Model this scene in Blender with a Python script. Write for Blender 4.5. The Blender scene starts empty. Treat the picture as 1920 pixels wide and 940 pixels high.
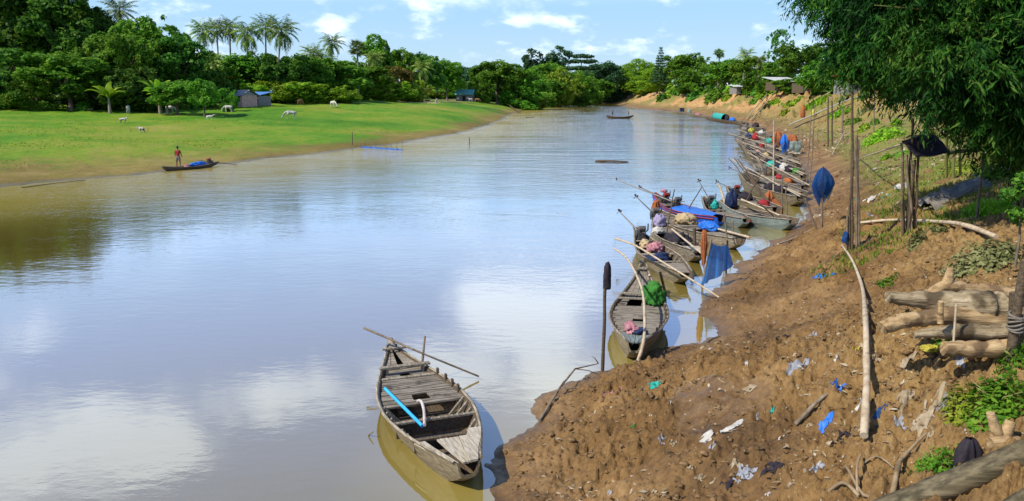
import bpy, bmesh, math, random
import numpy as np
from mathutils import Vector, Matrix, Euler, Quaternion

SC = bpy.context.scene
COL = SC.collection
rad = math.radians

# ------------------------------------------------------------------ camera
CAMH, FPX, HOR = 6.0, 1450.0, 178.0
PITCH = math.atan((470 - HOR) / FPX)
cam_d = bpy.data.cameras.new('camera')
cam = bpy.data.objects.new('camera', cam_d)
COL.objects.link(cam)
cam.location = (0, 0, CAMH)
cam.rotation_euler = (math.pi / 2 - PITCH, 0, 0)
cam_d.sensor_width = 36
cam_d.lens = 36 * FPX / 1920
cam_d.clip_start = 0.1
cam_d.clip_end = 6000
SC.camera = cam

# ------------------------------------------------------------------ light
SUN = Vector((-0.70, -0.40, 0.82)).normalized()
SUN_EL = math.asin(SUN.z)
SUN_AZ = math.atan2(SUN.x, SUN.y)
sl = bpy.data.lights.new('sun', 'SUN')
so = bpy.data.objects.new('sun', sl)
COL.objects.link(so)
so.rotation_euler = SUN.to_track_quat('Z', 'Y').to_euler()
so.location = (-40, -10, 60)
sl.energy = 4.6
sl.angle = rad(0.55)
sl.color = (1.0, 0.93, 0.80)
SC.view_settings.view_transform = 'Standard'
SC.view_settings.look = 'None'
SC.view_settings.exposure = 0.34
SC.view_settings.gamma = 1.0
try:
    SC.view_settings.use_curve_mapping = False
except Exception:
    pass
SC.render.engine = 'CYCLES'
SC.cycles.max_bounces = 6
SC.cycles.transparent_max_bounces = 8
SC.cycles.caustics_reflective = False
SC.cycles.caustics_refractive = False
SC.cycles.use_denoising = True


def raydir(u, v):
    cx, cy = (u - 960) / FPX, (470 - v) / FPX
    c, s = math.cos(PITCH), math.sin(PITCH)
    return Vector((cx, c + cy * s, -s + cy * c))


def PX(u, v, z=0.0):
    """point of the level plane z seen at photo pixel u, v"""
    d = raydir(u, v)
    t = (CAMH - z) / -d.z
    return Vector((d.x * t, d.y * t, z))


def PD(u, v, y):
    d = raydir(u, v)
    t = y / d.y
    return Vector((d.x * t, y, CAMH + d.z * t))


# ------------------------------------------------------------------ world
W = bpy.data.worlds.new('World')
SC.world = W
W.use_nodes = True
nt = W.node_tree
nt.nodes.clear()


def N(tree, typ, **kw):
    n = tree.nodes.new(typ)
    for k, v in kw.items():
        if k.startswith('i_'):
            key = k[2:]
            key = int(key) if key.isdigit() else key
            n.inputs[key].default_value = v
        else:
            setattr(n, k, v)
    return n


def LK(tree, a, b):
    tree.links.new(a, b)


def mth(tree, op, a, b=None, clamp=False):
    n = tree.nodes.new('ShaderNodeMath')
    n.operation = op
    n.use_clamp = clamp
    for i, x in enumerate((a, b)):
        if x is None:
            continue
        if hasattr(x, 'links'):
            tree.links.new(x, n.inputs[i])
        else:
            n.inputs[i].default_value = x
    return n.outputs[0]


def mapr(tree, x, a, b, c=0.0, d=1.0, smooth=True):
    n = tree.nodes.new('ShaderNodeMapRange')
    n.interpolation_type = 'SMOOTHSTEP' if smooth else 'LINEAR'
    n.inputs['From Min'].default_value = a
    n.inputs['From Max'].default_value = b
    n.inputs['To Min'].default_value = c
    n.inputs['To Max'].default_value = d
    tree.links.new(x, n.inputs['Value'])
    return n.outputs['Result']


def mixc(tree, f, a, b):
    n = tree.nodes.new('ShaderNodeMix')
    n.data_type = 'RGBA'
    for i, x in ((0, f), (6, a), (7, b)):
        if hasattr(x, 'links'):
            tree.links.new(x, n.inputs[i])
        elif i == 0:
            n.inputs[0].default_value = x
        else:
            n.inputs[i].default_value = (*x[:3], 1)
    return n.outputs[2]


sky = N(nt, 'ShaderNodeTexSky', sky_type='NISHITA', sun_disc=False)
sky.sun_elevation = SUN_EL
sky.sun_rotation = SUN_AZ
sky.altitude = 0
sky.air_density = 1.0
sky.dust_density = 0.6
sky.ozone_density = 2.2
tc = N(nt, 'ShaderNodeTexCoord')
DIR = tc.outputs['Generated']
sep = N(nt, 'ShaderNodeSeparateXYZ')
LK(nt, DIR, sep.inputs[0])
# small puffs low over the horizon
mp = N(nt, 'ShaderNodeMapping')
mp.inputs['Scale'].default_value = (13, 13, 30)
mp.inputs['Location'].default_value = (2.3, 0.6, 3.1)
LK(nt, DIR, mp.inputs[0])
n1 = N(nt, 'ShaderNodeTexNoise', i_Scale=1.0, i_Detail=6.0, i_Roughness=0.58)
LK(nt, mp.outputs[0], n1.inputs['Vector'])
puff = mapr(nt, n1.outputs[0], 0.53, 0.74)
low = mapr(nt, sep.outputs['Z'], 0.30, 0.02)
puff = mth(nt, 'MULTIPLY', puff, low)
puff = mth(nt, 'MULTIPLY', puff, 0.75)
# the larger clouds higher up (over the camera and mirrored in the river)
mp2 = N(nt, 'ShaderNodeMapping')
mp2.inputs['Scale'].default_value = (5, 5, 8)
LK(nt, DIR, mp2.inputs[0])
n2 = N(nt, 'ShaderNodeTexNoise', i_Scale=1.3, i_Detail=7.0, i_Roughness=0.6)
LK(nt, mp2.outputs[0], n2.inputs['Vector'])
blobs = None
for (u, v, ru, rv, w) in [(90, 850, 330, 150, 1.0), (-250, 760, 300, 120, 1.0), (560, 745, 260, 75, 1.0),
                          (800, 690, 230, 85, .95), (990, 590, 230, 120, 1.0), (1060, 720, 170, 120, .9), (20, 640, 170, 60, .7),
                          (860, 380, 140, 70, .6), (1240, 760, 200, 90, .6), (600, 1100, 400, 120, .9), (1500, 900, 300, 160, .8)]:
    d = raydir(u, v).normalized()
    c = Vector((d.x, d.y, -d.z))
    s1 = N(nt, 'ShaderNodeVectorMath', operation='SUBTRACT')
    LK(nt, DIR, s1.inputs[0])
    s1.inputs[1].default_value = c
    s2 = N(nt, 'ShaderNodeVectorMath', operation='MULTIPLY')
    LK(nt, s1.outputs[0], s2.inputs[0])
    s2.inputs[1].default_value = (FPX / ru, FPX / rv * 0.5, FPX / rv)
    s3 = N(nt, 'ShaderNodeVectorMath', operation='LENGTH')
    LK(nt, s2.outputs[0], s3.inputs[0])
    m = mapr(nt, s3.outputs['Value'], 1.25, 0.0, 0.0, w)
    blobs = m if blobs is None else mth(nt, 'MAXIMUM', blobs, m)
big = mth(nt, 'ADD', blobs, mth(nt, 'MULTIPLY', mth(nt, 'SUBTRACT', n2.outputs[0], 0.5), 2.1))
big = mapr(nt, big, 0.30, 0.86, 0.0, 0.95)
cl = mth(nt, 'MAXIMUM', puff, big)
# clear blue, a little paler towards the horizon
hs = N(nt, 'ShaderNodeHueSaturation')
hs.inputs['Saturation'].default_value = 1.25
hs.inputs['Value'].default_value = 1.0
LK(nt, sky.outputs[0], hs.inputs['Color'])
tint = mixc(nt, 1.0, hs.outputs[0], (1, 1, 1))
tn = tint.node
tn.blend_type = 'MULTIPLY'
tn.inputs[7].default_value = (0.82, 0.97, 1.12, 1)
air = mapr(nt, sep.outputs['Z'], 0.75, 0.30, 0.0, 0.92)
tint = mixc(nt, air, tint, mixc(nt, mapr(nt, sep.outputs['Z'], 0.0, 0.13), (4.5, 6.1, 7.2), mixc(nt, mapr(nt, sep.outputs['Z'], 0.12, 0.30), (3.3, 5.5, 8.0), (4.2, 5.9, 10.4))))
# thin high veil, densest some ten degrees up
n4 = N(nt, 'ShaderNodeTexNoise', i_Scale=1.0, i_Detail=5.0, i_Roughness=0.6)
mp4 = N(nt, 'ShaderNodeMapping')
mp4.inputs['Scale'].default_value = (4, 4, 14)
LK(nt, DIR, mp4.inputs[0])
LK(nt, mp4.outputs[0], n4.inputs['Vector'])
veil = mth(nt, 'MULTIPLY', mapr(nt, sep.outputs['Z'], 0.10, 0.16), mapr(nt, sep.outputs['Z'], 0.30, 0.16))
veil = mth(nt, 'MULTIPLY', veil, mapr(nt, n4.outputs[0], 0.30, 0.62, 0.25, 0.85))
tint = mixc(nt, veil, tint, (6.3, 8.0, 11.2))
col = mixc(nt, cl, tint, (11.4, 12.2, 14.2))
bg = N(nt, 'ShaderNodeBackground', i_Strength=0.105)
LK(nt, col, bg.inputs['Color'])
wo = N(nt, 'ShaderNodeOutputWorld')
LK(nt, bg.outputs[0], wo.inputs[0])

# ------------------------------------------------------------------ numpy noise
_rng = np.random.RandomState(7)
_PERM = _rng.rand(256, 256)


def vnoise(x, y):
    xi, yi = np.floor(x).astype(int), np.floor(y).astype(int)
    fx, fy = x - xi, y - yi
    fx, fy = fx * fx * (3 - 2 * fx), fy * fy * (3 - 2 * fy)
    a = _PERM[xi % 256, yi % 256]
    b = _PERM[(xi + 1) % 256, yi % 256]
    c = _PERM[xi % 256, (yi + 1) % 256]
    d = _PERM[(xi + 1) % 256, (yi + 1) % 256]
    return (a * (1 - fx) + b * fx) * (1 - fy) + (c * (1 - fx) + d * fx) * fy


def fbm(x, y, o=4, g=0.5):
    s, a, t = 0, 1.0, 0
    for i in range(o):
        s = s + a * vnoise(x * 2 ** i + 17.3 * i, y * 2 ** i + 9.1 * i)
        t += a
        a *= g
    return s / t


# ------------------------------------------------------------------ the two shores (measured at water level)
RS = [(975, 975), (940, 930), (912, 888), (905, 868), (915, 838), (985, 800), (1010, 750), (1060, 716), (1125, 694), (1195, 684), (1250, 655), (1312, 636), (1328, 610),
      (1322, 570), (1352, 545), (1398, 500), (1425, 470), (1475, 442), (1508, 415), (1512, 385), (1508, 365), (1506, 335), (1498, 305),
      (1478, 282), (1440, 257), (1402, 234), (1340, 222), (1290, 214), (1240, 208), (1190, 203), (1155, 196)]
LS = [(-160, 368), (0, 352), (100, 341), (200, 333), (300, 323), (400, 311), (500, 299), (600, 288), (700, 277), (770, 267), (850, 252),
      (920, 236), (950, 222), (958, 216), (982, 208), (1004, 201), (1060, 194)]


def shore(px, pre, post):
    p = [tuple(PX(u, v)[:2]) for u, v in px]
    return np.array(pre + p + post)


RSH = shore(RS, [(-4.5, -40), (-1.2, 0), (.1, 8.0)], [(66, 560), (60, 680), (-20, 900), (-200, 1100)])
LSH = shore(LS, [(-600, -60), (-200, 10), (-90, 36)], [(30, 640), (-60, 800), (-260, 900)])


def sdist(P, S, sign):
    """signed distance from points P (n,2) to polyline S; positive on the land side"""
    best = np.full(len(P), 1e18)
    side = np.zeros(len(P))
    for i in range(len(S) - 1):
        a, b = S[i], S[i + 1]
        ab = b - a
        t = np.clip(((P - a) @ ab) / (ab @ ab), 0, 1)
        q = P - (a + t[:, None] * ab)
        d = (q * q).sum(1)
        cr = ab[0] * q[:, 1] - ab[1] * q[:, 0]
        m = d < best - 1e-12
        best = np.where(m, d, best)
        side = np.where(m, cr, side)
    return np.sqrt(best) * np.where(side * sign >= 0, 1, -1)


def sst(a, b, x):
    t = np.clip((x - a) / (b - a), 0, 1)
    return t * t * (3 - 2 * t)


def heights(P):
    """ground height (without clods), right distance, left distance"""
    dr = sdist(P, RSH, -1)
    dl = sdist(P, LSH, 1)
    y = P[:, 1]
    dr = dr + ((fbm(P[:, 0] * 1.1 + 5, P[:, 1] * 1.1, 4, .6) - .5) * .9 + (fbm(P[:, 0] * .3, P[:, 1] * .3 + 8, 2) - .5) * .8) * (1 - sst(30, 60, y)) * sst(6, 9, y)
    dl = dl + (fbm(P[:, 0] * .22 + 5, P[:, 1] * .22, 4, .6) - .5) * 3.0
    wob = (fbm(P[:, 0] * .13, P[:, 1] * .13, 3) - .5)
    fr = sst(45, 130, y)
    d = np.maximum(dr, 0)
    near = np.interp(d, [0, .3, 1.0, 6, 14, 22, 40, 4000], [0, .06, .27, 2.3, 4.5, 6.8, 8, 9])
    far = np.interp(d, [0, 1, 6, 12, 17, 22, 60, 4000], [0, .3, 1.6, 3.6, 6.6, 7.4, 7.8, 9])
    hr = near * (1 - fr) + far * fr + wob * np.minimum(d, 8) * .16
    d = np.maximum(dl, 0)
    l1 = np.interp(d, [0, 3, 15, 45, 90, 150, 250, 6000], [0, .3, 1.0, 2.0, 3.1, 4.2, 4.9, 6])
    l2 = np.interp(d, [0, 3, 9, 18, 40, 100, 250, 6000], [0, .5, 1.9, 3.2, 4.4, 4.8, 5.1, 6])
    fl = sst(100, 210, y)
    hl = l1 * (1 - fl) + l2 * fl + wob * np.minimum(d, 20) * .035
    bed = -1.6 * sst(0, 5, np.minimum(-dr, -dl)) - .25 * np.minimum(np.maximum(np.minimum(-dr, -dl), 0), 1)
    h = np.where(dr > 0, hr, np.where(dl > 0, hl, bed))
    return h, dr, dl


def H(x, y):
    return float(heights(np.array([[x, y]], float))[0][0])


_cache = {}


def PG(u, v, up=0.0):
    """where the sight line through pixel u, v meets the land (or the water)"""
    k = (u, v)
    if k not in _cache:
        d = raydir(u, v)
        t = np.concatenate([np.arange(5, 60, .05), np.geomspace(60, 700, 900)])
        P = np.stack([d.x * t, d.y * t], 1)
        z = CAMH + d.z * t
        h = np.maximum(heights(P)[0], 0)
        hit = np.nonzero(z <= h)[0]
        i = hit[0] if len(hit) else len(t) - 1
        _cache[k] = Vector((P[i, 0], P[i, 1], h[i]))
    p = _cache[k].copy()
    p.z += up
    return p


# ------------------------------------------------------------------ objects
def tag(o, label=None, cat=None, group=None, kind=None):
    if label:
        o['label'] = label
    if cat:
        o['category'] = cat
    if group:
        o['group'] = group
    if kind:
        o['kind'] = kind
    return o


def empty(name, loc=(0, 0, 0), rz=0.0, label=None, cat=None, group=None):
    o = bpy.data.objects.new(name, None)
    o.empty_display_size = .2
    COL.objects.link(o)
    o.location = loc
    o.rotation_euler = (0, 0, rz)
    return tag(o, label, cat, group)


def copy_tree(o, parent=None):
    c = o.copy()
    COL.objects.link(c)
    if parent is not None:
        c.parent = parent
    for ch in list(o.children):
        copy_tree(ch, c)
    return c


class MB:
    def __init__(s):
        s.v, s.f, s.m, s.mi = [], [], [], 0

    def add(s, vs, fs):
        b = len(s.v)
        s.v += [tuple(x) for x in vs]
        s.f += [tuple(i + b for i in f) for f in fs]
        s.m += [s.mi] * len(fs)

    def box(s, c, size, rot=None, taper=1.0):
        x, y, z = [k / 2 for k in size]
        vs = []
        for sx, sy, sz in ((-1, -1, -1), (1, -1, -1), (1, 1, -1), (-1, 1, -1), (-1, -1, 1), (1, -1, 1), (1, 1, 1), (-1, 1, 1)):
            t = taper if sz > 0 else 1
            p = Vector((sx * x * t, sy * y * t, sz * z))
            if rot is not None:
                p = rot @ p
            vs.append(p + Vector(c))
        s.add(vs, [(3, 2, 1, 0), (4, 5, 6, 7), (0, 1, 5, 4), (1, 2, 6, 5), (2, 3, 7, 6), (3, 0, 4, 7)])

    def bar(s, a, b, w, h, up=(0, 0, 1)):
        a, b = Vector(a), Vector(b)
        x = (b - a)
        L = x.length
        x.normalize()
        up = Vector(up)
        if abs(x.dot(up)) > .98:
            up = Vector((0, 1, 0))
        y = up.cross(x).normalized()
        z = x.cross(y)
        R = Matrix((x, y, z)).transposed()
        s.box((a + b) / 2, (L, w, h), R)

    def tube(s, pts, r, n=8, cap=True, jitter=0.0, squash=1.0, rng=None):
        pts = [Vector(p) for p in pts]
        m = len(pts)
        if not hasattr(r, '__len__'):
            r = [r] * m
        vs, fs = [], []
        prev = None
        for i, p in enumerate(pts):
            t = (pts[min(i + 1, m - 1)] - pts[max(i - 1, 0)])
            if t.length < 1e-9:
                t = Vector((0, 0, 1))
            t.normalize()
            if prev is None:
                q = Vector((0, 0, 1)) if abs(t.z) < .9 else Vector((1, 0, 0))
                x = t.cross(q).normalized()
            else:
                x = (prev - t * prev.dot(t)).normalized()
            prev = x
            y = t.cross(x)
            for k in range(n):
                a = 2 * math.pi * k / n
                rr = r[i] * (1 + (rng.uniform(-jitter, jitter) if rng else 0))
                vs.append(p + x * math.cos(a) * rr + y * math.sin(a) * rr * squash)
        for i in range(m - 1):
            for k in range(n):
                k2 = (k + 1) % n
                fs.append((i * n + k, i * n + k2, (i + 1) * n + k2, (i + 1) * n + k))
        if cap:
            fs.append(tuple(reversed(range(n))))
            fs.append(tuple(range((m - 1) * n, m * n)))
        s.add(vs, fs)

    def grid(s, G, closed=False):
        """G: rows of points"""
        n, m = len(G), len(G[0])
        vs = [p for row in G for p in row]
        fs = []
        for i in range(n - 1):
            for j in range(m if closed else m - 1):
                j2 = (j + 1) % m
                fs.append((i * m + j, i * m + j2, (i + 1) * m + j2, (i + 1) * m + j))
        s.add(vs, fs)

    def build(s, name, mats, parent=None, smooth=False, bevel=0.0, loc=None):
        me = bpy.data.meshes.new(name)
        me.from_pydata(s.v, [], s.f)
        if not isinstance(mats, (list, tuple)):
            mats = [mats]
        for m in mats:
            me.materials.append(m)
        if len(mats) > 1:
            me.polygons.foreach_set('material_index', s.m)
        if smooth:
            me.polygons.foreach_set('use_smooth', [len(f) < 6 for f in s.f])
            cap = set()
            for f in s.f:
                if len(f) >= 6:
                    cap |= {tuple(sorted(e)) for e in zip(f, f[1:] + f[:1])}
            if cap:
                me.update(calc_edges=True)
                at_ = me.attributes.new('sharp_edge', 'BOOLEAN', 'EDGE')
                at_.data.foreach_set('value', [tuple(sorted(e.vertices)) in cap for e in me.edges])
        me.update()
        o = bpy.data.objects.new(name, me)
        COL.objects.link(o)
        if parent is not None:
            o.parent = parent
        if loc is not None:
            o.location = loc
        if bevel:
            md = o.modifiers.new('bevel', 'BEVEL')
            md.width = bevel
            md.segments = 1
            md.limit_method = 'ANGLE'
        return o


def quick_mesh(name, V, F, mats, smooth=False, attr=None):
    """V (n,3), F (m,4) numpy arrays"""
    me = bpy.data.meshes.new(name)
    k = F.shape[1]
    me.vertices.add(len(V))
    me.vertices.foreach_set('co', np.ascontiguousarray(V, dtype=np.float32).ravel())
    me.loops.add(F.size)
    me.loops.foreach_set('vertex_index', np.ascontiguousarray(F, dtype=np.int32).ravel())
    me.polygons.add(len(F))
    me.polygons.foreach_set('loop_start', np.arange(0, F.size, k, dtype=np.int32))
    if smooth:
        me.polygons.foreach_set('use_smooth', np.ones(len(F), bool))
    for m in (mats if isinstance(mats, (list, tuple)) else [mats]):
        me.materials.append(m)
    if attr:
        for nm, (dom, arr) in attr.items():
            if arr.ndim == 1:
                a = me.attributes.new(nm, 'FLOAT', dom)
                a.data.foreach_set('value', arr.astype(np.float32))
            else:
                a = me.attributes.new(nm, 'FLOAT_COLOR', dom)
                a.data.foreach_set('color', arr.astype(np.float32).ravel())
    me.update(calc_edges=True)
    return me


def link(name, me, parent=None, loc=(0, 0, 0)):
    o = bpy.data.objects.new(name, me)
    COL.objects.link(o)
    o.location = loc
    if parent is not None:
        o.parent = parent
    return o


# ------------------------------------------------------------------ materials
def new_mat(name):
    m = bpy.data.materials.new(name)
    m.use_nodes = True
    t = m.node_tree
    t.nodes.clear()
    out = t.nodes.new('ShaderNodeOutputMaterial')
    return m, t, out


def ramp(t, fac, stops):
    n = t.nodes.new('ShaderNodeValToRGB')
    e = n.color_ramp.elements
    while len(e) < len(stops):
        e.new(0.5)
    for i, (p, c) in enumerate(stops):
        e[i].position = p
        e[i].color = (*c[:3], 1)
    t.links.new(fac, n.inputs[0])
    return n.outputs[0]


def rough_mat(name, cols, scale=6.0, stretch=(1, 1, 1), rough=.8, bump=.3, bscale=None, detail=5, spec=.3, dist=.02,
              objvar=0.0, coords='Object', spots=None, metallic=0.0, transl=0.0, alpha=1.0):
    """two to four base colours mixed by stretched noise, plus bump"""
    m, t, out = new_mat(name)
    tcn = t.nodes.new('ShaderNodeTexCoord')
    mpn = t.nodes.new('ShaderNodeMapping')
    mpn.inputs['Scale'].default_value = stretch
    t.links.new(tcn.outputs[coords], mpn.inputs[0])
    no = N(t, 'ShaderNodeTexNoise', i_Scale=scale, i_Detail=detail, i_Roughness=.62)
    t.links.new(mpn.outputs[0], no.inputs['Vector'])
    k = len(cols)
    c = ramp(t, no.outputs[0], [(.28 + .44 * i / max(k - 1, 1), cols[i]) for i in range(k)])
    if spots:
        sc, th, sc_col = spots
        n3 = N(t, 'ShaderNodeTexNoise', i_Scale=sc, i_Detail=3.0)
        t.links.new(tcn.outputs[coords], n3.inputs['Vector'])
        c = mixc(t, mapr(t, n3.outputs[0], th, th + .12), c, sc_col)
    if objvar:
        oi = t.nodes.new('ShaderNodeObjectInfo')
        h = t.nodes.new('ShaderNodeHueSaturation')
        t.links.new(c, h.inputs['Color'])
        t.links.new(mapr(t, oi.outputs['Random'], 0, 1, 1 - objvar, 1 + objvar, False), h.inputs['Value'])
        c = h.outputs[0]
    b = t.nodes.new('ShaderNodeBsdfPrincipled')
    t.links.new(c, b.inputs['Base Color'])
    b.inputs['Roughness'].default_value = rough
    b.inputs['Specular IOR Level'].default_value = spec
    b.inputs['Metallic'].default_value = metallic
    if bump:
        bn = N(t, 'ShaderNodeBump', i_Strength=bump, i_Distance=dist)
        if bscale:
            n4 = N(t, 'ShaderNodeTexNoise', i_Scale=bscale, i_Detail=4.0)
            t.links.new(mpn.outputs[0], n4.inputs['Vector'])
            t.links.new(n4.outputs[0], bn.inputs['Height'])
        else:
            t.links.new(no.outputs[0], bn.inputs['Height'])
        t.links.new(bn.outputs[0], b.inputs['Normal'])
    sh = b.outputs[0]
    if transl:
        tr = t.nodes.new('ShaderNodeBsdfTranslucent')
        t.links.new(c, tr.inputs[0])
        mx = N(t, 'ShaderNodeMixShader', i_0=transl)
        t.links.new(sh, mx.inputs[1])
        t.links.new(tr.outputs[0], mx.inputs[2])
        sh = mx.outputs[0]
    if alpha < 1:
        tp = t.nodes.new('ShaderNodeBsdfTransparent')
        mx = N(t, 'ShaderNodeMixShader', i_0=alpha)
        t.links.new(tp.outputs[0], mx.inputs[1])
        t.links.new(sh, mx.inputs[2])
        sh = mx.outputs[0]
    t.links.new(sh, out.inputs[0])
    return m


def leaf_mat(name, cols, transl=.42, rough=.6, var=.25, spec=.12):
    """leaf colour varies from leaf to leaf, clump to clump and tree to tree"""
    m, t, out = new_mat(name)
    g = t.nodes.new('ShaderNodeNewGeometry')
    tcn = t.nodes.new('ShaderNodeTexCoord')
    oi = t.nodes.new('ShaderNodeObjectInfo')
    n = N(t, 'ShaderNodeTexNoise', i_Scale=.55, i_Detail=2.0)
    t.links.new(g.outputs['Position'], n.inputs['Vector'])
    f = mth(t, 'ADD', mth(t, 'MULTIPLY', g.outputs['Random Per Island'], .45), mth(t, 'SUBTRACT', mth(t, 'MULTIPLY', n.outputs[0], 1.3), .35))
    c = ramp(t, f, [(.2 + .6 * i / (len(cols) - 1), cols[i]) for i in range(len(cols))])
    h = t.nodes.new('ShaderNodeHueSaturation')
    t.links.new(c, h.inputs['Color'])
    t.links.new(mapr(t, oi.outputs['Random'], 0, 1, 1 - var, 1 + var, False), h.inputs['Value'])
    t.links.new(mapr(t, oi.outputs['Random'], 0, 1, .485, .515, False), h.inputs['Hue'])
    b = t.nodes.new('ShaderNodeBsdfPrincipled')
    t.links.new(h.outputs[0], b.inputs['Base Color'])
    b.inputs['Roughness'].default_value = rough
    b.inputs['Specular IOR Level'].default_value = spec
    tr = t.nodes.new('ShaderNodeBsdfTranslucent')
    t.links.new(h.outputs[0], tr.inputs[0])
    mx = N(t, 'ShaderNodeMixShader', i_0=transl)
    t.links.new(b.outputs[0], mx.inputs[1])
    t.links.new(tr.outputs[0], mx.inputs[2])
    t.links.new(mx.outputs[0], out.inputs[0])
    return m

# ================================================================== GROUND
def attr_node(t, nm):
    a = t.nodes.new('ShaderNodeAttribute')
    a.attribute_name = nm
    return a.outputs['Fac']


def mud_material():
    m, t, out = new_mat('river mud')
    tcn = t.nodes.new('ShaderNodeTexCoord')
    P = tcn.outputs['Object']
    n1 = N(t, 'ShaderNodeTexNoise', i_Scale=.55, i_Detail=6.0, i_Roughness=.6)
    n2 = N(t, 'ShaderNodeTexNoise', i_Scale=9.0, i_Detail=6.0, i_Roughness=.7)
    n3 = N(t, 'ShaderNodeTexNoise', i_Scale=34.0, i_Detail=4.0, i_Roughness=.65)
    for n in (n1, n2, n3):
        t.links.new(P, n.inputs['Vector'])
    f = mth(t, 'ADD', mth(t, 'MULTIPLY', n1.outputs[0], .62), mth(t, 'MULTIPLY', n2.outputs[0], .38))
    c = ramp(t, f, [(.34, (.070, .034, .010)), (.46, (.172, .092, .028)), (.56, (.262, .148, .050)), (.67, (.38, .235, .10))])
    # dry, paler earth up the bank; pinkish-tan where the bank is cut
    c = mixc(t, mth(t, 'MULTIPLY', attr_node(t, 'dry'), mapr(t, n2.outputs[0], .35, .6)), c, (.34, .215, .078))
    c = mixc(t, attr_node(t, 'cut'), c, ramp(t, f, [(.36, (.27, .13, .045)), (.5, (.44, .25, .09)), (.65, (.58, .38, .17))]))
    # bits of dry leaf and chaff
    v = N(t, 'ShaderNodeTexVoronoi', i_Scale=16.0)
    t.links.new(P, v.inputs['Vector'])
    vs = t.nodes.new('ShaderNodeSeparateColor')
    t.links.new(v.outputs['Color'], vs.inputs[0])
    chip = mth(t, 'MULTIPLY', mapr(t, v.outputs['Distance'], .22, .14), mapr(t, vs.outputs[0], .84, .86))
    chip = mth(t, 'MULTIPLY', chip, attr_node(t, 'litter'))
    c = mixc(t, chip, c, mixc(t, vs.outputs[1], (.30, .22, .12), (.62, .55, .40)))
    # moss and grass on the slope
    n5 = N(t, 'ShaderNodeTexNoise', i_Scale=1.1, i_Detail=6.0, i_Roughness=.7)
    t.links.new(P, n5.inputs['Vector'])
    gm = mth(t, 'MULTIPLY', attr_node(t, 'grass'), mapr(t, n5.outputs[0], .38, .58))
    c = mixc(t, gm, c, mixc(t, n2.outputs[0], (.085, .13, .012), (.24, .25, .04)))
    wet = attr_node(t, 'wet')
    hs = t.nodes.new('ShaderNodeHueSaturation')
    t.links.new(c, hs.inputs['Color'])
    t.links.new(mapr(t, wet, 0, 1, 1, .55, False), hs.inputs['Value'])
    b = t.nodes.new('ShaderNodeBsdfPrincipled')
    t.links.new(hs.outputs[0], b.inputs['Base Color'])
    t.links.new(mapr(t, wet, 0, 1, .9, .36), b.inputs['Roughness'])
    b.inputs['Specular IOR Level'].default_value = .4
    hgt = mth(t, 'ADD', n2.outputs[0], mth(t, 'MULTIPLY', n3.outputs[0], .45))
    bn = N(t, 'ShaderNodeBump', i_Distance=.11)
    t.links.new(mapr(t, wet, 0, 1, .8, .25), bn.inputs['Strength'])
    t.links.new(hgt, bn.inputs['Height'])
    t.links.new(bn.outputs[0], b.inputs['Normal'])
    t.links.new(b.outputs[0], out.inputs[0])
    return m


def meadow_material():
    m, t, out = new_mat('grazed grass')
    tcn = t.nodes.new('ShaderNodeTexCoord')
    P = tcn.outputs['Object']
    n1 = N(t, 'ShaderNodeTexNoise', i_Scale=.035, i_Detail=7.0, i_Roughness=.68)
    n2 = N(t, 'ShaderNodeTexNoise', i_Scale=.9, i_Detail=6.0, i_Roughness=.7)
    n3 = N(t, 'ShaderNodeTexNoise', i_Scale=4.0, i_Detail=5.0, i_Roughness=.75)
    for n in (n1, n2, n3):
        t.links.new(P, n.inputs['Vector'])
    f = mth(t, 'ADD', mth(t, 'MULTIPLY', n1.outputs[0], .72), mth(t, 'MULTIPLY', n2.outputs[0], .28))
    g = ramp(t, f, [(.38, (.04, .15, .002)), (.47, (.085, .215, .005)), (.53, (.165, .240, .012)), (.64, (.27, .245, .045))])
    g = mixc(t, mth(t, 'MULTIPLY', mapr(t, n3.outputs[0], .45, .7), .5), g, (.06, .10, .01))
    e = ramp(t, f, [(.36, (.10, .075, .015)), (.52, (.19, .140, .035)), (.66, (.30, .235, .08))])
    # trampled and muddy towards the river
    mud = mth(t, 'ADD', attr_node(t, 'mud'), mth(t, 'MULTIPLY', mth(t, 'SUBTRACT', n2.outputs[0], .5), 1.1))
    n6 = N(t, 'ShaderNodeTexNoise', i_Scale=.09, i_Detail=6.0, i_Roughness=.7)
    t.links.new(P, n6.inputs['Vector'])
    mud = mth(t, 'ADD', mud, mapr(t, n6.outputs[0], .56, .72, 0, .45))
    mud = mapr(t, mud, .42, 1.02)
    c = mixc(t, mud, g, e)
    c = mixc(t, mth(t, 'MULTIPLY', attr_node(t, 'dry'), mapr(t, n2.outputs[0], .38, .55)), c, (.52, .36, .16))
    wet = attr_node(t, 'wet')
    hs = t.nodes.new('ShaderNodeHueSaturation')
    t.links.new(c, hs.inputs['Color'])
    t.links.new(mapr(t, wet, 0, 1, 1, .7, False), hs.inputs['Value'])
    b = t.nodes.new('ShaderNodeBsdfPrincipled')
    t.links.new(hs.outputs[0], b.inputs['Base Color'])
    t.links.new(mapr(t, wet, 0, 1, .95, .3), b.inputs['Roughness'])
    b.inputs['Specular IOR Level'].default_value = .2
    bn = N(t, 'ShaderNodeBump', i_Distance=.25, i_Strength=.7)
    t.links.new(mth(t, 'ADD', n2.outputs[0], mth(t, 'MULTIPLY', n3.outputs[0], .5)), bn.inputs['Height'])
    t.links.new(bn.outputs[0], b.inputs['Normal'])
    t.links.new(b.outputs[0], out.inputs[0])
    return m


PUDDLES = [(*PG(1335, 765)[:2], .55, 1.0), (*PG(1320, 722)[:2], .45, .8), (*PG(1405, 742)[:2], .3, .5), (*PG(1345, 600)[:2], .5, 1.0)]


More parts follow.
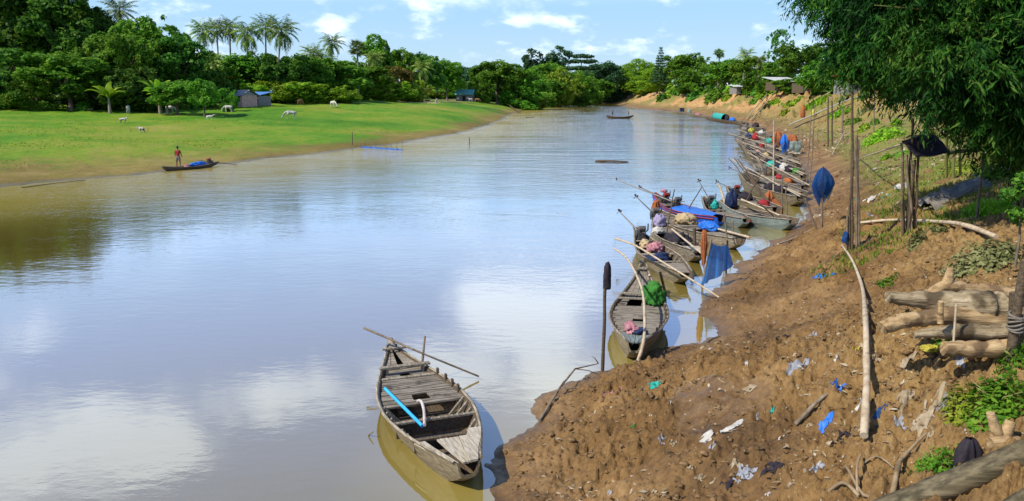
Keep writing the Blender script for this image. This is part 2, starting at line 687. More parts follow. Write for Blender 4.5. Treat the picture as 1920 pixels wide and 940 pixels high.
def mud_detail(P, h, dr):
    x, y = P[:, 0], P[:, 1]
    land = .12 * sst(0, .2, dr) + .88 * sst(.1, 1.1, dr)
    fade = 1 - sst(26, 70, y)
    lump = np.abs(fbm(x * 1.3, y * 1.3, 3) - .5) * 2
    clod = fbm(x * 3.6 + 3, y * 3.6, 5, .66)
    rdg = 1 - np.abs(fbm(x * 2.3 + 70, y * 2.3 + 20, 4, .6) * 2 - 1)
    clod = np.where(clod > .5, (clod - .5) * 1.5, (clod - .5) * 1.1)
    flat = .55 * sst(.52, .62, fbm(x * .30 + 40, y * .30 + 5, 3))            # smoother wet patches
    for (cx, cy, rx, ry) in PUDDLES:
        q = ((x - cx) / rx) ** 2 + ((y - cy) / ry) ** 2 + 1.6 * (fbm(x * 1.1 + 3, y * 1.1, 3) - .5)
        flat = np.maximum(flat, 1 - sst(.35, 1.1, q))
    amp = (1 - .75 * flat) * (.6 + .4 * sst(0, 2.0, dr))
    small = np.abs(fbm(x * 7.5 + 11, y * 8.5, 3, .6) - .5)
    h = h + land * fade * (1 - .8 * flat) * (.09 - small * .42) * .85
    h = h + land * fade * amp * (clod * .33 + lump * .13 + rdg ** 3 * .08 - .07)
    gul = (fbm(x * .35, y * .35, 4) - .5)
    h = h + sst(40, 80, y) * land * gul * 1.1 * sst(1, 8, dr)
    fine = np.abs(fbm(x * .55 + 31, y * .22 + 12, 4, .6) - .5)
    h = h + sst(80, 130, y) * land * (fine * 4.5 - .6) * sst(3, 8, dr) * (1 - sst(19, 24, dr))
    return h, flat


def GZ(x, y):
    P = np.array([[x, y]], float)
    h, dr, dl = heights(P)
    if dr[0] > 0:
        h = mud_detail(P, h, dr)[0]
    return float(h[0])


def polar_sheet(name, us, ys, right, material):
    U, Y = np.meshgrid(us, ys)
    X = U * Y
    P = np.stack([X.ravel(), Y.ravel()], 1)
    h, dr, dl = heights(P)
    x, y = P[:, 0], P[:, 1]
    if right:
        h, flat = mud_detail(P, h, dr)
        land = sst(.05, .9, dr)
        wet = np.maximum(np.maximum(1 - sst(.02, .3, dr), .6 * (1 - sst(.3, 1.7, dr + .8 * (fbm(x * .9, y * .9 + 4, 3) - .5)))), flat * (1 - sst(4.0, 5.5, dr)) * .75 * (1 - sst(25, 45, y)))
        dry = sst(3.6, 7.0, dr + (fbm(x * .5, y * .5, 3) - .5) * 3)
        litter = np.clip(.25 + sst(1.0, 4.5, dr), 0, 1) * (1 - sst(40, 80, y))
        # the cut cliffs far along the bank
        cut = (.35 + .65 * sst(150, 220, y)) * sst(70, 120, y) * sst(5, 9, dr) * (1 - sst(22, 27, dr)) * sst(.36, .50, fbm(x * .05 + 9, y * .05, 2))
        gr = np.clip(sst(26, 36, y) * (1 - .55 * sst(80, 130, y)) * sst(2.0, 4.5, dr) + .9 * sst(6.5, 11, dr) * sst(12, 16, y) + sst(18, 30, dr), 0, 1) * (1 - cut)
        at = {'wet': wet, 'dry': dry, 'cut': cut, 'grass': gr, 'litter': litter}
    else:
        land = sst(0, 2, dl)
        h = h + land * ((fbm(x * .25, y * .25, 4) - .5) * .35 + (fbm(x * .9, y * .9, 3) - .5) * .16)
        mud = 1 - sst(0, 1, (dl - .3 - 7 * (fbm(x * .08, y * .08, 3) - .5)) / (13 + 12 * sst(-16, -40, x)))
        wet = 1 - sst(.2, 1.6, dl)
        dry = sst(190, 235, y) * sst(.5, .58, fbm(x * .03 + 2, y * .03, 2)) * sst(14, 22, dl) * .8
        at = {'wet': wet, 'mud': np.clip(mud, 0, 1), 'dry': dry}
    V = np.stack([x, y, h], 1)
    n, k = len(ys), len(us)
    i = np.arange(n - 1)[:, None] * k + np.arange(k - 1)[None, :]
    F = np.stack([i, i + 1, i + k + 1, i + k], -1).reshape(-1, 4)
    # leave away faces that lie wholly on the other bank
    d = dr if right else dl
    dd = d[F].max(1)
    other = (dl if right else dr)[F].max(1)
    keep = (dd > -7) & ((other < 0) | (dd > 0)) if not right else (other < 0)
    F = F[keep]
    me = quick_mesh(name, V, F, material, True, {a: ('POINT', b) for a, b in at.items()})
    return tag(link(name, me), kind='structure')


us = np.concatenate([np.linspace(-2.5, -.25, 20)[:-1], np.linspace(-.25, .8, 460)[:-1], np.linspace(.8, 2.6, 40)])
ys = np.concatenate([np.geomspace(2.0, 8, 60)[:-1], np.geomspace(8, 42, 470)[:-1], np.geomspace(42, 1500, 190)])
polar_sheet('mud_bank', us, ys, True, mud_material())
us = np.concatenate([np.linspace(-8, -.9, 40)[:-1], np.linspace(-.9, .25, 300)])
ys = np.concatenate([np.geomspace(9, 45, 30)[:-1], np.geomspace(45, 260, 240)[:-1], np.geomspace(260, 2500, 60)])
polar_sheet('meadow', us, ys, False, meadow_material())
# wide dark-green country beyond, under everything
mb = MB()
mb.add([(-6000, -300, -2.2), (6000, -300, -2.2), (6000, 6000, -2.2), (-6000, 6000, -2.2)], [(0, 1, 2, 3)])
tag(mb.build('ground', rough_mat('earth', [(.07, .06, .02), (.10, .09, .03)], .2)), kind='structure')


# ================================================================== WATER
def water_material():
    m, t, out = new_mat('muddy river water')
    tcn = t.nodes.new('ShaderNodeTexCoord')
    P = tcn.outputs['Object']
    sp = t.nodes.new('ShaderNodeSeparateXYZ')
    t.links.new(P, sp.inputs[0])
    mpn = t.nodes.new('ShaderNodeMapping')
    mpn.inputs['Scale'].default_value = (.8, 1.5, 1)
    mpn.inputs['Rotation'].default_value = (0, 0, .25)
    t.links.new(P, mpn.inputs[0])
    a = N(t, 'ShaderNodeTexNoise', i_Scale=2.2, i_Detail=4.0, i_Roughness=.55)
    b_ = N(t, 'ShaderNodeTexNoise', i_Scale=.45, i_Detail=3.0, i_Roughness=.5)
    gust = N(t, 'ShaderNodeTexNoise', i_Scale=.05, i_Detail=4.0, i_Roughness=.6)
    t.links.new(mpn.outputs[0], a.inputs['Vector'])
    t.links.new(mpn.outputs[0], b_.inputs['Vector'])
    t.links.new(P, gust.inputs['Vector'])
    hgt = mth(t, 'ADD', a.outputs[0], mth(t, 'MULTIPLY', b_.outputs[0], 1.4))
    mpw = t.nodes.new('ShaderNodeMapping')
    mpw.inputs['Scale'].default_value = (.05, .24, 1)
    mpw.inputs['Rotation'].default_value = (0, 0, -.08)
    t.links.new(P, mpw.inputs[0])
    w_ = N(t, 'ShaderNodeTexNoise', i_Scale=1.0, i_Detail=5.0, i_Roughness=.68)
    t.links.new(mpw.outputs[0], w_.inputs['Vector'])
    hgt = mth(t, 'ADD', hgt, mth(t, 'MULTIPLY', w_.outputs[0], mapr(t, sp.outputs['Y'], 35, 130, 0, 9.0)))
    far = mapr(t, sp.outputs['Y'], 16, 75, .09, 1.0)
    st = mth(t, 'MULTIPLY', far, mapr(t, gust.outputs[0], .35, .62, .35, 1.0))
    bn = N(t, 'ShaderNodeBump', i_Distance=.085)
    t.links.new(mth(t, 'MULTIPLY', st, .62), bn.inputs['Strength'])
    t.links.new(hgt, bn.inputs['Height'])
    df = t.nodes.new('ShaderNodeBsdfDiffuse')
    nb = N(t, 'ShaderNodeTexNoise', i_Scale=.12, i_Detail=3.0)
    t.links.new(P, nb.inputs['Vector'])
    shal = attr_node(t, 'shallow')
    t.links.new(mixc(t, shal, mixc(t, nb.outputs[0], (.165, .120, .018), (.21, .155, .034)), (.30, .235, .06)), df.inputs[0])
    gl = N(t, 'ShaderNodeBsdfGlossy', i_Roughness=.03)
    gl.inputs[0].default_value = (.84, .93, 1.0, 1)
    t.links.new(bn.outputs[0], gl.inputs['Normal'])
    fr = N(t, 'ShaderNodeFresnel', i_IOR=1.45)
    t.links.new(bn.outputs[0], fr.inputs['Normal'])
    fac = mth(t, 'ADD', mth(t, 'MULTIPLY', fr.outputs[0], 1.6), .12, True)
    fac = mth(t, 'MINIMUM', fac, mapr(t, shal, 0, 1, .78, .48))
    mx = t.nodes.new('ShaderNodeMixShader')
    t.links.new(fac, mx.inputs[0])
    t.links.new(df.outputs[0], mx.inputs[1])
    t.links.new(gl.outputs[0], mx.inputs[2])
    t.links.new(mx.outputs[0], out.inputs[0])
    return m


wx = np.concatenate([np.linspace(-700, -90, 20)[:-1], np.linspace(-90, 70, 170)[:-1], np.linspace(70, 300, 20)])
wy = np.concatenate([np.linspace(-60, 5, 12)[:-1], np.geomspace(5, 1300, 190)])
X, Y = np.meshgrid(wx, wy)
Pw = np.stack([X.ravel(), Y.ravel()], 1)
_, drw, dlw = heights(Pw)
shal = np.maximum(1 - sst(2, 27, -dlw), .8 * (1 - sst(0, 2.5, -drw)))
nn, kk = len(wy), len(wx)
ii = np.arange(nn - 1)[:, None] * kk + np.arange(kk - 1)[None, :]
Fw = np.stack([ii, ii + 1, ii + kk + 1, ii + kk], -1).reshape(-1, 4)
tag(link('river_water', quick_mesh('river_water', np.concatenate([Pw, np.zeros((len(Pw), 1))], 1), Fw, water_material(), True, {'shallow': ('POINT', shal)})), kind='structure')


# low green spit and sand bar at the bend
for nm, (cx, cy), (rx, ry), hh, mt in (('grassy_spit', PX(1030, 194)[:2], (16, 70), 3.2, rough_mat('spit grass', [(.06, .12, .01), (.14, .20, .02), (.26, .22, .08)], .15, bump=.4)),
                                       ('sand_bar', PX(1105, 194.6)[:2], (30, 16), .45, rough_mat('wet sand', [(.30, .19, .10), (.42, .29, .17)], .3, bump=.2))):
    mb = MB()
    G_ = []
    for i in range(14):
        q = i / 13
        G_.append([(cx + rx * q * (1 + .15 * math.sin(3 * a + cx)) * math.cos(a), cy + ry * q * (1 + .12 * math.sin(2 * a + 1)) * math.sin(a), hh * (1 - q * q) ** .8 - .3 * q) for a in np.linspace(0, 2 * math.pi, 40, endpoint=False)])
    mb.grid(G_, True)
    tag(mb.build(nm, mt, None, True), kind='structure')

# ================================================================== TREES AND PLANTS
R_ = np.random.RandomState


def unit(v):
    return v / np.maximum(np.linalg.norm(v, axis=-1, keepdims=True), 1e-9)


def leaf_quads(C, A, Nn, L, Wd, fold=0.0):
    """rhombic leaves: centres C, long axes A, normals Nn, lengths L, widths Wd"""
    A = unit(A)
    S = unit(np.cross(Nn, A))
    L = np.broadcast_to(np.asarray(L, float), (len(C),))[:, None]
    Wd = np.broadcast_to(np.asarray(Wd, float), (len(C),))[:, None]
    NN = np.cross(A, S)
    p0 = C - A * L * .5
    p1 = C + S * Wd * .5 - A * L * .08 - NN * fold * Wd
    p2 = C + A * L * .5
    p3 = C - S * Wd * .5 - A * L * .08 - NN * fold * Wd
    V = np.stack([p0, p1, p2, p3], 1).reshape(-1, 3)
    F = np.arange(len(V)).reshape(-1, 4)
    return V, F


def rdir(r, n):
    return unit(r.normal(size=(n, 3)))


def crown(seed, lobes, n, leaf, up=.35, gap=.45, droop=0.0, wl=.62, shell=.35):
    """leaves spread over a set of lobes (centre, radii); uneven outline, holes where noise says so"""
    r = R_(seed)
    lob = np.array([[*c, *rr] for c, rr in lobes])
    area = (lob[:, 3] * lob[:, 4] + lob[:, 4] * lob[:, 5] + lob[:, 3] * lob[:, 5])
    k = r.choice(len(lob), size=n * 3, p=area / area.sum())
    d = rdir(r, n * 3)
    # clumps: directions gathered round sub-directions
    sub = rdir(r, 26 * len(lob)).reshape(len(lob), 26, 3)
    pick = sub[k, r.randint(0, 26, n * 3)]
    d = unit(d * .55 + pick * .75)
    f = 1 + (r.rand(n * 3) ** 2 - .75) * shell
    rad_ = lob[k, 3:6]
    C = lob[k, :3] + d * rad_ * f[:, None]
    # reject what lies deep inside another lobe
    inside = np.zeros(len(C))
    for L in lob:
        q = (((C - L[:3]) / L[3:6]) ** 2).sum(1)
        inside = np.maximum(inside, np.where(q < .55, 1, 0))
    keep = (inside < .5) | (r.rand(len(C)) < .12)
    nz = fbm(C[:, 0] * 5.1 + seed, C[:, 1] * 5.1 + C[:, 2] * 6.3, 3)
    keep &= nz > gap - .12 * r.rand(len(C))
    C, d = C[keep][:n], d[keep][:n]
    m = len(C)
    Nn = unit(d * .7 + rdir(r, m) * .75 + np.array([0, 0, up]))
    A = np.cross(Nn, rdir(r, m))
    A = unit(A) + np.array([0, 0, -droop])
    s = leaf * r.uniform(.6, 1.4, m)
    return leaf_quads(C, A, Nn, s, s * wl, .12)


def trunk_mesh(name, seed, h, r0, limbs, mat, lean=.03, r1=.45):
    r = random.Random(seed)
    mb = MB()
    pts, rr = [], []
    for i in range(7):
        t = i / 6
        pts.append((r.uniform(-1, 1) * lean * t, r.uniform(-1, 1) * lean * t, -.03 + h * t))
        rr.append(r0 * (1.25 - .25 * min(t * 5, 1)) * (1 - (1 - r1) * t))
    mb.tube(pts, rr, 8)
    for (dx, dy, z0, z1) in limbs:
        p0 = Vector(pts[min(6, int(z0 / h * 6))])
        p3 = Vector((dx, dy, z1))
        mb.tube([p0, p0.lerp(p3, .4) + Vector((0, 0, .03)), p0.lerp(p3, .75) + Vector((0, 0, .03)), p3], [r0 * .5, r0 * .36, r0 * .24, r0 * .1], 6)
    o = mb.build(name, mat, smooth=True)
    me = o.data
    bpy.data.objects.remove(o)
    return me


M = {}
M['bark'] = rough_mat('bark', [(.07, .05, .035), (.15, .115, .08), (.24, .19, .14)], 8, (1, 1, .25), .9, .5)
M['palmbark'] = rough_mat('palm bark', [(.10, .085, .065), (.22, .19, .15), (.30, .26, .21)], 5, (.3, .3, 3), .9, .4)
M['leaf_dark'] = leaf_mat('dark leaves', [(0.018, 0.061, 0.013), (0.043, 0.129, 0.015), (0.084, 0.205, 0.021), (0.152, 0.304, 0.030)])
M['leaf_mid'] = leaf_mat('green leaves', [(0.030, 0.099, 0.010), (0.072, 0.205, 0.015), (0.133, 0.296, 0.021), (0.220, 0.388, 0.039)])
M['leaf_bright'] = leaf_mat('bright leaves', [(0.061, 0.160, 0.009), (0.139, 0.312, 0.014), (0.228, 0.417, 0.021), (0.350, 0.516, 0.046)])
M['leaf_yellow'] = leaf_mat('yellow green leaves', [(0.076, 0.129, 0.013), (0.175, 0.274, 0.018), (0.274, 0.388, 0.033), (0.409, 0.485, 0.068)])
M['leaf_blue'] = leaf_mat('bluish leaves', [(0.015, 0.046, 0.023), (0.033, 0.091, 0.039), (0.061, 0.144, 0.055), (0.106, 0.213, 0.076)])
M['leaf_rust'] = leaf_mat('rusty leaves', [(0.091, 0.091, 0.018), (0.182, 0.144, 0.030), (0.258, 0.213, 0.046), (0.213, 0.258, 0.046)])
M['leaf_bamboo'] = leaf_mat('bamboo leaves', [(.002, .018, .003), (.005, .046, .005), (.012, .085, .008), (.030, .135, .012), (.09, .20, .025)], transl=.3)
M['frond'] = leaf_mat('palm fronds', [(0.046, 0.099, 0.015), (0.106, 0.190, 0.024), (0.182, 0.274, 0.046), (0.333, 0.380, 0.091)], transl=.25)
M['frond_dark'] = leaf_mat('dark palm fronds', [(0.030, 0.076, 0.015), (0.068, 0.137, 0.021), (0.137, 0.220, 0.037), (0.243, 0.304, 0.076)], transl=.25)


def L_(*a):
    return [((a[i], a[i + 1], a[i + 2]), (a[i + 3],) * 3 if not isinstance(a[i + 3], tuple) else a[i + 3]) for i in range(0, len(a), 4)]


def rand_lobes(seed, n, zc, rx, rz, lr, taper=0.0):
    r = random.Random(seed)
    out = []
    for i in range(n):
        a = 2.399 * i + r.uniform(-.5, .5)
        zt = (i + .5) / n * 2 - 1 + r.uniform(-.2, .2)
        w = math.sqrt(max(0, 1 - zt * zt * .9)) * (1 - taper * zt)
        q = r.uniform(.45, .95) * w
        s = lr * r.uniform(.7, 1.25)
        out.append(((rx * q * math.cos(a), rx * q * math.sin(a), zc + rz * zt * .85), (s, s, s * r.uniform(.7, .95))))
    for i in range(n // 2):          # small shoots that break the outline
        a, zt = r.uniform(0, 6.28), r.uniform(-.4, 1)
        w = math.sqrt(max(0, 1 - zt * zt * .8)) * (1 - taper * zt) * r.uniform(.95, 1.22)
        s = lr * r.uniform(.22, .5)
        out.append(((rx * w * math.cos(a), rx * w * math.sin(a), zc + rz * zt * r.uniform(.95, 1.2)), (s, s, s)))
    return out


# unit trees: height 1, crown about .9 wide
CR = {}


def add_kind(key, lobes, n, leaf, th, tr, limbs, seed, **kw):
    V, F = crown(seed, lobes, int(n * 1.35), leaf, **kw)
    V[:, 2] *= 1.0 / np.percentile(V[:, 2], 99.6)
    V[:, :2] *= .46 / np.percentile(np.linalg.norm(V[:, :2], axis=1), 97)
    CR[key] = [(V, F), (seed, th, tr, limbs)]


lim = [(.2, .1, .3, .6), (-.2, .12, .28, .58), (.05, -.22, .33, .62), (-.12, -.15, .35, .7), (.1, .15, .4, .75)]
add_kind('round', rand_lobes(1, 16, .60, .36, .32, .17), 7000, .042, .62, .028, lim, 11)
add_kind('rough', rand_lobes(2, 22, .57, .40, .37, .14), 7600, .040, .62, .028, lim, 12, gap=.47)
add_kind('tall', rand_lobes(3, 20, .60, .24, .38, .12, .25), 6500, .036, .7, .022, lim, 13)
add_kind('wide', rand_lobes(4, 22, .64, .50, .25, .16), 7600, .045, .55, .03, [(x * 1.6, y * 1.6, a, b) for x, y, a, b in lim], 14)
add_kind('bushy', rand_lobes(5, 20, .44, .46, .40, .18), 7000, .050, .4, .02, lim, 15)
add_kind('airy', rand_lobes(6, 26, .66, .30, .32, .07), 1900, .036, .86, .010, [(x * 1.1, y * 1.1, a + .1, b + .12) for x, y, a, b in lim], 16, gap=.4)
add_kind('layered', [((r * math.cos(a), r * math.sin(a), z), (s, s, .035)) for z, r, s, k in ((.6, .28, .2, 4), (.72, .24, .2, 4), (.84, .2, .18, 4), (.93, .12, .16, 3))
                     for a in [2 * math.pi * i / k + z * 9 for i in range(k)]], 5200, .036, .88, .022, lim, 17, up=.8, gap=.4)
add_kind('crownlet', rand_lobes(8, 9, .80, .15, .17, .10) + rand_lobes(9, 8, .42, .16, .2, .08), 4200, .036, .7, .016, lim, 18)
add_kind('plume', rand_lobes(10, 26, .50, .42, .44, .12, -.15), 8000, .050, .5, .02, lim, 19, droop=.9, wl=.3, up=.2)


def cone_lobes():
    out = []
    for i in range(14):
        z = .28 + .7 * i / 13
        w = .30 * (1 - (z - .28) / .78) + .02
        k = 5 if i < 10 else 3
        for j in range(k):
            a = 2 * math.pi * j / k + i * .9
            out.append(((w * .75 * math.cos(a), w * .75 * math.sin(a), z - .02), (w * .45 + .012, w * .45 + .012, .022)))
    return out


add_kind('conifer', cone_lobes(), 4200, .034, .97, .018, [], 20, up=.6, gap=.36)
KM = {}


def crown_mesh(key, mat):
    if (key, mat) not in KM:
        (V, F), (seed, th, tr, limbs) = CR[key]
        KM[(key, mat)] = (quick_mesh('crown', V, F, M[mat]), trunk_mesh('trunk', seed, th, tr, limbs, M['bark']))
    return KM[(key, mat)]


def sw(s):
    return s


TREES = []


def tree(u, vtop, wpx, y, key, mat, label, name='broadleaf_tree', group=None, base=None, rz=None):
    """u: centre column, vtop: where its top shows, wpx: crown width in photo pixels, y: distance"""
    y = back_off(u, y)
    p = PD(u, 178, y)
    z = H(p.x, p.y) if base is None else base
    top = PD(u, vtop, y).z
    h = top - z
    wid = wpx / FPX * y * 1.15
    r = random.Random(int(u * 7 + y))
    root = empty(name, (p.x, p.y, z), r.uniform(0, 6.28) if rz is None else rz, label, 'tree', group)
    cm, tm = crown_mesh(key, mat)
    root.scale = (wid / .92, wid / .92, h)
    link('crown', cm, root)
    link('trunk', tm, root)
    TREES.append(root)
    return root


# ---- palms
def frond_arrays(r, n, L, droop, rise, leafl, pairs=15, seg=8, base_z=0.0, spread=1.0):
    Vs, Fs = [], []
    cnt = 0
    for i in range(n):
        a = 2.39996 * i + r.uniform(-.3, .3)
        e = rise - (rise + .75) * (i / (n - 1)) ** 1.0 * spread + r.uniform(-.12, .12)
        h = np.array([math.cos(a), math.sin(a), 0])
        pts = []
        p = np.array([0, 0, base_z + .02 * (n - i) * .3])
        ll = L * r.uniform(.85, 1.1)
        ang = e
        for s in range(seg + 1):
            pts.append(p.copy())
            ang -= droop / seg * (1 + s * .22)
            p = p + (h * math.cos(ang) + np.array([0, 0, math.sin(ang)])) * ll / seg
        pts = np.array(pts)
        tt = np.linspace(.14, .99, pairs)
        C, A, Nn, LL, WW = [], [], [], [], []
        for t in tt:
            x = t * seg
            k = min(int(x), seg - 1)
            q = pts[k] + (pts[k + 1] - pts[k]) * (x - k)
            d = unit(pts[k + 1] - pts[k])
            side = unit(np.cross(d, np.array([0, 0, 1.0])))
            for sg in (-1, 1):
                l = leafl * (math.sin(math.pi * min(t * .85 + .12, 1)) * .8 + .2) * r.uniform(.8, 1.15)
                ax = unit(side * sg * .9 + d * .55 + np.array([0, 0, -.6 + r.uniform(-.3, .2)]))
                C.append(q + ax * l * .5)
                A.append(ax)
                Nn.append(unit(np.cross(ax, d) * sg + np.array([0, 0, .2])))
                LL.append(l)
                WW.append(l * .19)
        V, F = leaf_quads(np.array(C), np.array(A), np.array(Nn), np.array(LL), np.array(WW))
        Vs.append(V)
        Fs.append(F + cnt)
        cnt += len(V)
        # rachis as a thin three-sided rod
        w = .035 * L / 4
        rv = []
        for s in range(seg + 1):
            d = unit(pts[min(s + 1, seg)] - pts[max(s - 1, 0)])
            side = unit(np.cross(d, np.array([0, 0, 1.0])))
            upv = np.cross(side, d)
            ww = w * (1 - .75 * s / seg)
            rv += [pts[s] + side * ww, pts[s] + upv * ww, pts[s] - side * ww]
        rv = np.array(rv)
        fs = []
        for s in range(seg):
            for k in range(3):
                fs.append((s * 3 + k, s * 3 + (k + 1) % 3, s * 3 + 3 + (k + 1) % 3, s * 3 + 3 + k))
        Vs.append(rv)
        Fs.append(np.array(fs) + cnt)
        cnt += len(rv)
    return np.concatenate(Vs), np.concatenate(Fs)


PALM = []
for sd in range(4):
    r = random.Random(40 + sd)
    V, F = frond_arrays(r, 26 + sd * 2, 4.3, .55 + .12 * sd, 1.45, 1.15)
    PALM.append([quick_mesh('fronds', V, F, M['frond' if sd % 2 else 'frond_dark'])])


def fan_arrays(r):
    Vs, Fs, c = [], [], 0
    for i in range(44):
        d = unit(np.array([r.gauss(0, 1), r.gauss(0, 1), r.gauss(.15, .75)]))
        hub = d * r.uniform(1.0, 1.4)
        s1 = unit(np.cross(d, np.array([0, .01, 1.0])))
        s2 = np.cross(d, s1)
        tw = r.uniform(-.6, .6)
        C, A, Nn = [], [], []
        for k in range(13):
            a = (k / 12 - .5) * 4.2
            ax = unit(d * math.cos(a) + (s1 * math.cos(tw) + s2 * math.sin(tw)) * math.sin(a) + np.array([0, 0, -.12]))
            C.append(hub + ax * .48)
            A.append(ax)
            Nn.append(unit(np.cross(ax, s1) + rdir(R_(k + i), 1)[0] * .25))
        V, F = leaf_quads(np.array(C), np.array(A), np.array(Nn), 1.0, .17)
        Vs.append(V)
        Fs.append(F + c)
        c += len(V)
        V, F = leaf_quads(np.array([hub * .5]), np.array([d]), np.array([s1]), np.linalg.norm(hub), .08)
        Vs.append(V)
        Fs.append(F + c)
        c += len(V)
    return np.concatenate(Vs), np.concatenate(Fs)


FAN = quick_mesh('fan_leaves', *fan_arrays(random.Random(5)), M['frond_dark'])
M['nut'] = rough_mat('coconut husk', [(.14, .16, .03), (.30, .25, .07)], 3)


def back_off(u, y, need=17.0):
    """on the right bank, move back along the sight line until the spot lies on top of the bank"""
    if u > 1165:
        for _ in range(60):
            p = PD(u, 178, y)
            if heights(np.array([[p.x, p.y]]))[1][0] > need:
                break
            y *= 1.02
    return y


def palm(u, vtop, y, label, lean=0.0, size=1.0, var=0, group=None, fan=False, vbase=None, name=None):
    y = back_off(u, y)
    p = PD(u, 178, y)
    z = H(p.x, p.y)
    top = PD(u, vtop, y).z - (2.2 if not fan else 1.7) * size
    h = max(top - z, 1.0)
    r = random.Random(int(u * 3 + y))
    root = empty(name or ('fan_palm' if fan else 'coconut_palm'), (p.x - lean, p.y, z), 0, label, 'palm tree', group)
    mb = MB()
    pts, rr = [], []
    for i in range(9):
        t = i / 8
        pts.append((lean * t ** 1.5 + .15 * math.sin(t * 3 + u), .12 * math.sin(t * 2.2 + u), -.2 + (h + .2) * t))
        rr.append((.26 - .10 * t + .12 * (1 - t) ** 6) * (1.15 if fan else 1))
    mb.tube(pts, rr, 7)
    mb.build('trunk', M['palmbark'], root, True)
    f = link('fronds', FAN if fan else PALM[var % 4][0], root, pts[-1])
    f.scale = (size,) * 3
    f.rotation_euler = (0, 0, r.uniform(0, 6))
    if not fan:
        mb = MB()
        for k in range(7):
            a = k * .9
            c = Vector(pts[-1]) + Vector((math.cos(a) * .3, math.sin(a) * .3, -.25 - .1 * (k % 2)))
            mb.tube([c + Vector((0, 0, .13)), c + Vector((0, 0, .05)), c - Vector((0, 0, .08)), c - Vector((0, 0, .15))], [.03, .13, .12, .03], 6)
        mb.build('coconuts', M['nut'], root, True)
    return root


# ---- banana plants: broad torn leaves from a soft stem
def banana_mesh(seed):
    r = random.Random(seed)
    mb = MB()
    for i in range(9):
        a = 2.4 * i + r.uniform(-.3, .3)
        e = 1.35 - .12 * i + r.uniform(-.1, .1)
        p = Vector((0, 0, 1.4 + .03 * i))
        rows = []
        L = r.uniform(1.7, 2.3)
        for s in range(9):
            t = s / 8
            e2 = e - t * t * 1.5
            d = Vector((math.cos(a) * math.cos(e2), math.sin(a) * math.cos(e2), math.sin(e2)))
            side = Vector((-math.sin(a), math.cos(a), 0))
            w = .36 * math.sin(math.pi * min(.06 + t * .94, 1)) ** .7 * (0.15 if t < .12 else 1)
            w1 = w * r.uniform(.7, 1.1)
            rows.append([p - side * w1 - Vector((0, 0, w * .35)), p + Vector((0, 0, .02)), p + side * w - Vector((0, 0, w * .35))])
            p = p + d * L / 8
        mb.grid(rows)
    o = mb.build('leaves', M['leaf_bright'], smooth=True)
    me = o.data
    bpy.data.objects.remove(o)
    mb = MB()
    mb.tube([(0, 0, -.1), (.02, 0, .8), (0, .02, 1.6)], [.17, .13, .07], 8)
    o = mb.build('stem', M['palmbark'], smooth=True)
    m2 = o.data
    bpy.data.objects.remove(o)
    return me, m2


BAN = [banana_mesh(s) for s in (1, 2, 3)]


def banana(u, vtop, y, label, var=0, group='banana plants along the left wood'):
    p = PD(u, 178, y)
    z = H(p.x, p.y)
    s = (PD(u, vtop, y).z - z) / 3.2
    root = empty('banana_plant', (p.x, p.y, z), u, label, 'plant', group)
    root.scale = (s, s, s)
    link('leaves', BAN[var % 3][0], root)
    link('stem', BAN[var % 3][1], root)
    return root


# ------------------------------------------------------------ left wood
G1 = 'trees of the left wood'
tree(-70, -90, 230, 172, 'rough', 'leaf_dark', 'huge dark tree cut off by the upper left edge of the photo', group=G1)
tree(40, -75, 170, 165, 'rough', 'leaf_dark', 'tall dark dense tree second from the left edge, rising out of frame', group=G1)
tree(125, -40, 130, 162, 'tall', 'leaf_dark', 'dark tall tree with its top just above the photo, left of the first coconut palm', group=G1)
tree(178, 8, 110, 168, 'round', 'leaf_dark', 'rounded dark tree directly left of the lone high coconut palm', group=G1)
tree(285, 36, 130, 158, 'rough', 'leaf_mid', 'tall leafy tree with a lacy top between the lone palm and the palm row', group=G1)
tree(225, 62, 140, 150, 'wide', 'leaf_mid', 'broad leafy tree below the lone high coconut palm', group=G1)
tree(335, 70, 100, 156, 'round', 'leaf_dark', 'dark rounded tree just left of the palm row', group=G1)
tree(20, 95, 170, 143, 'bushy', 'leaf_dark', 'dark bushy tree at the left edge in front of the tall ones', group=G1)
tree(130, 103, 140, 141, 'round', 'leaf_mid', 'lighter green round tree standing forward at the meadow edge on the left', group=G1)
tree(250, 128, 110, 142, 'bushy', 'leaf_dark', 'dark low tree behind the two banana plants', group=G1)
tree(65, 150, 90, 138, 'bushy', 'leaf_mid', 'low green bush tree at the meadow edge, farthest left one', group=G1)
tree(330, 152, 80, 136, 'round', 'leaf_mid', 'small bushy tree behind the white cow facing right', group=G1)
tree(381, 150, 50, 133, 'round', 'leaf_mid', 'small round tree on a bare trunk standing alone in the grass', name='small_tree', group=G1)
tree(424, 166, 36, 146, 'bushy', 'leaf_mid', 'low dense bush in front of the brick house', name='bush', group=G1)
tree(375, 118, 100, 160, 'bushy', 'leaf_dark', 'dark bushy tree under the first palms of the row', group=G1)
tree(455, 105, 110, 190, 'round', 'leaf_mid', 'green tree behind the brick house under the tall palms', group=G1)
tree(520, 100, 120, 190, 'wide', 'leaf_dark', 'dark spreading tree below the densest palm of the row', group=G1)
tree(575, 105, 90, 196, 'rough', 'leaf_mid', 'green tree right of the palm row above the low hedge', group=G1)
tree(415, 128, 90, 185, 'bushy', 'leaf_yellow', 'pale green bush seen between the thin palm trunks', name='bush', group=G1)
tree(630, 112, 110, 205, 'round', 'leaf_mid', 'round green tree above the right end of the low hedge', group=G1)
tree(-20, -30, 190, 185, 'round', 'leaf_dark', 'dark tree behind the front ones at the upper left corner', group=G1)
tree(90, 30, 190, 182, 'wide', 'leaf_dark', 'wide dark tree filling the second row of the wood on the left', group=G1)
tree(170, 70, 150, 178, 'rough', 'leaf_dark', 'dark tree of the second row under the lone coconut palm', group=G1)
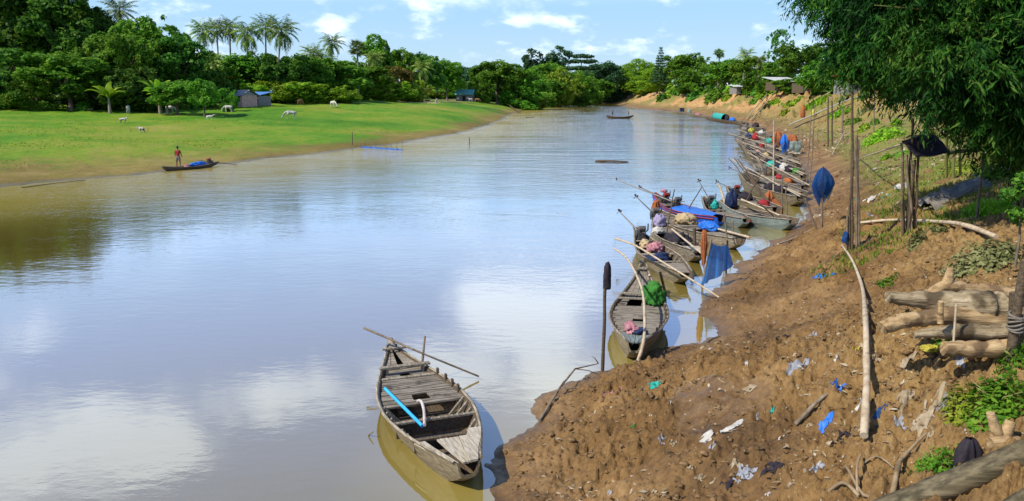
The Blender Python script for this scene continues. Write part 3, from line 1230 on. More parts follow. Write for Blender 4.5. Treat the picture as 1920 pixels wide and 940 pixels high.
tree(262, 60, 130, 180, 'round', 'leaf_dark', 'dark tree of the second row right of the lone coconut palm', group=G1)
tree(340, 92, 130, 178, 'wide', 'leaf_dark', 'dark spreading tree of the second row ending at the palm row', group=G1)
tree(180, 150, 100, 146, 'bushy', 'leaf_dark', 'dark bush left of the banana plants, in the shade of the wood', name='bush', group=G1)
tree(-20, 140, 100, 140, 'bushy', 'leaf_mid', 'bush at the left border of the photo by the meadow edge', name='bush', group=G1)
tree(290, 160, 80, 146, 'bushy', 'leaf_dark', 'dark bush between the two banana plants', name='bush', group=G1)
tree(490, 118, 120, 215, 'round', 'leaf_dark', 'dark tree far behind the middle of the palm row', group=G1)
tree(420, 116, 110, 215, 'round', 'leaf_mid', 'tree far behind the left palms of the row', group=G1)
tree(560, 122, 120, 212, 'bushy', 'leaf_dark', 'dark bushy tree far behind the leaning palm', group=G1)
for i, (u, vt, w, y, l) in enumerate([(478, 157, 60, 182, 'low bright shrub at the left end of the hedge beside the blue roof'),
                                      (520, 152, 72, 182, 'low bright shrub of the hedge, next to the end one by the blue roof'),
                                      (568, 154, 70, 184, 'low bright shrub in the middle of the hedge'),
                                      (612, 158, 62, 186, 'low bright shrub near the right end of the hedge'),
                                      (644, 166, 44, 188, 'lowest bright shrub ending the hedge on the right')]):
    tree(u, vt, w * 1.25, y, 'bushy', 'leaf_bright', l, name='shrub', group='shrubs of the low hedge').scale.z *= 1.0
GP = 'coconut palms of the tall row'
palm(238, -2, 172, 'lone coconut palm rising above the dark wood at the upper left', .8, 1.05, 0)
palm(388, 40, 190, 'coconut palm at the left end of the tall row', -.4, 1.08, 1, GP)
palm(414, 40, 196, 'second palm from the left end of the tall row, slim dark crown', .3, 0.97, 0, GP)
palm(438, 36, 194, 'slim palm of the tall row whose whole thin trunk shows against the sky', .2, 0.97, 2, GP)
palm(470, 42, 190, 'full shaggy palm in the middle of the tall row', .5, 1.18, 3, GP)
palm(506, 33, 194, 'highest palm of the tall row, close left of the leaning one', .4, 1.03, 0, GP)
palm(534, 36, 185, 'leaning coconut palm with a slanting pale trunk at the right end of the tall row', 2.2, 1.24, 2, GP)
palm(400, 98, 176, 'short palm with wide fronds under the left end of the tall row', .3, 1.1, 3)
palm(590, 86, 215, 'palm with drooping fronds right of the tall row', .5, 1.1, 1)
palm(626, 66, 222, 'palm standing clear above the trees left of the fan palm', .3, 1.05, 2)
palm(610, 100, 218, 'low palm half hidden between two higher palms', -.3, 1.0, 0)
palm(672, 74, 205, 'fan palm with a ball of leaves on a long straight grey trunk', 0, 1.3, 0, None, True)
palm(704, 96, 230, 'palm with bright fronds just right of the fan palm', .2, 1.0, 3)
palm(795, 112, 250, 'short coconut palm with spreading pale fronds before the round dark tree', .3, 1.15, 1)
banana(203, 150, 135, 'banana plant with wide bright leaves at the wood edge, the left one of two', 0)
banana(298, 141, 137, 'taller banana plant with upright leaves, the right one of two', 1)
banana(312, 158, 136, 'small banana plant leaning beside the taller one', 2)
# ------------------------------------------------------------ middle left, towards the bend
G2 = 'trees along the far left bank'
tree(655, 130, 90, 220, 'bushy', 'leaf_mid', 'bushy tree left of the fan palm trunk', group=G2)
tree(705, 66, 62, 245, 'tall', 'leaf_mid', 'tall tree topping the canopy right of the fan palm', group=G2)
tree(722, 76, 34, 250, 'tall', 'leaf_blue', 'thin dark column of a tree right of the tallest one', group=G2)
tree(690, 125, 80, 225, 'round', 'leaf_mid', 'round tree behind the wooden rail fence', group=G2)
tree(740, 126, 60, 240, 'bushy', 'leaf_rust', 'reddish brown tree among the green ones', group=G2)
tree(752, 94, 56, 262, 'round', 'leaf_mid', 'tree with a rounded top above the reddish one', group=G2)
tree(797, 102, 66, 272, 'round', 'leaf_dark', 'round dark tree behind the short palm with pale fronds', group=G2)
tree(725, 150, 90, 228, 'bushy', 'leaf_bright', 'bright low bush behind the rail fence, right of the fan palm trunk', name='bush', group=G2)
tree(772, 152, 70, 245, 'bushy', 'leaf_yellow', 'pale yellow green bush beside the group of grazing cattle', name='bush', group=G2)
tree(838, 114, 64, 300, 'round', 'leaf_mid', 'green tree standing left of the teal roof', group=G2)
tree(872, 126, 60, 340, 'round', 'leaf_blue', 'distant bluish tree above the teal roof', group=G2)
tree(905, 134, 50, 310, 'bushy', 'leaf_mid', 'bush right behind the teal roof', group=G2)
tree(932, 116, 90, 318, 'round', 'leaf_mid', 'big round tree right of the teal roof', group=G2)
tree(972, 128, 80, 322, 'wide', 'leaf_mid', 'spreading green tree at the end of the left bank', group=G2)
tree(985, 150, 80, 318, 'bushy', 'leaf_mid', 'low bush at the tip of the left bank', name='bush', group=G2)
tree(1003, 158, 40, 330, 'bushy', 'leaf_yellow', 'pale bush over the water at the end of the left meadow', name='bush', group=G2)
tree(1000, 93, 36, 420, 'crownlet', 'leaf_blue', 'slim dark tree with a small high crown, left one of two', group=G2)
tree(1044, 89, 44, 420, 'crownlet', 'leaf_blue', 'slim dark tree with a small high crown, right one of two', group=G2)
tree(1090, 102, 62, 440, 'layered', 'leaf_blue', 'dark tree with flat layered branches above the bend', group=G2)
tree(1025, 120, 80, 400, 'round', 'leaf_mid', 'round tree below the two slim high crowns', group=G2)
tree(1052, 128, 70, 390, 'plume', 'leaf_yellow', 'yellowish bamboo clump at the bend between the dark trees', name='bamboo_clump', group=G2)
tree(1085, 134, 70, 400, 'plume', 'leaf_mid', 'green bamboo clump below the flat layered tree', name='bamboo_clump', group=G2)
tree(1020, 150, 70, 380, 'bushy', 'leaf_mid', 'bush behind the small green spit', name='bush', group=G2)
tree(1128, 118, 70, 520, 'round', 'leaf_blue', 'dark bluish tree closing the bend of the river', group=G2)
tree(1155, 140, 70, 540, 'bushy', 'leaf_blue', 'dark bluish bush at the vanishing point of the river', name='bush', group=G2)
tree(1105, 150, 80, 500, 'bushy', 'leaf_mid', 'green bush overhanging the water at the bend', name='bush', group=G2)
for i, (u, vt, w, y) in enumerate([(640, 158, 90, 290), (700, 160, 100, 300), (760, 160, 100, 310), (820, 160, 100, 330), (870, 158, 100, 360), (930, 160, 90, 360), (1000, 165, 90, 430), (1060, 160, 90, 470), (1120, 160, 90, 560), (1160, 160, 60, 580)]):
    tree(u, vt, w, y, 'bushy', 'leaf_mid' if i % 2 else 'leaf_yellow', 'dense undergrowth bush closing the gap behind the far left bank trees', name='bush', group='undergrowth bushes behind the far left bank trees')
# ------------------------------------------------------------ right bank, far to near
G3 = 'trees along the far right bank'
tree(1195, 112, 92, 345, 'plume', 'leaf_bright', 'bright green bamboo clump leading the right bank', name='bamboo_clump', group=G3)
tree(1232, 124, 70, 335, 'plume', 'leaf_bright', 'bright bamboo clump next to the first one on the right bank', name='bamboo_clump', group=G3)
tree(1178, 158, 60, 350, 'bushy', 'leaf_yellow', 'low pale bush at the foot of the bright bamboo', name='bush', group=G3)
tree(1212, 152, 80, 338, 'bushy', 'leaf_bright', 'bright bush under the bamboo beside the orange cut bank', name='bush', group=G3)
tree(1236, 90, 30, 400, 'conifer', 'leaf_blue', 'dark pointed conifer rising behind the bright bamboo', name='conifer', group=G3)
tree(1290, 102, 84, 262, 'rough', 'leaf_mid', 'big green tree on top of the orange cut bank', group=G3)
tree(1318, 122, 76, 250, 'bushy', 'leaf_mid', 'dense green tree right of the big one over the cut bank', group=G3)
tree(1292, 150, 66, 245, 'bushy', 'leaf_dark', 'dark bush hanging over the edge of the cut bank', name='bush', group=G3)
palm(1345, 90, 262, 'fan palm with a ball shaped crown above the right bank trees', 0, 1.15, 0, None, True)
palm(1393, 92, 225, 'coconut palm peeping over the trees left of the tall airy tree', .2, .9, 1)
palm(1422, 103, 215, 'low palm crown just right of the other peeping palm', .2, .8, 3)
tree(1365, 112, 84, 220, 'round', 'leaf_mid', 'round green tree below the fan palm on the right bank', group=G3)
tree(1415, 108, 80, 200, 'bushy', 'leaf_mid', 'green tree behind the poor shack with white sheets', group=G3)
tree(1460, 54, 46, 190, 'airy', 'leaf_dark', 'tall thin airy tree showing sky through its crown', group=G3)
tree(1455, 120, 80, 172, 'bushy', 'leaf_mid', 'green tree right behind the house with pale roof edges', group=G3)
tree(1512, 82, 110, 165, 'wide', 'leaf_dark', 'dark flat topped tree left of the overhanging bamboo', group=G3)
tree(1545, 112, 90, 150, 'bushy', 'leaf_mid', 'green tree between the dark flat top and the bamboo', group=G3)
tree(1490, 148, 70, 142, 'bushy', 'leaf_mid', 'bush in front of the house with pale roof edges', name='bush', group=G3)
tree(1620, 90, 140, 130, 'rough', 'leaf_dark', 'dark tree seen behind the overhanging bamboo', group=G3)
tree(1750, 70, 200, 110, 'rough', 'leaf_dark', 'big dark tree filling the view behind the bamboo', group=G3)
tree(1880, 40, 200, 90, 'rough', 'leaf_dark', 'dark tree behind the bamboo at the right edge', group=G3)

# far woods: one mass along the horizon
r = R_(77)
lob = []
for i in range(120):
    u = r.uniform(-300, 2300)
    y = r.uniform(700, 950)
    p = PD(u, 178, y)
    s = r.uniform(10, 18)
    lob.append(((p.x, p.y, 6 + s * .8), (s * 1.3, s, s * r.uniform(.8, 1.25))))
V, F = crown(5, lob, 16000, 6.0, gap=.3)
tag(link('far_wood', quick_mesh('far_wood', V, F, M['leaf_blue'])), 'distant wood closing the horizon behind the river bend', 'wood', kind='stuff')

# ================================================================== OVERHANGING BAMBOO (right)
def spray(seed, n, L):
    """one drooping bamboo twig with hanging pointed leaves, root at 0, running along +x"""
    r = R_(seed)
    t = r.rand(n)
    x = t * L
    z = .10 * L * np.sin(t * 2.2) - .62 * L * t ** 2.1
    C = np.stack([x, r.normal(size=n) * (.07 * L + .05 * L * t), z + r.normal(size=n) * .05 * L], 1)
    A = np.stack([.45 + r.normal(size=n) * .45, r.normal(size=n) * .55, -.75 + r.normal(size=n) * .35], 1)
    Nn = np.stack([r.normal(size=n) * .6 + .5, r.normal(size=n) * .8, np.ones(n) * .6], 1)
    l = r.uniform(.10, .19, n)
    return leaf_quads(C + unit(A) * l[:, None] * .4, A, Nn, l, l * .20)


SPR = [spray(s, 46, .62) for s in range(6)]


def sprays(P, D, scale, seed):
    """P roots, D outward directions"""
    r = R_(seed)
    Vs, Fs, c = [], [], 0
    for i in range(len(P)):
        V, F = SPR[r.randint(6)]
        d = unit(D[i] * np.array([1, 1, .35]))
        side = unit(np.cross(np.array([0, 0, 1.0]), d))
        upv = np.cross(d, side)
        s = scale * r.uniform(.75, 1.3)
        Vs.append(P[i] + s * (V[:, :1] * d + V[:, 1:2] * side + V[:, 2:] * upv))
        Fs.append(F + c)
        c += len(V)
    return np.concatenate(Vs), np.concatenate(Fs)


def bamboo(label, base, culms, lobes, n, seed, scale=1.0):
    """culms: list of point lists (relative); lobes: foliage masses (absolute centre, radii)"""
    root = empty('bamboo_clump', base, 0, label, 'bamboo', 'overhanging bamboo clumps')
    r = R_(seed)
    for pts in culms:
        mb = MB()
        k = len(pts)
        mb.tube(pts, [.055 * (1 - .8 * i / (k - 1)) for i in range(k)], 7)
        mb.build('culm', M['culm'], root, True)
    a = np.array([rr[0] * rr[2] for c, rr in lobes])
    k = r.choice(len(lobes), n, p=a / a.sum())
    C = np.array([c for c, rr in lobes])[k]
    RR = np.array([rr for c, rr in lobes])[k]
    d = rdir(r, n)
    f = r.rand(n) ** .45
    P = C + d * RR * f[:, None]
    D = d + r.normal(size=(n, 3)) * .45
    V, F = sprays(P, D, scale, seed)
    V = V - np.array(base)
    link('foliage', quick_mesh('foliage', V, F, M['leaf_bamboo']), root)
    # thin twigs that carry the sprays
    for (c, rr) in lobes:
        mb = MB()
        for q in range(7):
            e = Vector(c) + Vector(rdir(r, 1)[0] * np.array(rr) * .85) - Vector(base)
            s = Vector(c) - Vector(base)
            mb.tube([s, s.lerp(e, .5) + Vector((0, 0, .12)), e], [.018, .012, .004], 4, cap=False)
        mb.build('twig', M['culm'], root, True)
    return root


M['culm'] = rough_mat('bamboo culm', [(.10, .13, .03), (.20, .20, .06), (.26, .22, .10)], 4, (3, 3, .5), .6, .2)


def pl(u, v, y, ru, rv, ry=1.4):
    p = PD(u, v, y)
    s = y / FPX
    return (tuple(p), (ru * s, ry, rv * s))


BB = PG(1905, 330)
b0 = PD(1930, 330, 21.5)
b0.z = H(b0.x, b0.y)
cul = []
for i, (u, v, y) in enumerate([(1880, -140, 20), (1780, -120, 20), (1700, -60, 19.5), (1640, 10, 19), (2010, -160, 20), (1830, 60, 18.5), (1960, 40, 18.5)]):
    e = PD(u, v, y) - b0
    o = Vector((.25 * math.cos(i * 1.9), .25 * math.sin(i * 1.9), 0))
    cul.append([o, o + Vector((e.x * .08, e.y * .1, e.z * .38)), o + Vector((e.x * .35, e.y * .4, e.z * .75)), o + Vector((e.x * .72, e.y * .8, e.z * .98)), e])
bamboo('dark bamboo thicket at the right edge, its foliage filling the upper right corner', tuple(b0), cul, [
    pl(1850, 20, 20, 140, 130), pl(1770, -50, 20.5, 150, 90), pl(1900, 150, 20, 110, 110), pl(1850, 190, 19.5, 75, 62), pl(1915, 250, 20, 60, 40),
    pl(1720, 20, 20, 80, 70), pl(1940, 60, 19, 120, 180), pl(1790, 110, 19, 75, 75), pl(2020, 150, 20, 120, 190), pl(1785, 165, 20.3, 40, 40)], 3300, 31, 1.3)
b1 = PD(1800, 225, 33)
b1.z = H(b1.x, b1.y)
cul = []
for i, (u, v, y) in enumerate([(1555, -15, 25), (1610, 10, 25), (1660, -60, 26), (1610, 110, 24), (1680, 100, 25)]):
    e = PD(u, v, y) - b1
    o = Vector((.3 * math.cos(i * 2.1), .3 * math.sin(i * 2.1), 0))
    cul.append([o, o + Vector((e.x * .1, e.y * .1, e.z * .5)), o + Vector((e.x * .4, e.y * .4, e.z * .9)), o + Vector((e.x * .75, e.y * .8, e.z * 1.05)), e])
bamboo('second bamboo clump whose drooping tip reaches leftmost over the sky above the river bank', tuple(b1), cul, [
    pl(1650, 0, 25, 90, 60), pl(1580, -18, 25, 50, 30), pl(1535, -6, 25, 24, 10, .6), pl(1612, 75, 25, 36, 42), pl(1605, 122, 24.5, 28, 18, .9), pl(1670, 100, 25, 50, 48),
    pl(1640, 140, 25, 16, 26, .7), pl(1705, 135, 25, 40, 34), pl(1720, 50, 26, 70, 70)], 1700, 32, 1.25)

# ================================================================== BOATS
M['wood'] = rough_mat('weathered grey planks', [(.055, .044, .03), (.17, .14, .10), (.28, .24, .18), (.40, .35, .28)], 5, (.5, 6, 6), .8, .5, objvar=.12)
M['wood_dark'] = rough_mat('old brown planks', [(.035, .024, .015), (.095, .068, .042), (.17, .125, .08)], 5, (.5, 6, 6), .8, .5, objvar=.12)
M['wood_deck'] = rough_mat('worn deck boards', [(.065, .052, .036), (.16, .135, .10), (.27, .23, .18), (.39, .34, .27)], 4, (6, .6, 6), .8, .5, objvar=.1, spots=(3, .58, (.09, .07, .05)))
M['wood_pale'] = rough_mat('bare pale planks', [(.22, .18, .12), (.40, .35, .27), (.56, .50, .42)], 5, (.5, 6, 6), .8, .4)
M['hull'] = rough_mat('hull planks stained by mud', [(.07, .052, .028), (.19, .15, .092), (.31, .26, .175)], 5, (.4, 3, 7), .7, .5, objvar=.15, spots=(1.4, .55, (.20, .145, .05)))
M['hull_teal'] = rough_mat('faded grey green hull paint', [(.09, .11, .10), (.17, .21, .20), (.27, .31, .29)], 5, (.4, 3, 7), .7, .4, objvar=.1)
M['blue_paint'] = rough_mat('blue boat paint', [(.01, .05, .30), (.015, .085, .48), (.03, .14, .56)], 5, (.4, 3, 5), .45, .2)
M['red_paint'] = rough_mat('dull red boat paint', [(.16, .02, .015), (.30, .04, .025)], 5, (.4, 3, 5), .5, .2)
M['stick'] = rough_mat('grey brown stick', [(.07, .05, .035), (.17, .13, .09), (.26, .21, .15)], 9, (1, 1, .4), .85, .4)
M['pole_pale'] = rough_mat('peeled pale pole', [(.24, .17, .10), (.44, .35, .24), (.58, .50, .39)], 5, (1, 1, 1), .75, .35, spots=(5, .6, (.30, .22, .14)))
M['engine'] = rough_mat('greasy engine metal', [(.012, .012, .013), (.04, .04, .045), (.09, .08, .07)], 12, rough=.45, bump=.2, spec=.5)
M['steel'] = rough_mat('worn steel', [(.10, .09, .08), (.22, .20, .18)], 12, rough=.45, metallic=.5, bump=.1)


def smooth_interp(t, pts):
    xs, ys = [p[0] for p in pts], [p[1] for p in pts]
    return sum(np.interp(np.clip(t + d, 0, 1), xs, ys) * w for d, w in ((-.05, .25), (0, .5), (.05, .25)))


class Boat:
    def __init__(s, N, F, B, label, name='wooden_boat', group='wooden boats moored along the muddy bank', D=.42, hb=.62, hs=.55, end=.18, hullm='hull', innerm='wood_dark',
                 nst=22, railm='wood', cat='boat', draft=.12, rail=True):
        N, F = Vector(N), Vector(F)
        s.L = (F - N).length
        s.yaw = math.atan2(F.y - N.y, F.x - N.x)
        s.B, s.D, s.hb, s.hs = B, D, hb, hs
        s.prof = [(0, end), (.06, end + .14), (.22, .74), (.40, 1.0), (.56, .96), (.70, .72), (.84, .40), (.94, .17), (1, .09)]
        s.draft = draft
        s.root = empty(name, (N.x, N.y, 0), s.yaw, label, cat, group)
        s.origin = Vector((N.x, N.y, 0))
        mb = MB()
        T = np.linspace(0, 1, nst)
        rings = []
        for t in T:
            b, zs, zb, bb = s.b(t), s.zs(t), s.zb(t), s.bb(t)
            th = min(.035, b * .4)
            zi = max(zb + .04, .035)
            zi = min(zi, zs - .05)
            zm = zb + (zs - zb) * .45
            bm = bb + (b - bb) * .62
            x = s.x(t)
            o = [(x, b, zs), (x, bm, zm), (x, bb, zb), (x, 0, zb - .03), (x, -bb, zb), (x, -bm, zm), (x, -b, zs)]
            zmi = max(zm, zi + .01)
            bmi = bb + (b - bb) * .62 * min(1, (zmi - zb) / max(zm - zb, .01))
            i_ = [(x, -(b - th), zs), (x, -max(bmi - th, .01), zmi), (x, -max(bb - th, .008), zi), (x, 0, zi), (x, max(bb - th, .008), zi), (x, max(bmi - th, .01), zmi), (x, b - th, zs)]
            rings.append(o + i_)
        mb.grid(rings, True)
        k = 14
        nf = len(mb.f)
        mb.m = [0 if (i % k) < 6 else 1 for i in range(nf)]
        mb.mi = 0
        mb.add(rings[0], [tuple(range(k))])
        mb.add(rings[-1], [tuple(reversed(range(k)))])
        s.hull = mb.build('hull', [M[hullm], M[innerm]], s.root)
        s.railm = M[railm]
        if rail:
            for sg in (1, -1):
                mb = MB()
                pts = [Vector((s.x(t), sg * (s.b(t) + .012), s.zs(t) + .012)) for t in np.linspace(.01, .99, 18)]
                mb.tube(pts, .032, 4, squash=.8)
                mb.build('gunwale', s.railm, s.root)

    def x(s, t):
        return s.L * t

    def b(s, t):
        return float(smooth_interp(t, s.prof)) * s.B / 2

    def bb(s, t):
        return s.b(t) * .62

    def zs(s, t):
        return s.D + (s.hs - s.D) * max(0, 1 - t / .45) ** 2 + (s.hb - s.D) * max(0, (t - .5) / .5) ** 2.2

    def zb(s, t):
        return -s.draft + (s.hs * .55 + s.draft) * max(0, 1 - t / .18) ** 2 + (s.hb * .7 + s.draft) * max(0, (t - .74) / .26) ** 2

    def p(s, t, y=0.0, z=0.0):
        """local point; y as share of the half beam, z above the sheer"""
        return Vector((s.x(t), y * s.b(t), s.zs(t) + z))

    def w(s, t, y=0.0, z=0.0):
        return s.origin + Matrix.Rotation(s.yaw, 3, 'Z') @ s.p(t, y, z)

    def deck(s, t0, t1, dz=-.09, wd=.11, hole=None, seed=1, mat='wood_deck', name='deck'):
        r = random.Random(seed)
        mb = MB()
        x = s.x(t0)
        while x < s.x(t1):
            wq = wd * r.uniform(.75, 1.25)
            t = (x + wq / 2) / s.L
            b = min(s.b(t0 if False else t), s.b(min(1, t + .02)), s.b(max(0, t - .02))) - .045
            b = max(b, .03)
            z = s.zs(t) + dz + r.uniform(-.008, .008)
            spans = [(-b, b)]
            if hole and hole[0] < t < hole[1]:
                spans = [(-b, hole[2] * b), (hole[3] * b, b)]
            for (a, c) in spans:
                if c - a < .05:
                    continue
                a2, c2 = a + r.uniform(0, .02), c - r.uniform(0, .02)
                R = Euler((r.uniform(-.015, .015), r.uniform(-.03, .03), r.uniform(-.012, .012))).to_matrix()
                mb.box((x + wq / 2, (a2 + c2) / 2, z), (wq - .012, c2 - a2, .028), R)
            x += wq
        return mb.build(name, M[mat], s.root)

    def long_deck(s, t0, t1, n=5, dz=-.07, seed=1, mat='wood_deck', skip=()):
        r = random.Random(seed)
        mb = MB()
        for i in range(n):
            if i in skip:
                continue
            y0, y1 = -1 + 2 * i / n, -1 + 2 * (i + 1) / n
            rows = []
            for t in np.linspace(t0, t1, 5):
                b = max(s.b(t) - .045, .02)
                z = s.zs(t) + dz + (i % 2) * .006
                rows.append([Vector((s.x(t), y0 * b + .006, z)), Vector((s.x(t), y1 * b - .006, z)), Vector((s.x(t), y1 * b - .006, z - .03)), Vector((s.x(t), y0 * b + .006, z - .03))])
            mb.grid(rows, True)
            nb = len(mb.v)
            mb.f += [(nb - 4, nb - 3, nb - 2, nb - 1), (nb - 17, nb - 18, nb - 19, nb - 20)]
            mb.m += [0, 0]
        return mb.build('foredeck', M[mat], s.root)

    def thwart(s, t, dz=-.05, wd=.16, th=.035, over=0.0, mat='wood', legs=False):
        mb = MB()
        b = s.b(t) - .04 + over
        c = s.p(t, 0, dz)
        mb.box(c, (wd, 2 * b, th))
        if legs:
            for sg in (-1, 1):
                mb.box(c + Vector((0, sg * b * .7, -.10)), (wd * .6, .05, .17))
        return mb.build('thwart', M[mat], s.root, bevel=.004)

    def rib(s, t, sg, up=.0):
        mb = MB()
        zi = max(s.zb(t) + .04, .035)
        a = Vector((s.x(t), sg * (s.b(t) - .055), s.zs(t) + up))
        c = Vector((s.x(t), sg * max(s.bb(t) - .03, .02), zi + .02))
        mb.bar(a, c, .05, .05, up=(1, 0, 0))
        mb.build('rib', M['wood'], s.root)

    def engine(s, t, y=0, length=2.6, ang=0.0, el=.12, red=False, out=1):
        """long tail motor: block, tank, flywheel, exhaust; a long shaft with a propeller reaching out over the end"""
        c = s.p(t, y, .12)
        mb = MB()
        mb.box(c, (.42, .28, .26))
        mb.box(c + Vector((-.05, 0, .19)), (.26, .22, .12), taper=.8)
        mb.box(c + Vector((0, 0, -.17)), (.50, .34, .08))
        mb.tube([c + Vector((.02, .14, .02)), c + Vector((.02, .20, .02))], .15, 12)
        mb.tube([c + Vector((-.1, -.16, .1)), c + Vector((-.1, -.24, .16)), c + Vector((-.1, -.24, .42))], .03, 6)
        e = mb.build('engine', M['engine'], s.root, bevel=.015)
        mb = MB()
        mb.tube([c + Vector((-.16, -.13, .24)), c + Vector((-.16, .13, .24))], .10, 10)
        mb.build('fuel_tank', M['red_paint' if red else 'steel'], e)
        d = Vector((out * math.cos(ang) * math.cos(el), math.sin(ang) * math.cos(el), math.sin(el)))
        a = c + d * .2
        tip = a + d * length
        mb = MB()
        mb.tube([a, a.lerp(tip, .5), tip], [.035, .028, .02], 6)
        mb.build('drive_shaft', M['steel'], e)
        mb = MB()
        q = d.cross(Vector((0, 0, 1))).normalized()
        w_ = q.cross(d)
        mb.tube([tip - d * .04, tip + d * .06], [.035, .02], 6)
        for k in range(3):
            a2 = k * 2.094
            ax = q * math.cos(a2) + w_ * math.sin(a2)
            sd = d.cross(ax)
            mb.grid([[tip + ax * .02 + sd * .02 - d * .015, tip + ax * .10 + sd * .05 - d * .02, tip + ax * .15], [tip + ax * .02 - sd * .02 + d * .015, tip + ax * .10 - sd * .05 + d * .02, tip + ax * .15 + d * .008]])
        mb.build('propeller', M['steel'], e)
        h = c - Vector((out, 0, 0)) * .2
        mb = MB()
        mb.tube([h + Vector((0, 0, .05)), h + Vector((-out * .35, .04, .16)), h + Vector((-out * .8, .1, .20))], [.02, .018, .018], 6)
        mb.build('tiller', M['steel'], e)


# ---- shared loose-object builders
def ico(sub):
    bm = bmesh.new()
    bmesh.ops.create_icosphere(bm, subdivisions=sub, radius=1)
    V = np.array([v.co[:] for v in bm.verts])
    F = np.array([[v.index for v in f.verts] for f in bm.faces])
    bm.free()
    return V, F


ICO = {k: ico(k) for k in (2, 3, 4)}


def lump_mesh(name, size, mat, seed, wr=.35, sub=4, freq=2.2, flat=True):
    V, F = ICO[sub]
    V = V.copy()
    n = fbm(V[:, 0] * freq + seed * 3.1 + 30, V[:, 1] * freq + V[:, 2] * freq * 1.3 + 30, 4, .6) - .5
    cr = np.abs(fbm(V[:, 0] * freq * 1.7 + seed + V[:, 2] * 2 + 30, V[:, 1] * freq * 1.7 + 60, 3) - .5)
    r1 = 1 - np.abs(2 * fbm(V[:, 0] * freq * 1.5 + V[:, 2] * 1.1 + seed * 1.3 + 11, V[:, 1] * freq * 1.5 - V[:, 2] * 1.7 + 50, 3) - 1)
    r2 = 1 - np.abs(2 * fbm(V[:, 2] * freq * 3.2 + V[:, 0] + seed + 70, V[:, 1] * freq * 3.0 + V[:, 0] * 2.4 + 20, 2) - 1)
    V *= (1 + wr * 1.9 * n + wr * .8 * (r1 ** 3 - .3) + wr * .45 * (r2 ** 2 - .4))[:, None]
    V[:, 2] = np.where(V[:, 2] < -.45, -.45 + (V[:, 2] + .45) * .1, V[:, 2])
    V = (V + np.array([0, 0, .45])) * np.array(size) * .5
    V[:, 2] *= 2 / 1.5
    return quick_mesh(name, V, F, mat, True)


def thing(name, me, loc, label, cat, group=None, rz=0.0, rot=None):
    o = link(name, me, None, loc)
    o.rotation_euler = rot if rot is not None else (0, 0, rz)
    return tag(o, label, cat, group)


def lump(name, label, cat, loc, size, mat, seed, wr=.35, rz=0.0, sub=4, group=None, freq=2.2):
    return thing(name, lump_mesh(name, size, mat, seed, wr, sub, freq), loc, label, cat, group, rz)


def pole(name, label, cat, pts, r0, r1, mat, group=None, n=7, wig=.0, seed=1, knots=False):
    """a stick through the given world points, softly bent"""
    rr = random.Random(seed)
    pts = [Vector(p) for p in pts]
    L = []
    if len(pts) == 2:
        a, b = pts
        pts = [a.lerp(b, i / 5) + (Vector((rr.uniform(-1, 1), rr.uniform(-1, 1), rr.uniform(-1, 1))) * wig if 0 < i < 5 else Vector()) for i in range(6)]
    # catmull-rom
    k = len(pts)
    for i in range(k - 1):
        p0, p1, p2, p3 = pts[max(i - 1, 0)], pts[i], pts[i + 1], pts[min(i + 2, k - 1)]
        for j in range(4):
            t = j / 4
            L.append(.5 * ((2 * p1) + (p2 - p0) * t + (2 * p0 - 5 * p1 + 4 * p2 - p3) * t * t + (3 * p1 - 3 * p2 + p3 - p0) * t ** 3))
    L.append(pts[-1])
    o0 = L[0].copy()
    m = len(L)
    rad_ = [(r0 + (r1 - r0) * i / (m - 1)) * (1 + (.14 * (i % 5 == 2) if knots else 0) + rr.uniform(-.05, .05)) for i in range(m)]
    mb = MB()
    mb.tube([p - o0 for p in L], rad_, n)
    o = mb.build(name, M[mat] if isinstance(mat, str) else mat, smooth=True, loc=o0)
    return tag(o, label, cat, group)


def cloth_mat(name, a, b, rough=.8, transl=.15, alpha=1.0, scale=7):
    return rough_mat(name, [a, b], scale, rough=rough, bump=.3, transl=transl, alpha=alpha, spec=.2)


M['green_net'] = cloth_mat('green netting', (.015, .10, .015), (.075, .29, .045), scale=30)
M['purple'] = cloth_mat('lilac cloth', (.20, .17, .30), (.42, .38, .54), scale=14)
M['pink'] = cloth_mat('pink cloth', (.30, .10, .13), (.58, .30, .33))
M['red_cloth'] = cloth_mat('red cloth', (.20, .015, .02), (.40, .04, .045))
M['white'] = cloth_mat('white plastic', (.34, .32, .28), (.66, .64, .60), .5)
M['straw'] = cloth_mat('straw coloured netting', (.34, .25, .13), (.58, .46, .28), scale=22)
M['navy'] = cloth_mat('navy plastic', (.012, .02, .06), (.03, .05, .12), .5)
M['blue_tarp'] = cloth_mat('blue tarpaulin', (.015, .10, .48), (.04, .22, .72), .45)
M['blue_net'] = cloth_mat('blue netting', (.004, .04, .18), (.012, .13, .42), .7, .4, .76, scale=22)
M['blue_mesh'] = cloth_mat('light blue netting', (.006, .12, .46), (.02, .26, .70), .7, .4, .90, scale=25)
M['orange_net'] = cloth_mat('orange netting', (.26, .07, .02), (.58, .21, .08), .8, .25, scale=22)
M['teal'] = cloth_mat('teal tarpaulin', (.01, .26, .22), (.04, .48, .40), .5)
M['pale_net'] = cloth_mat('pale greenish netting', (.20, .28, .24), (.38, .46, .40), .8, .3, .8, scale=25)
M['black_cloth'] = cloth_mat('dark cloth', (.012, .010, .014), (.04, .032, .042), .85, .02)
M['pipe'] = rough_mat('light blue plastic pipe', [(.02, .30, .62), (.04, .42, .78)], 3, rough=.35, bump=0)
M['hose'] = rough_mat('dirty white hose', [(.34, .28, .24), (.56, .50, .46)], 6, rough=.5, bump=.1)
M['yellow'] = cloth_mat('yellow plastic', (.30, .26, .03), (.56, .50, .07), .5)
M['grey_cloth'] = cloth_mat('grey net sheet', (.12, .105, .085), (.26, .235, .20), .9, .05, scale=16)

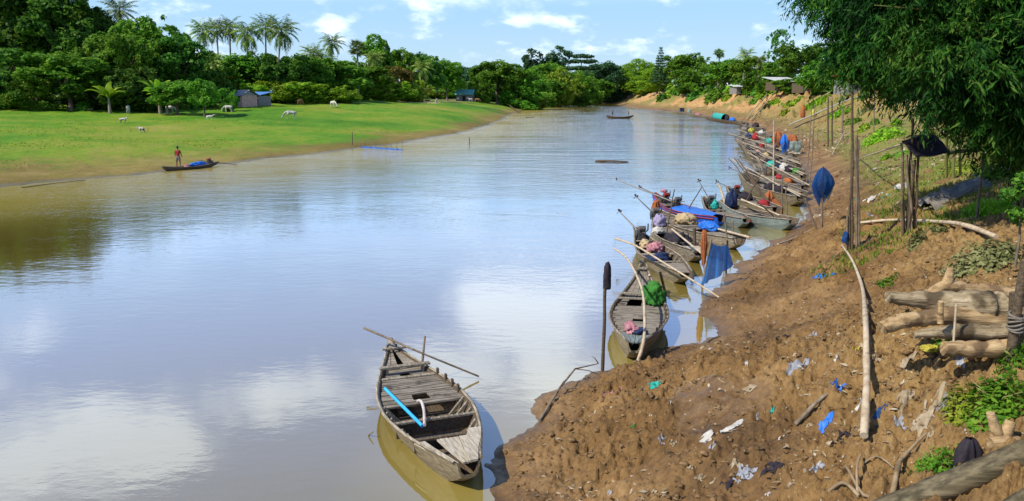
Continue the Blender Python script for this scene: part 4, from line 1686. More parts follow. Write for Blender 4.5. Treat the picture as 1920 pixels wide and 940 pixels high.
# ------------------------------------------------------------ nearest boat
b1_ = Boat(PX(880, 926), PX(734, 686), 1.66, 'nearest grey wooden boat with open hold, blue pipe and long oar, nosed against mud', D=.38, hb=.50, hs=.52, end=.20, nst=34, innerm='wood_dark')
b1_.prof = [(0, .16), (.06, .34), (.2, .76), (.40, 1.0), (.56, .97), (.70, .76), (.84, .45), (.94, .20), (1, .10)]
b1_.deck(.50, .70, -.05, .085, (.51, .555, -.22, .18), 3)
b1_.deck(.715, .80, -.08, .10, (.715, .76, -.25, .25), 4)
b1_.long_deck(.80, .985, 5, -.03, 5, skip=(2,))
b1_.long_deck(.025, .205, 6, -.05, 6, 'wood_pale', skip=(4,))
for t, dz, wd, mt, ov, lg in ((.755, .10, .12, 'wood', .04, True), (.935, .07, .07, 'wood', .12, False), (.705, -.03, .1, 'wood', 0, False), (.49, -.06, .10, 'wood_deck', 0, False),
                              (.345, -.02, .075, 'wood', .02, False), (.215, -.04, .09, 'wood_dark', 0, False)):
    b1_.thwart(t, dz, wd, .04, ov, mt, lg)
mb = MB()
for t, hgt in ((.345, .26), (.215, .22)):
    c = b1_.p(t, 0, -.05)
    mb.box(c + Vector((.02, 0, -hgt / 2)), (.03, 2 * b1_.b(t) - .16, hgt))
    mb.build('bulkhead', M['wood_dark'], b1_.root)
    mb = MB()
for t in (.25, .29, .38, .43, .47):
    for sg in (1, -1):
        b1_.rib(t, sg)
for t in (.53, .58, .63, .69):
    mb = MB()
    mb.box(b1_.p(t, -.93, .05), (.07, .05, .16))
    mb.build('rib_head', M['wood_dark'], b1_.root, bevel=.01)
# flat top board at the shore end, and the dark end block under it
mb = MB()
rows = []
for t, y0, y1 in ((.0, -.9, -.1), (.08, -.92, -.2), (.16, -.95, -.45), (.22, -.97, -.62)):
    rows.append([b1_.p(t, y0, .035), b1_.p(t, y1, .035), b1_.p(t, y1, .0), b1_.p(t, y0, .0)])
mb.grid(rows, True)
mb.f += [(0, 3, 2, 1), (12, 13, 14, 15)]
mb.m += [0, 0]
mb.build('side_board', M['wood_pale'], b1_.root)
mb = MB()
tp = b1_.p(1.0, 0, .03)
mb.tube([tp + Vector((-.28, 0, -.06)), tp + Vector((-.1, 0, .01)), tp + Vector((.05, 0, .05)), tp + Vector((.10, 0, .02))], [.07, .085, .08, .04], 8)
mb.build('prow_cap', M['wood'], b1_.root, True)
# things lying in it
pole('pipe', 'bright light blue plastic pipe lying slantwise in the nearest boat', 'pipe', [PX(722, 729, .40), PX(792, 799, .42)], .032, .032, 'pipe', n=10)
pole('hose', 'short bent whitish hose arching over the hold of the nearest boat', 'hose', [PX(783, 752, .40), PX(790, 753, .52), PX(795, 770, .48), PX(796, 797, .45)], .028, .028, 'hose', n=8)
pole('oar', 'long dark oar lying across the far end of the nearest boat, tip dipping right', 'oar', [PX(682, 615, .95), PX(740, 640, .78), PX(790, 662, .63), PX(898, 706, .06)], .026, .020, 'stick', wig=0)
pole('crutch', 'slanted stick that props the long oar of the nearest boat', 'stick', [b1_.w(.80, -.95, -.05), PX(797, 630, .95)], .03, .02, 'stick')
pole('branch', 'thin crooked twig sticking out of the water left of the nearest boat', 'twig', [PX(690, 818, -.1), PX(692, 815, .03), PX(700, 810, .12)], .02, .008, 'stick')

# ------------------------------------------------------------ second boat, green net heap
b2_ = Boat(PX(1188, 686), PX(1205, 552), 1.5, 'grey planked boat with green net heap and pink cloth, second nearest', D=.40, hb=.98, hs=.58, end=.2, nst=28)
b2_.deck(.16, .56, -.05, .15, (.36, .41, -.3, .2), 8)
b2_.deck(.56, .70, -.06, .16, (.58, .67, -.05, .6), 9)
b2_.long_deck(.70, .985, 5, -.04, 9)
b2_.long_deck(.02, .16, 4, -.05, 2, 'hull_teal')
for t, dz in ((.69, .06), (.62, .08), (.94, .06)):
    b2_.thwart(t, dz, .10, .04, .03, 'wood')
for t in (.2, .26, .32, .38, .44, .5, .56):
    for sg in (1, -1):
        mb = MB()
        mb.box(b2_.p(t, sg * .95, .03), (.08, .05, .10))
        mb.build('rib_head', M['wood_dark'], b2_.root, bevel=.01)
lump('net_heap', 'heap of bright green netting on the second nearest boat', 'net', b2_.w(.63, -.55, -.02), (.56, .56, .52), M['green_net'], 3, .5, .3)
lump('cloth', 'crumpled pink cloth on the shore end of the second nearest boat', 'cloth', b2_.w(.20, .25, -.03), (.55, .28, .16), M['pink'], 5, .6, 1.5)
lump('cloth', 'dark blue rag beside the pink cloth on the second nearest boat', 'cloth', b2_.w(.17, -.25, -.03), (.4, .24, .10), M['navy'], 6, .6, 1.2)
pole('pole', 'long bent pale pole leaning over the boat with the green net heap', 'pole', [PX(1152, 466, 1.25), PX(1178, 488, 1.2), PX(1203, 540, 1.05), PX(1209, 600, .85), PX(1206, 645, .62), PX(1191, 692, .03)], .028, .042, 'pole_pale')
pole('pole', 'dark stake slanting out of the water right of the green net heap', 'stake', [PX(1252, 568, -.4), PX(1237, 508, 1.0)], .045, .04, 'stick')
pole('pole', 'short grey stake beside the far end of the boat with the green net heap', 'stake', [PX(1220, 548, .1), PX(1217, 516, .8)], .03, .03, 'pole_pale')

# ------------------------------------------------------------ third: long pale pole across, dark wheel
b3_ = Boat(PX(1283, 538), PX(1190, 462), 1.35, 'weathered open boat crossed by a long pale pole, third from the camera', D=.42, hb=.80, hs=.5, end=.3, nst=26)
b3_.long_deck(.02, .26, 5, -.05, 3)
b3_.deck(.80, .93, -.08, .14, None, 5)
b3_.thwart(.28, -.02, .1)
b3_.thwart(.5, -.05, .2)
b3_.thwart(.78, -.03, .14)
for t in (.34, .42, .56, .63, .7):
    for sg in (1, -1):
        b3_.rib(t, sg)
b3_.engine(.84, .1, 1.3, .5, .5)
pole('pole', 'very long pale pole lying across the third boat and ending on the mud', 'pole', [PX(1152, 447, 1.0), PX(1192, 461, .95), PX(1240, 490, .78), PX(1300, 527, .5), PX(1362, 567, .05)], .034, .030, 'pole_pale')
lump('bundle', 'pink and white bundle beside the motor of the third boat', 'bundle', b3_.w(.63, -.3, -.12), (.5, .35, .3), M['pink'], 9, .6)
lump('bundle', 'dark blue plastic heap in the bottom of the third boat', 'bundle', b3_.w(.48, .1, -.33), (1.0, .7, .3), M['navy'], 10, .5)
lump('hat', 'pale cloth bundle on the bow of the third boat', 'bundle', b3_.w(.70, .2, -.1), (.35, .35, .25), M['straw'], 11, .5)

b4_ = Boat(PX(1310, 497), PX(1222, 436), 1.3, 'grey boat with dark nets in the hold and a lilac bundle on its bow', D=.45, hb=.85, hs=.55, end=.35, nst=24, hullm='wood')
b4_.deck(.62, .90, -.06, .16, None, 4)
b4_.long_deck(.02, .2, 4, -.05, 3, 'wood_pale')
b4_.thwart(.3, -.03, .1)
b4_.thwart(.6, -.02, .12)
b4_.engine(.93, 0, 1.6, .3, .35)
lump('bundle', 'round lilac bundle standing on the bow of the boat with dark nets', 'bundle', b4_.w(.80, .1, -.03), (.48, .48, .46), M['purple'], 12, .35)
lump('net_heap', 'dark net spread in the hold next to the lilac bundle', 'net', b4_.w(.42, 0, -.32), (1.7, .9, .5), M['black_cloth'], 13, .5, b4_.yaw)
lump('bundle', 'small light blue and white bag between the lilac bundle and the third boat', 'bag', b4_.w(.60, .75, .0), (.42, .3, .24), M['white'], 14, .5)

b5_ = Boat(PX(1388, 472), PX(1222, 418), 1.45, 'long grey boat with pale poles along it, lying right before the blue boat', D=.42, hb=.8, hs=.52, end=.3, nst=26, hullm='wood')
b5_.deck(.1, .9, -.06, .2, (.32, .42, -.5, .5), 7)
b5_.thwart(.5, .02, .16)
lump('net_heap', 'heap of straw coloured net on the long grey boat before the blue hull', 'net', b5_.w(.62, -.3, -.03), (.85, .65, .40), M['straw'], 15, .5)
lump('tarp', 'folded blue tarp lying under the straw coloured net heap', 'tarp', b5_.w(.40, -.55, -.03), (1.2, .5, .34), M['blue_tarp'], 16, .4, b5_.yaw)
lump('net', 'little orange net hung on the bow of the long grey boat', 'net', b5_.w(.95, .1, -.03), (.3, .3, .45), M['orange_net'], 17, .5)
pole('pole', 'pale pole lying along the shore end of the long grey boat', 'pole', [b5_.w(.42, -.7, .05), b5_.w(-.06, -.4, .08)], .04, .05, 'pole_pale')
pole('pole', 'pale plank laid over the dark nets and the long grey boat', 'plank', [PX(1260, 430, .85), PX(1315, 475, .7)], .04, .035, 'pole_pale')

b6_ = Boat(PX(1352, 432), PX(1224, 394), 1.5, 'bright blue painted boat with red edge and blue tarp', D=.50, hb=.95, hs=.6, end=.3, nst=24, hullm='blue_paint', railm='red_paint')
b6_.deck(.7, .92, -.08, .18, None, 4)
b6_.thwart(.68, -.02, .12)
b6_.engine(.80, .1, 2.4, .05, .12, True)
b6_.engine(.66, -.2, 3.2, .75, .30)
mb = MB()
for sg in (1, -1):
    mb.tube([b6_.p(t, sg * 1.0, -.10) + Vector((0, sg * .01, 0)) for t in np.linspace(.03, .96, 14)], .03, 4)
    mb.build('rubbing_strake', M['white' if sg < 0 else 'red_paint'], b6_.root)
    mb = MB()
rows = []
rr = random.Random(4)
for t in np.linspace(.04, .56, 12):
    rows.append([b6_.p(t, y, .03 + .10 * (1 - y * y) + rr.uniform(-.03, .03)) for y in np.linspace(-.98, .98, 9)])
mb = MB()
mb.grid(rows)
mb.build('tarp_cover', M['blue_tarp'], b6_.root, True)
lump('bundle', 'pink cover over the motor top of the blue boat', 'cloth', b6_.w(.82, .15, .42), (.32, .3, .14), M['pink'], 21, .5)

b7_ = Boat(PX(1398, 430), PX(1316, 396), 1.3, 'greenish boat with a red painted end, squeezed in right of the blue boat', D=.42, hb=.8, hs=.5, end=.3, hullm='hull_teal')
b7_.deck(.1, .5, -.08, .18)
b7_.thwart(.6)
b7_.engine(.8, 0, 1.8, 0, .45)
mb = MB()
mb.tube([b7_.p(t, -1.0, -.12) + Vector((0, -.012, 0)) for t in np.linspace(.0, .5, 8)], .07, 4)
mb.build('red_strake', M['red_paint'], b7_.root)
b8_ = Boat(PX(1487, 434), PX(1348, 404), 1.4, 'long teal grey boat lying broadside, its end on the mud', D=.48, hb=.8, hs=.55, end=.45, hullm='hull_teal')
b8_.deck(.1, .75, -.1, .2, (.3, .5, -.6, .6), 4)
b8_.thwart(.85, 0, .14)
lump('cover', 'navy blue covered motor on the long teal grey boat', 'cover', b8_.w(.83, 0, -.05), (.5, .45, .8), M['navy'], 22, .3)
lump('bag', 'small turquoise bag hung by the bow of the greenish boat', 'bag', b7_.w(.66, .1, -.02), (.32, .28, .36), M['teal'], 23, .5)
pole('plank', 'pale board leaning upright against the navy motor cover', 'plank', [b8_.w(.9, .3, -.02), b8_.w(1.02, .3, .75)], .07, .06, 'pole_pale')

b9_ = Boat(PX(1455, 412), PX(1362, 378), 1.35, 'dark brown boat with a black bundle of poles slanting up from it', D=.55, hb=.9, hs=.6, end=.35)
b9_.deck(.1, .6, -.06, .2, None, 6)
b9_.engine(.8, 0, 2.2, .1, .10, True)
b9_.thwart(.65)
for i in range(4):
    pole('pole', 'thin black pole slanting up in a sheaf from the dark brown boat', 'pole', [b9_.w(.30 + .04 * i, -.9, 0), b9_.w(.78 + .03 * i, -.2 + .1 * i, 1.75 + .1 * (i % 2))], .035, .025, 'wood_dark', 'sheaf of black poles on the dark brown boat')
pole('pole', 'long pale pole laid over the dark brown boat towards the mud', 'pole', [PX(1390, 374, 1.0), PX(1462, 404, .55)], .045, .04, 'pole_pale')
b10_ = Boat(PX(1500, 390), PX(1385, 350), 1.4, 'grey boat with a motor shaft pointing far out left, beside the orange net', D=.55, hb=1.0, hs=.6, end=.35)
b10_.deck(.1, .75, -.08, .2, None, 7)
b10_.engine(.86, 0, 2.8, .05, .07)
b10_.thwart(.6)
b11_ = Boat(PX(1508, 368), PX(1412, 330), 1.45, 'grey boat with a pale square bow, fourth behind the orange net', D=.55, hb=.95, hs=.6, end=.35, hullm='wood')
b11_.deck(.1, .9, -.08, .22)
b11_.engine(.7, 0, 2.4, .6, .3)
b12_ = Boat(PX(1506, 346), PX(1418, 312), 1.5, 'boat loaded with white and green bundles before the tall thin poles', D=.55, hb=.9, hs=.6, end=.35, hullm='wood')
b12_.deck(.1, .9, -.08, .22)
b13_ = Boat(PX(1498, 322), PX(1392, 290), 1.5, 'boat with a row of long pale poles on top, its bow shading the water', D=.6, hb=.95, hs=.6, end=.35, hullm='hull')
b13_.deck(.1, .9, -.08, .25)
b14_ = Boat(PX(1490, 302), PX(1378, 274), 1.5, 'boat with many poles stacked lengthwise under the bright blue hanging net', D=.55, hb=.9, hs=.6, end=.35, hullm='wood')
b14_.deck(.1, .9, -.08, .25)
b14_.engine(.85, 0, 2.0, .1, .1)
b15_ = Boat(PX(1476, 285), PX(1392, 264), 1.6, 'boat carrying a red and blue heap in front of the orange nets', D=.55, hb=.85, hs=.6, end=.35, hullm='wood')
b15_.deck(.1, .9, -.08, .25)
b16_ = Boat(PX(1448, 264), PX(1386, 252), 1.7, 'boat strewn with yellow and white odds and ends behind the red heap', D=.6, hb=.9, hs=.6, end=.35, hullm='hull')
b16_.deck(.1, .9, -.08, .3)
b17_ = Boat(PX(1432, 248), PX(1384, 238), 1.7, 'boat with dark motors at the foot of the rubble slope', D=.6, hb=.9, hs=.6, end=.35, hullm='wood_dark')
b17_.deck(.1, .9, -.08, .3)
b17_.engine(.6, 0, 2.5, .2, .2)
b18_ = Boat(PX(1400, 236), PX(1322, 224), 1.9, 'long dark boat with a teal rounded canopy far along the right bank', D=.6, hb=.8, hs=.7, end=.35, hullm='wood_dark')
b18_.deck(.1, .9, -.08, .3)
mb = MB()
rows = []
for t in np.linspace(.46, .74, 8):
    rows.append([b18_.p(t, math.cos(a) * 1.02, math.sin(a) * 1.25) for a in np.linspace(0, math.pi, 11)])
mb.grid(rows)
cn = mb.build('canopy', M['teal'], b18_.root, True)
md = cn.modifiers.new('thick', 'SOLIDIFY')
md.thickness = .03
b19_ = Boat(PX(1330, 223), PX(1290, 216), 1.8, 'small boat with pinkish load left of the teal canopy', D=.6, hb=.8, hs=.6, end=.35, hullm='hull')
b19_.deck(.1, .9, -.08, .4)
b20_ = Boat(PX(1298, 216), PX(1262, 210), 2.0, 'boat with a dark box cabin and pale tarp below the dark hanging bush', D=.6, hb=.8, hs=.6, end=.35, hullm='wood')
b20_.deck(.1, .9, -.08, .4)
mb = MB()
c = b20_.p(.5, 0, .5)
mb.box(c, (1.7, 1.3, 1.0))
mb.box(c + Vector((0, 0, .58)), (2.0, 1.6, .10))
mb.build('cabin', M['navy'], b20_.root, bevel=.03)
b21_ = Boat(PX(1266, 210), PX(1236, 207), 2.0, 'farthest grey boat on the right bank, below the orange cut', D=.6, hb=.8, hs=.6, end=.35, hullm='wood')
b21_.deck(.1, .9, -.08, .4)

# loads of the crowded boats
for (bo, t, y, z, sz, mt, nm, ct, lab) in [
    (b12_, .35, .1, -.06, (.9, .6, .7), 'white', 'sack', 'sack', 'big white sack on the boat before the tall thin poles'),
    (b12_, .62, .1, -.06, (.7, .6, .5), 'teal', 'bundle', 'bundle', 'dark green bundle left of the big white sack'),
    (b12_, .15, -.1, -.06, (.6, .5, .5), 'green_net', 'net_heap', 'net', 'green net heap at the shore end, right of the big white sack'),
    (b12_, .50, -.3, -.06, (.6, .5, .6), 'navy', 'bundle', 'bundle', 'navy bundle touching the big white sack'),
    (b12_, .8, .0, -.06, (.8, .5, .5), 'wood_dark', 'basket', 'basket', 'brown heap on the bow of the boat with the big white sack'),
    (b11_, .45, .0, -.06, (.6, .4, .4), 'red_cloth', 'bundle', 'bundle', 'red bundle on the boat with the pale square bow'),
    (b11_, .25, .1, -.06, (.9, .6, .4), 'orange_net', 'net_heap', 'net', 'rusty net heap right of the red bundle'),
    (b13_, .50, .1, -.06, (1.1, .7, .5), 'straw', 'net_heap', 'net', 'cream coloured net heap on the boat with the row of poles'),
    (b13_, .65, .3, -.06, (.4, .4, .45), 'pink', 'bundle', 'bundle', 'bright pink bundle left of the cream net heap'),
    (b13_, .85, .0, -.06, (.8, .6, .4), 'black_cloth', 'bundle', 'bundle', 'black heap on the bow of the boat with the row of poles'),
    (b14_, .48, .1, -.06, (.6, .6, .6), 'red_cloth', 'bundle', 'bundle', 'dull red bundle on the stacked poles'),
    (b14_, .25, .1, -.06, (.9, .6, .7), 'black_cloth', 'bundle', 'bundle', 'black tall bundle below the pale green net'),
    (b15_, .66, .1, -.06, (1.1, .8, 1.1), 'red_cloth', 'bundle', 'bundle', 'red cloth heap, the reddest spot among the boats'),
    (b15_, .82, .1, -.06, (1.0, .8, .8), 'navy', 'bundle', 'bundle', 'blue heap directly left of the red cloth heap'),
    (b15_, .35, .1, -.06, (1.5, .8, .7), 'teal', 'bundle', 'bundle', 'teal and white heap right of the red cloth heap'),
    (b16_, .6, .0, -.06, (1.0, .8, .9), 'yellow', 'bundle', 'bundle', 'yellow bundle on the boat of odds and ends'),
    (b16_, .3, .0, -.06, (1.5, .9, .8), 'white', 'bundle', 'bundle', 'white heap right of the yellow bundle'),
    (b16_, .85, .0, -.06, (1.2, .9, .7), 'grey_cloth', 'bundle', 'bundle', 'grey heap left of the yellow bundle'),
    (b17_, .3, .0, -.06, (1.5, 1.0, 1.0), 'black_cloth', 'bundle', 'bundle', 'black heap at the foot of the rubble slope'),
    (b18_, .30, .0, -.06, (1.9, 1.1, .9), 'blue_tarp', 'tarp', 'tarp', 'blue sheet heap right of the teal canopy'),
    (b18_, .38, .4, -.06, (1.2, .9, 1.7), 'black_cloth', 'bundle', 'bundle', 'dark heap closing the right end of the teal canopy'),
    (b19_, .5, .0, -.06, (2.4, 1.1, .8), 'pink', 'bundle', 'bundle', 'long pinkish load left of the teal canopy'),
    (b20_, .15, .0, -.06, (1.8, 1.2, 1.5), 'pale_net', 'tarp', 'tarp', 'pale tarp heap right of the dark box cabin'),
    (b10_, .45, .0, -.06, (.9, .6, .5), 'black_cloth', 'bundle', 'bundle', 'black heap amidships on the boat with the far reaching shaft'),
    (b10_, .70, .0, -.06, (.6, .5, .5), 'wood_dark', 'basket', 'basket', 'brown basket like heap before the motor of the far reaching shaft'),
    (b9_, .55, .2, -.06, (.9, .6, .5), 'black_cloth', 'bundle', 'bundle', 'black heap at the foot of the sheaf of black poles'),
    (b9_, .2, .2, -.06, (.7, .5, .4), 'red_cloth', 'bundle', 'bundle', 'dull red heap at the shore end of the dark brown boat'),
]:
    lump(nm, lab, ct, bo.w(t, y, z), tuple(k * q for k, q in zip(sz, (1.0, .95, .72))), M[mt], hash(lab) % 97 if False else len(lab) + int(t * 50), .5, bo.yaw, 3)
for bo, n, lab in ((b13_, 5, 'pale pole laid lengthwise on the boat with the cream net heap'), (b14_, 6, 'pale pole stacked lengthwise under the bright blue hanging net'),
                   (b12_, 3, 'pale pole laid over the boat with the big white sack'), (b10_, 3, 'pale pole lying on the boat with the far reaching shaft'),
                   (b11_, 4, 'pale pole lying on the boat with the pale square bow'), (b15_, 3, 'pale pole lying by the red cloth heap')):
    rr = random.Random(n)
    for i in range(n):
        y = -.9 + 1.8 * i / (n - 1)
        pole('pole', lab, 'pole', [bo.w(-.05 + rr.uniform(0, .1), y * .8 + rr.uniform(-.2, .2), .06 + .05 * (i % 2)), bo.w(.95 + rr.uniform(0, .25), y * .6, .12 + .2 * rr.random())], .034, .026, 'pole_pale' if i % 3 else 'stick',
             lab.replace('pale pole', 'pale poles'), 5, .03, i)

for (n_, f_, mt, lab) in [((1507, 379), (1398, 341), 'wood_dark', 'dark hull wedged between the pale bowed boat and the far reaching shaft'),
                          ((1503, 334), (1404, 301), 'wood_dark', 'dark hull wedged behind the boat with the big white sack'),
                          ((1494, 312), (1384, 282), 'wood_dark', 'dark hull squeezed behind the boat with the cream net heap'),
                          ((1484, 294), (1388, 269), 'hull', 'brown hull right in front of the red cloth heap'),
                          ((1460, 273), (1388, 257), 'wood_dark', 'dark hull just behind the red cloth heap')]:
    q_ = Boat(PX(*n_), PX(*f_), 1.4, lab, D=.5, hb=.9, hs=.55, end=.32, hullm=mt)
    q_.deck(.1, .85, -.08, .25)
    q_.engine(.8, 0, 2.0, .2, .25)
rr = random.Random(17)
for i, bo in enumerate([b9_, b10_, b11_, b12_, b13_, b14_, b15_, b16_, b17_, b11_, b13_, b14_, b15_, b16_, b12_, b10_, b6_, b8_, b4_]):
    a = bo.w(rr.uniform(.2, .7), rr.uniform(-.8, .8), -.05)
    b = a + Vector((rr.uniform(-1.5, .8), rr.uniform(-.6, .6), rr.uniform(.7, 2.0)))
    pole('oar', 'dark stick or oar slanting up out of the crowded boats', 'oar', [a, b], .032, .024, 'stick' if i % 2 else 'wood_dark', 'dark sticks slanting up out of the crowded boats', 5, .03, i)
for i, (bo, t) in enumerate([(b12_, .72), (b13_, .3), (b14_, .62), (b15_, .2), (b11_, .62), (b16_, .45), (b10_, .25), (b17_, .8), (b13_, .16), (b12_, .25)]):
    lump('bundle', 'dark heap of gear and rags among the crowded boats', 'bundle', bo.w(t, rr.uniform(-.5, .5), -.07), (rr.uniform(.5, 1.1), rr.uniform(.4, .7), rr.uniform(.3, .5)), M[('black_cloth', 'wood_dark', 'grey_cloth')[i % 3]], 130 + i, .55, rr.uniform(0, 3), 3,
         'dark heaps of gear among the crowded boats')

# ================================================================== POLES, NETS AND GEAR ON THE RIGHT BANK
def G(u, v, up=0.0):
    """the ground seen at a photo pixel, clods included"""
    p = PG(u, v)
    p.z = max(GZ(p.x, p.y), 0) + up
    return p


def at(u, v, ref):
    """the point at the distance of ref that shows at u, v"""
    return PD(u, v, ref.y)


# mooring post with a dark bag
q = PX(1130, 698)
pole('mooring_post', 'straight dark post at the waterline capped with a black bag', 'post', [q - Vector((0, 0, .5)), at(1136, 508, q)], .042, .036, 'wood_dark', wig=.01)
e = at(1138, 541, q)
lump('bag', 'long black bag pulled over the top of the mooring post', 'bag', e, (.17, .17, .56), M['black_cloth'], 41, .35, 0, 3)

# two sheaves of poles planted in the slope
S1 = 'poles of the tall sheaf left of the dark tarp roof'
q = G(1602, 470)
for i, (bu, tu, tv, r) in enumerate([(1598, 1598, 172, .045), (1608, 1606, 255, .05), (1592, 1598, 262, .04), (1612, 1609, 262, .045)]):
    b = at(bu, 472, q)
    b.z = GZ(b.x, b.y) - .25
    pole('pole', 'dark pole of the tall sheaf planted upright on the slope' if i else 'tallest single dark pole of the left sheaf, reaching far above the rest', 'pole',
         [b, at(tu, tv, q)], r, r * .8, 'stick' if i % 2 else 'wood_dark', S1, wig=.02, seed=i)
pole('stake', 'short dark stake left of the tall sheaf of poles', 'stake', [at(1588, 470, q) - Vector((0, 0, .2)), at(1589, 405, q)], .035, .03, 'stick')
lump('bag', 'small blue bag tied to the short stake by the tall sheaf', 'bag', at(1584, 455, q), (.16, .14, .34), M['blue_net'], 42, .5, 0, 3)
S2 = 'poles of the wide sheaf under the dark tarp'
q = G(1706, 438)
for i, (bu, tu, tv, r) in enumerate([(1694, 1693, 285, .04), (1700, 1690, 268, .04), (1706, 1712, 222, .045), (1712, 1700, 290, .045), (1718, 1722, 265, .04), (1722, 1708, 300, .04), (1703, 1716, 300, .045)]):
    b = at(bu, 438 + (i % 3) * 2, q) + Vector((0, .08 * (i % 3), 0))
    b.z = GZ(b.x, b.y) - .25
    pole('pole', 'brown pole of the wide sheaf that carries the dark tarp', 'pole', [b, at(tu, tv, q)], r, r * .8, 'stick' if i % 2 else 'wood_dark', S2, wig=.03, seed=10 + i)
# dark tarp roof
mb = MB()
A, B, C, D = at(1690, 264, q), at(1764, 248, q) + Vector((.05, .5, 0)), at(1784, 287, q), at(1703, 293, q) - Vector((0, .5, 0))
rows = []
for i in range(9):
    s = i / 8
    a, b = A.lerp(B, s), D.lerp(C, s)
    rows.append([a.lerp(b, j / 8) - Vector((0, 0, .16 * math.sin(math.pi * s) * math.sin(math.pi * j / 8) + .02 * math.sin(j * 2.1 + i))) for j in range(9)])
mb.grid(rows)
o = mb.build('tarp_roof', M['black_cloth'], None, True)
md = o.modifiers.new('thick', 'SOLIDIFY')
md.thickness = .012
tag(o, 'dark tarp stretched as a small roof from the wide sheaf of poles', 'tarp')
pole('rail', 'grey horizontal pole running from the dark tarp to the bamboo', 'pole', [C + Vector((-.1, 0, -.02)), at(1878, 274, q)], .05, .06, 'stick', wig=.02)
e = G(1842, 340)
pole('stake', 'post holding up the grey horizontal pole near the bamboo', 'stake', [Vector((at(1845, 300, q).x, q.y, GZ(at(1845, 300, q).x, q.y) - .2)), at(1845, 280, q)], .04, .04, 'stick')
pole('pole', 'pale thin pole slanting up to the corner of the dark tarp', 'pole', [G(1612, 300, .1), at(1690, 271, q)], .035, .03, 'pole_pale')

# paired posts and thin poles further on
for (u, vb, ut, vt, r, m, lab, grp) in [
    (1553, 276, 1553, 182, .09, 'wood_dark', 'stout dark post of the twin posts on the grassy terrace', 'twin posts on the terrace'),
    (1561, 274, 1560, 190, .09, 'wood_dark', 'stout dark post of the twin posts on the grassy terrace', 'twin posts on the terrace'),
    (1580, 266, 1580, 204, .09, 'stick', 'single brown post right of the twin posts', None),
    (1638, 250, 1640, 170, .07, 'stick', 'thin post behind the tall sheaf of poles', None),
    (1451, 372, 1451, 224, .05, 'pole_pale', 'single tall pale pole standing among the crowded boats', None),
    (1512, 352, 1522, 198, .035, 'stick', 'thin tall pole at the left of the thin pair beside the blue net', None),
    (1519, 348, 1528, 196, .035, 'stick', 'thin tall pole at the right of the thin pair beside the blue net', None),
    (1468, 410, 1466, 330, .035, 'stick', 'short thin stake in the water near the end of the teal grey boat', None),
    (1477, 408, 1474, 352, .035, 'stick', 'shortest thin stake in the water right of its neighbour', None),
    (1437, 300, 1437, 262, .04, 'stick', 'short stake between the bright blue net and the red heap', None),
    (1604, 300, 1600, 262, .03, 'pole_pale', 'thin pale stake on the grass terrace', None),
]:
    q = G(u, vb)
    pole('post' if r > .06 else 'pole', lab, 'post' if r > .06 else 'pole', [q - Vector((0, 0, .4)), at(ut, vt, q)], r, r * .8, m, grp, wig=.02, seed=u)
# stick fence behind the pale green net
for i in range(6):
    u = 1497 + i * 7
    q = G(u, 284 - i)
    pole('stake', 'thin stake of the row right of the pale green net', 'stake', [q - Vector((0, 0, .3)), at(u + 1, 238 + (i % 3) * 5, q)], .04, .03, 'stick', 'thin stakes right of the pale green net', 5)


def hanging_net(name, label, top, rx, ry, hgt, mat, seed, cat='net', neck=.15, cone=False):
    """gathered net that hangs from a point, belly below and a tail"""
    r = random.Random(seed)
    mb = MB()
    n, m = 16, 40
    rows = []
    ph = [r.uniform(0, 6.28) for _ in range(4)]
    jit = [r.uniform(.80, 1.18) for _ in range(m)]
    hem = [r.uniform(-.07, .10) for _ in range(m)]
    for i in range(n):
        t = i / (n - 1)
        if cone:
            prof = neck + (1 - neck) * t ** .8
        else:
            prof = float(np.interp(t, [0, .10, .28, .48, .72, .9, 1], [neck * .8, .42 + neck * .5, .82, 1, .74, .42, .18 + neck * .5]))
        row = []
        for k in range(m):
            a = 2 * math.pi * k / m
            w = 1 + (.10 + .2 * t) * math.sin(3 * a + ph[0] + 2 * t) + .16 * math.sin(5 * a + ph[1] - 3 * t) + .11 * math.sin(8 * a + ph[2] + 4 * t)
            w *= 1 + (jit[k] - 1) * min(1, t * 2.2)
            row.append(Vector((rx * (prof * w * math.cos(a) + .22 * t * t), ry * prof * w * math.sin(a), -hgt * t * (1 + hem[k] * t) + (.13 * hgt * math.sin(2 * a + ph[3]) * t * t + .05 * hgt * math.sin(5 * a) * t))))
        rows.append(row)
    mb.grid(rows, True)
    o = mb.build(name, mat, None, True, loc=top)
    return tag(o, label, cat)


q = G(1541, 432)
hanging_net('hanging_net', 'big dark blue net hanging from stakes above the end of the teal grey boat', at(1543, 314, q), .36, .18, 1.25, M['blue_net'], 3, neck=.12)
pole('stake', 'stake leaning under the big dark blue net', 'stake', [at(1536, 434, q) - Vector((0, 0, .2)), at(1510, 372, q)], .045, .035, 'stick')
pole('stake', 'upright stake that holds the big dark blue net', 'stake', [at(1541, 430, q) - Vector((0, 0, .2)), at(1543, 312, q)], .045, .035, 'stick')
hanging_net('hanging_net', 'reddish net hanging pale behind the big dark blue one', at(1562, 325, q) + Vector((0, .5, 0)), .2, .2, 1.0, M['pale_net'], 4)

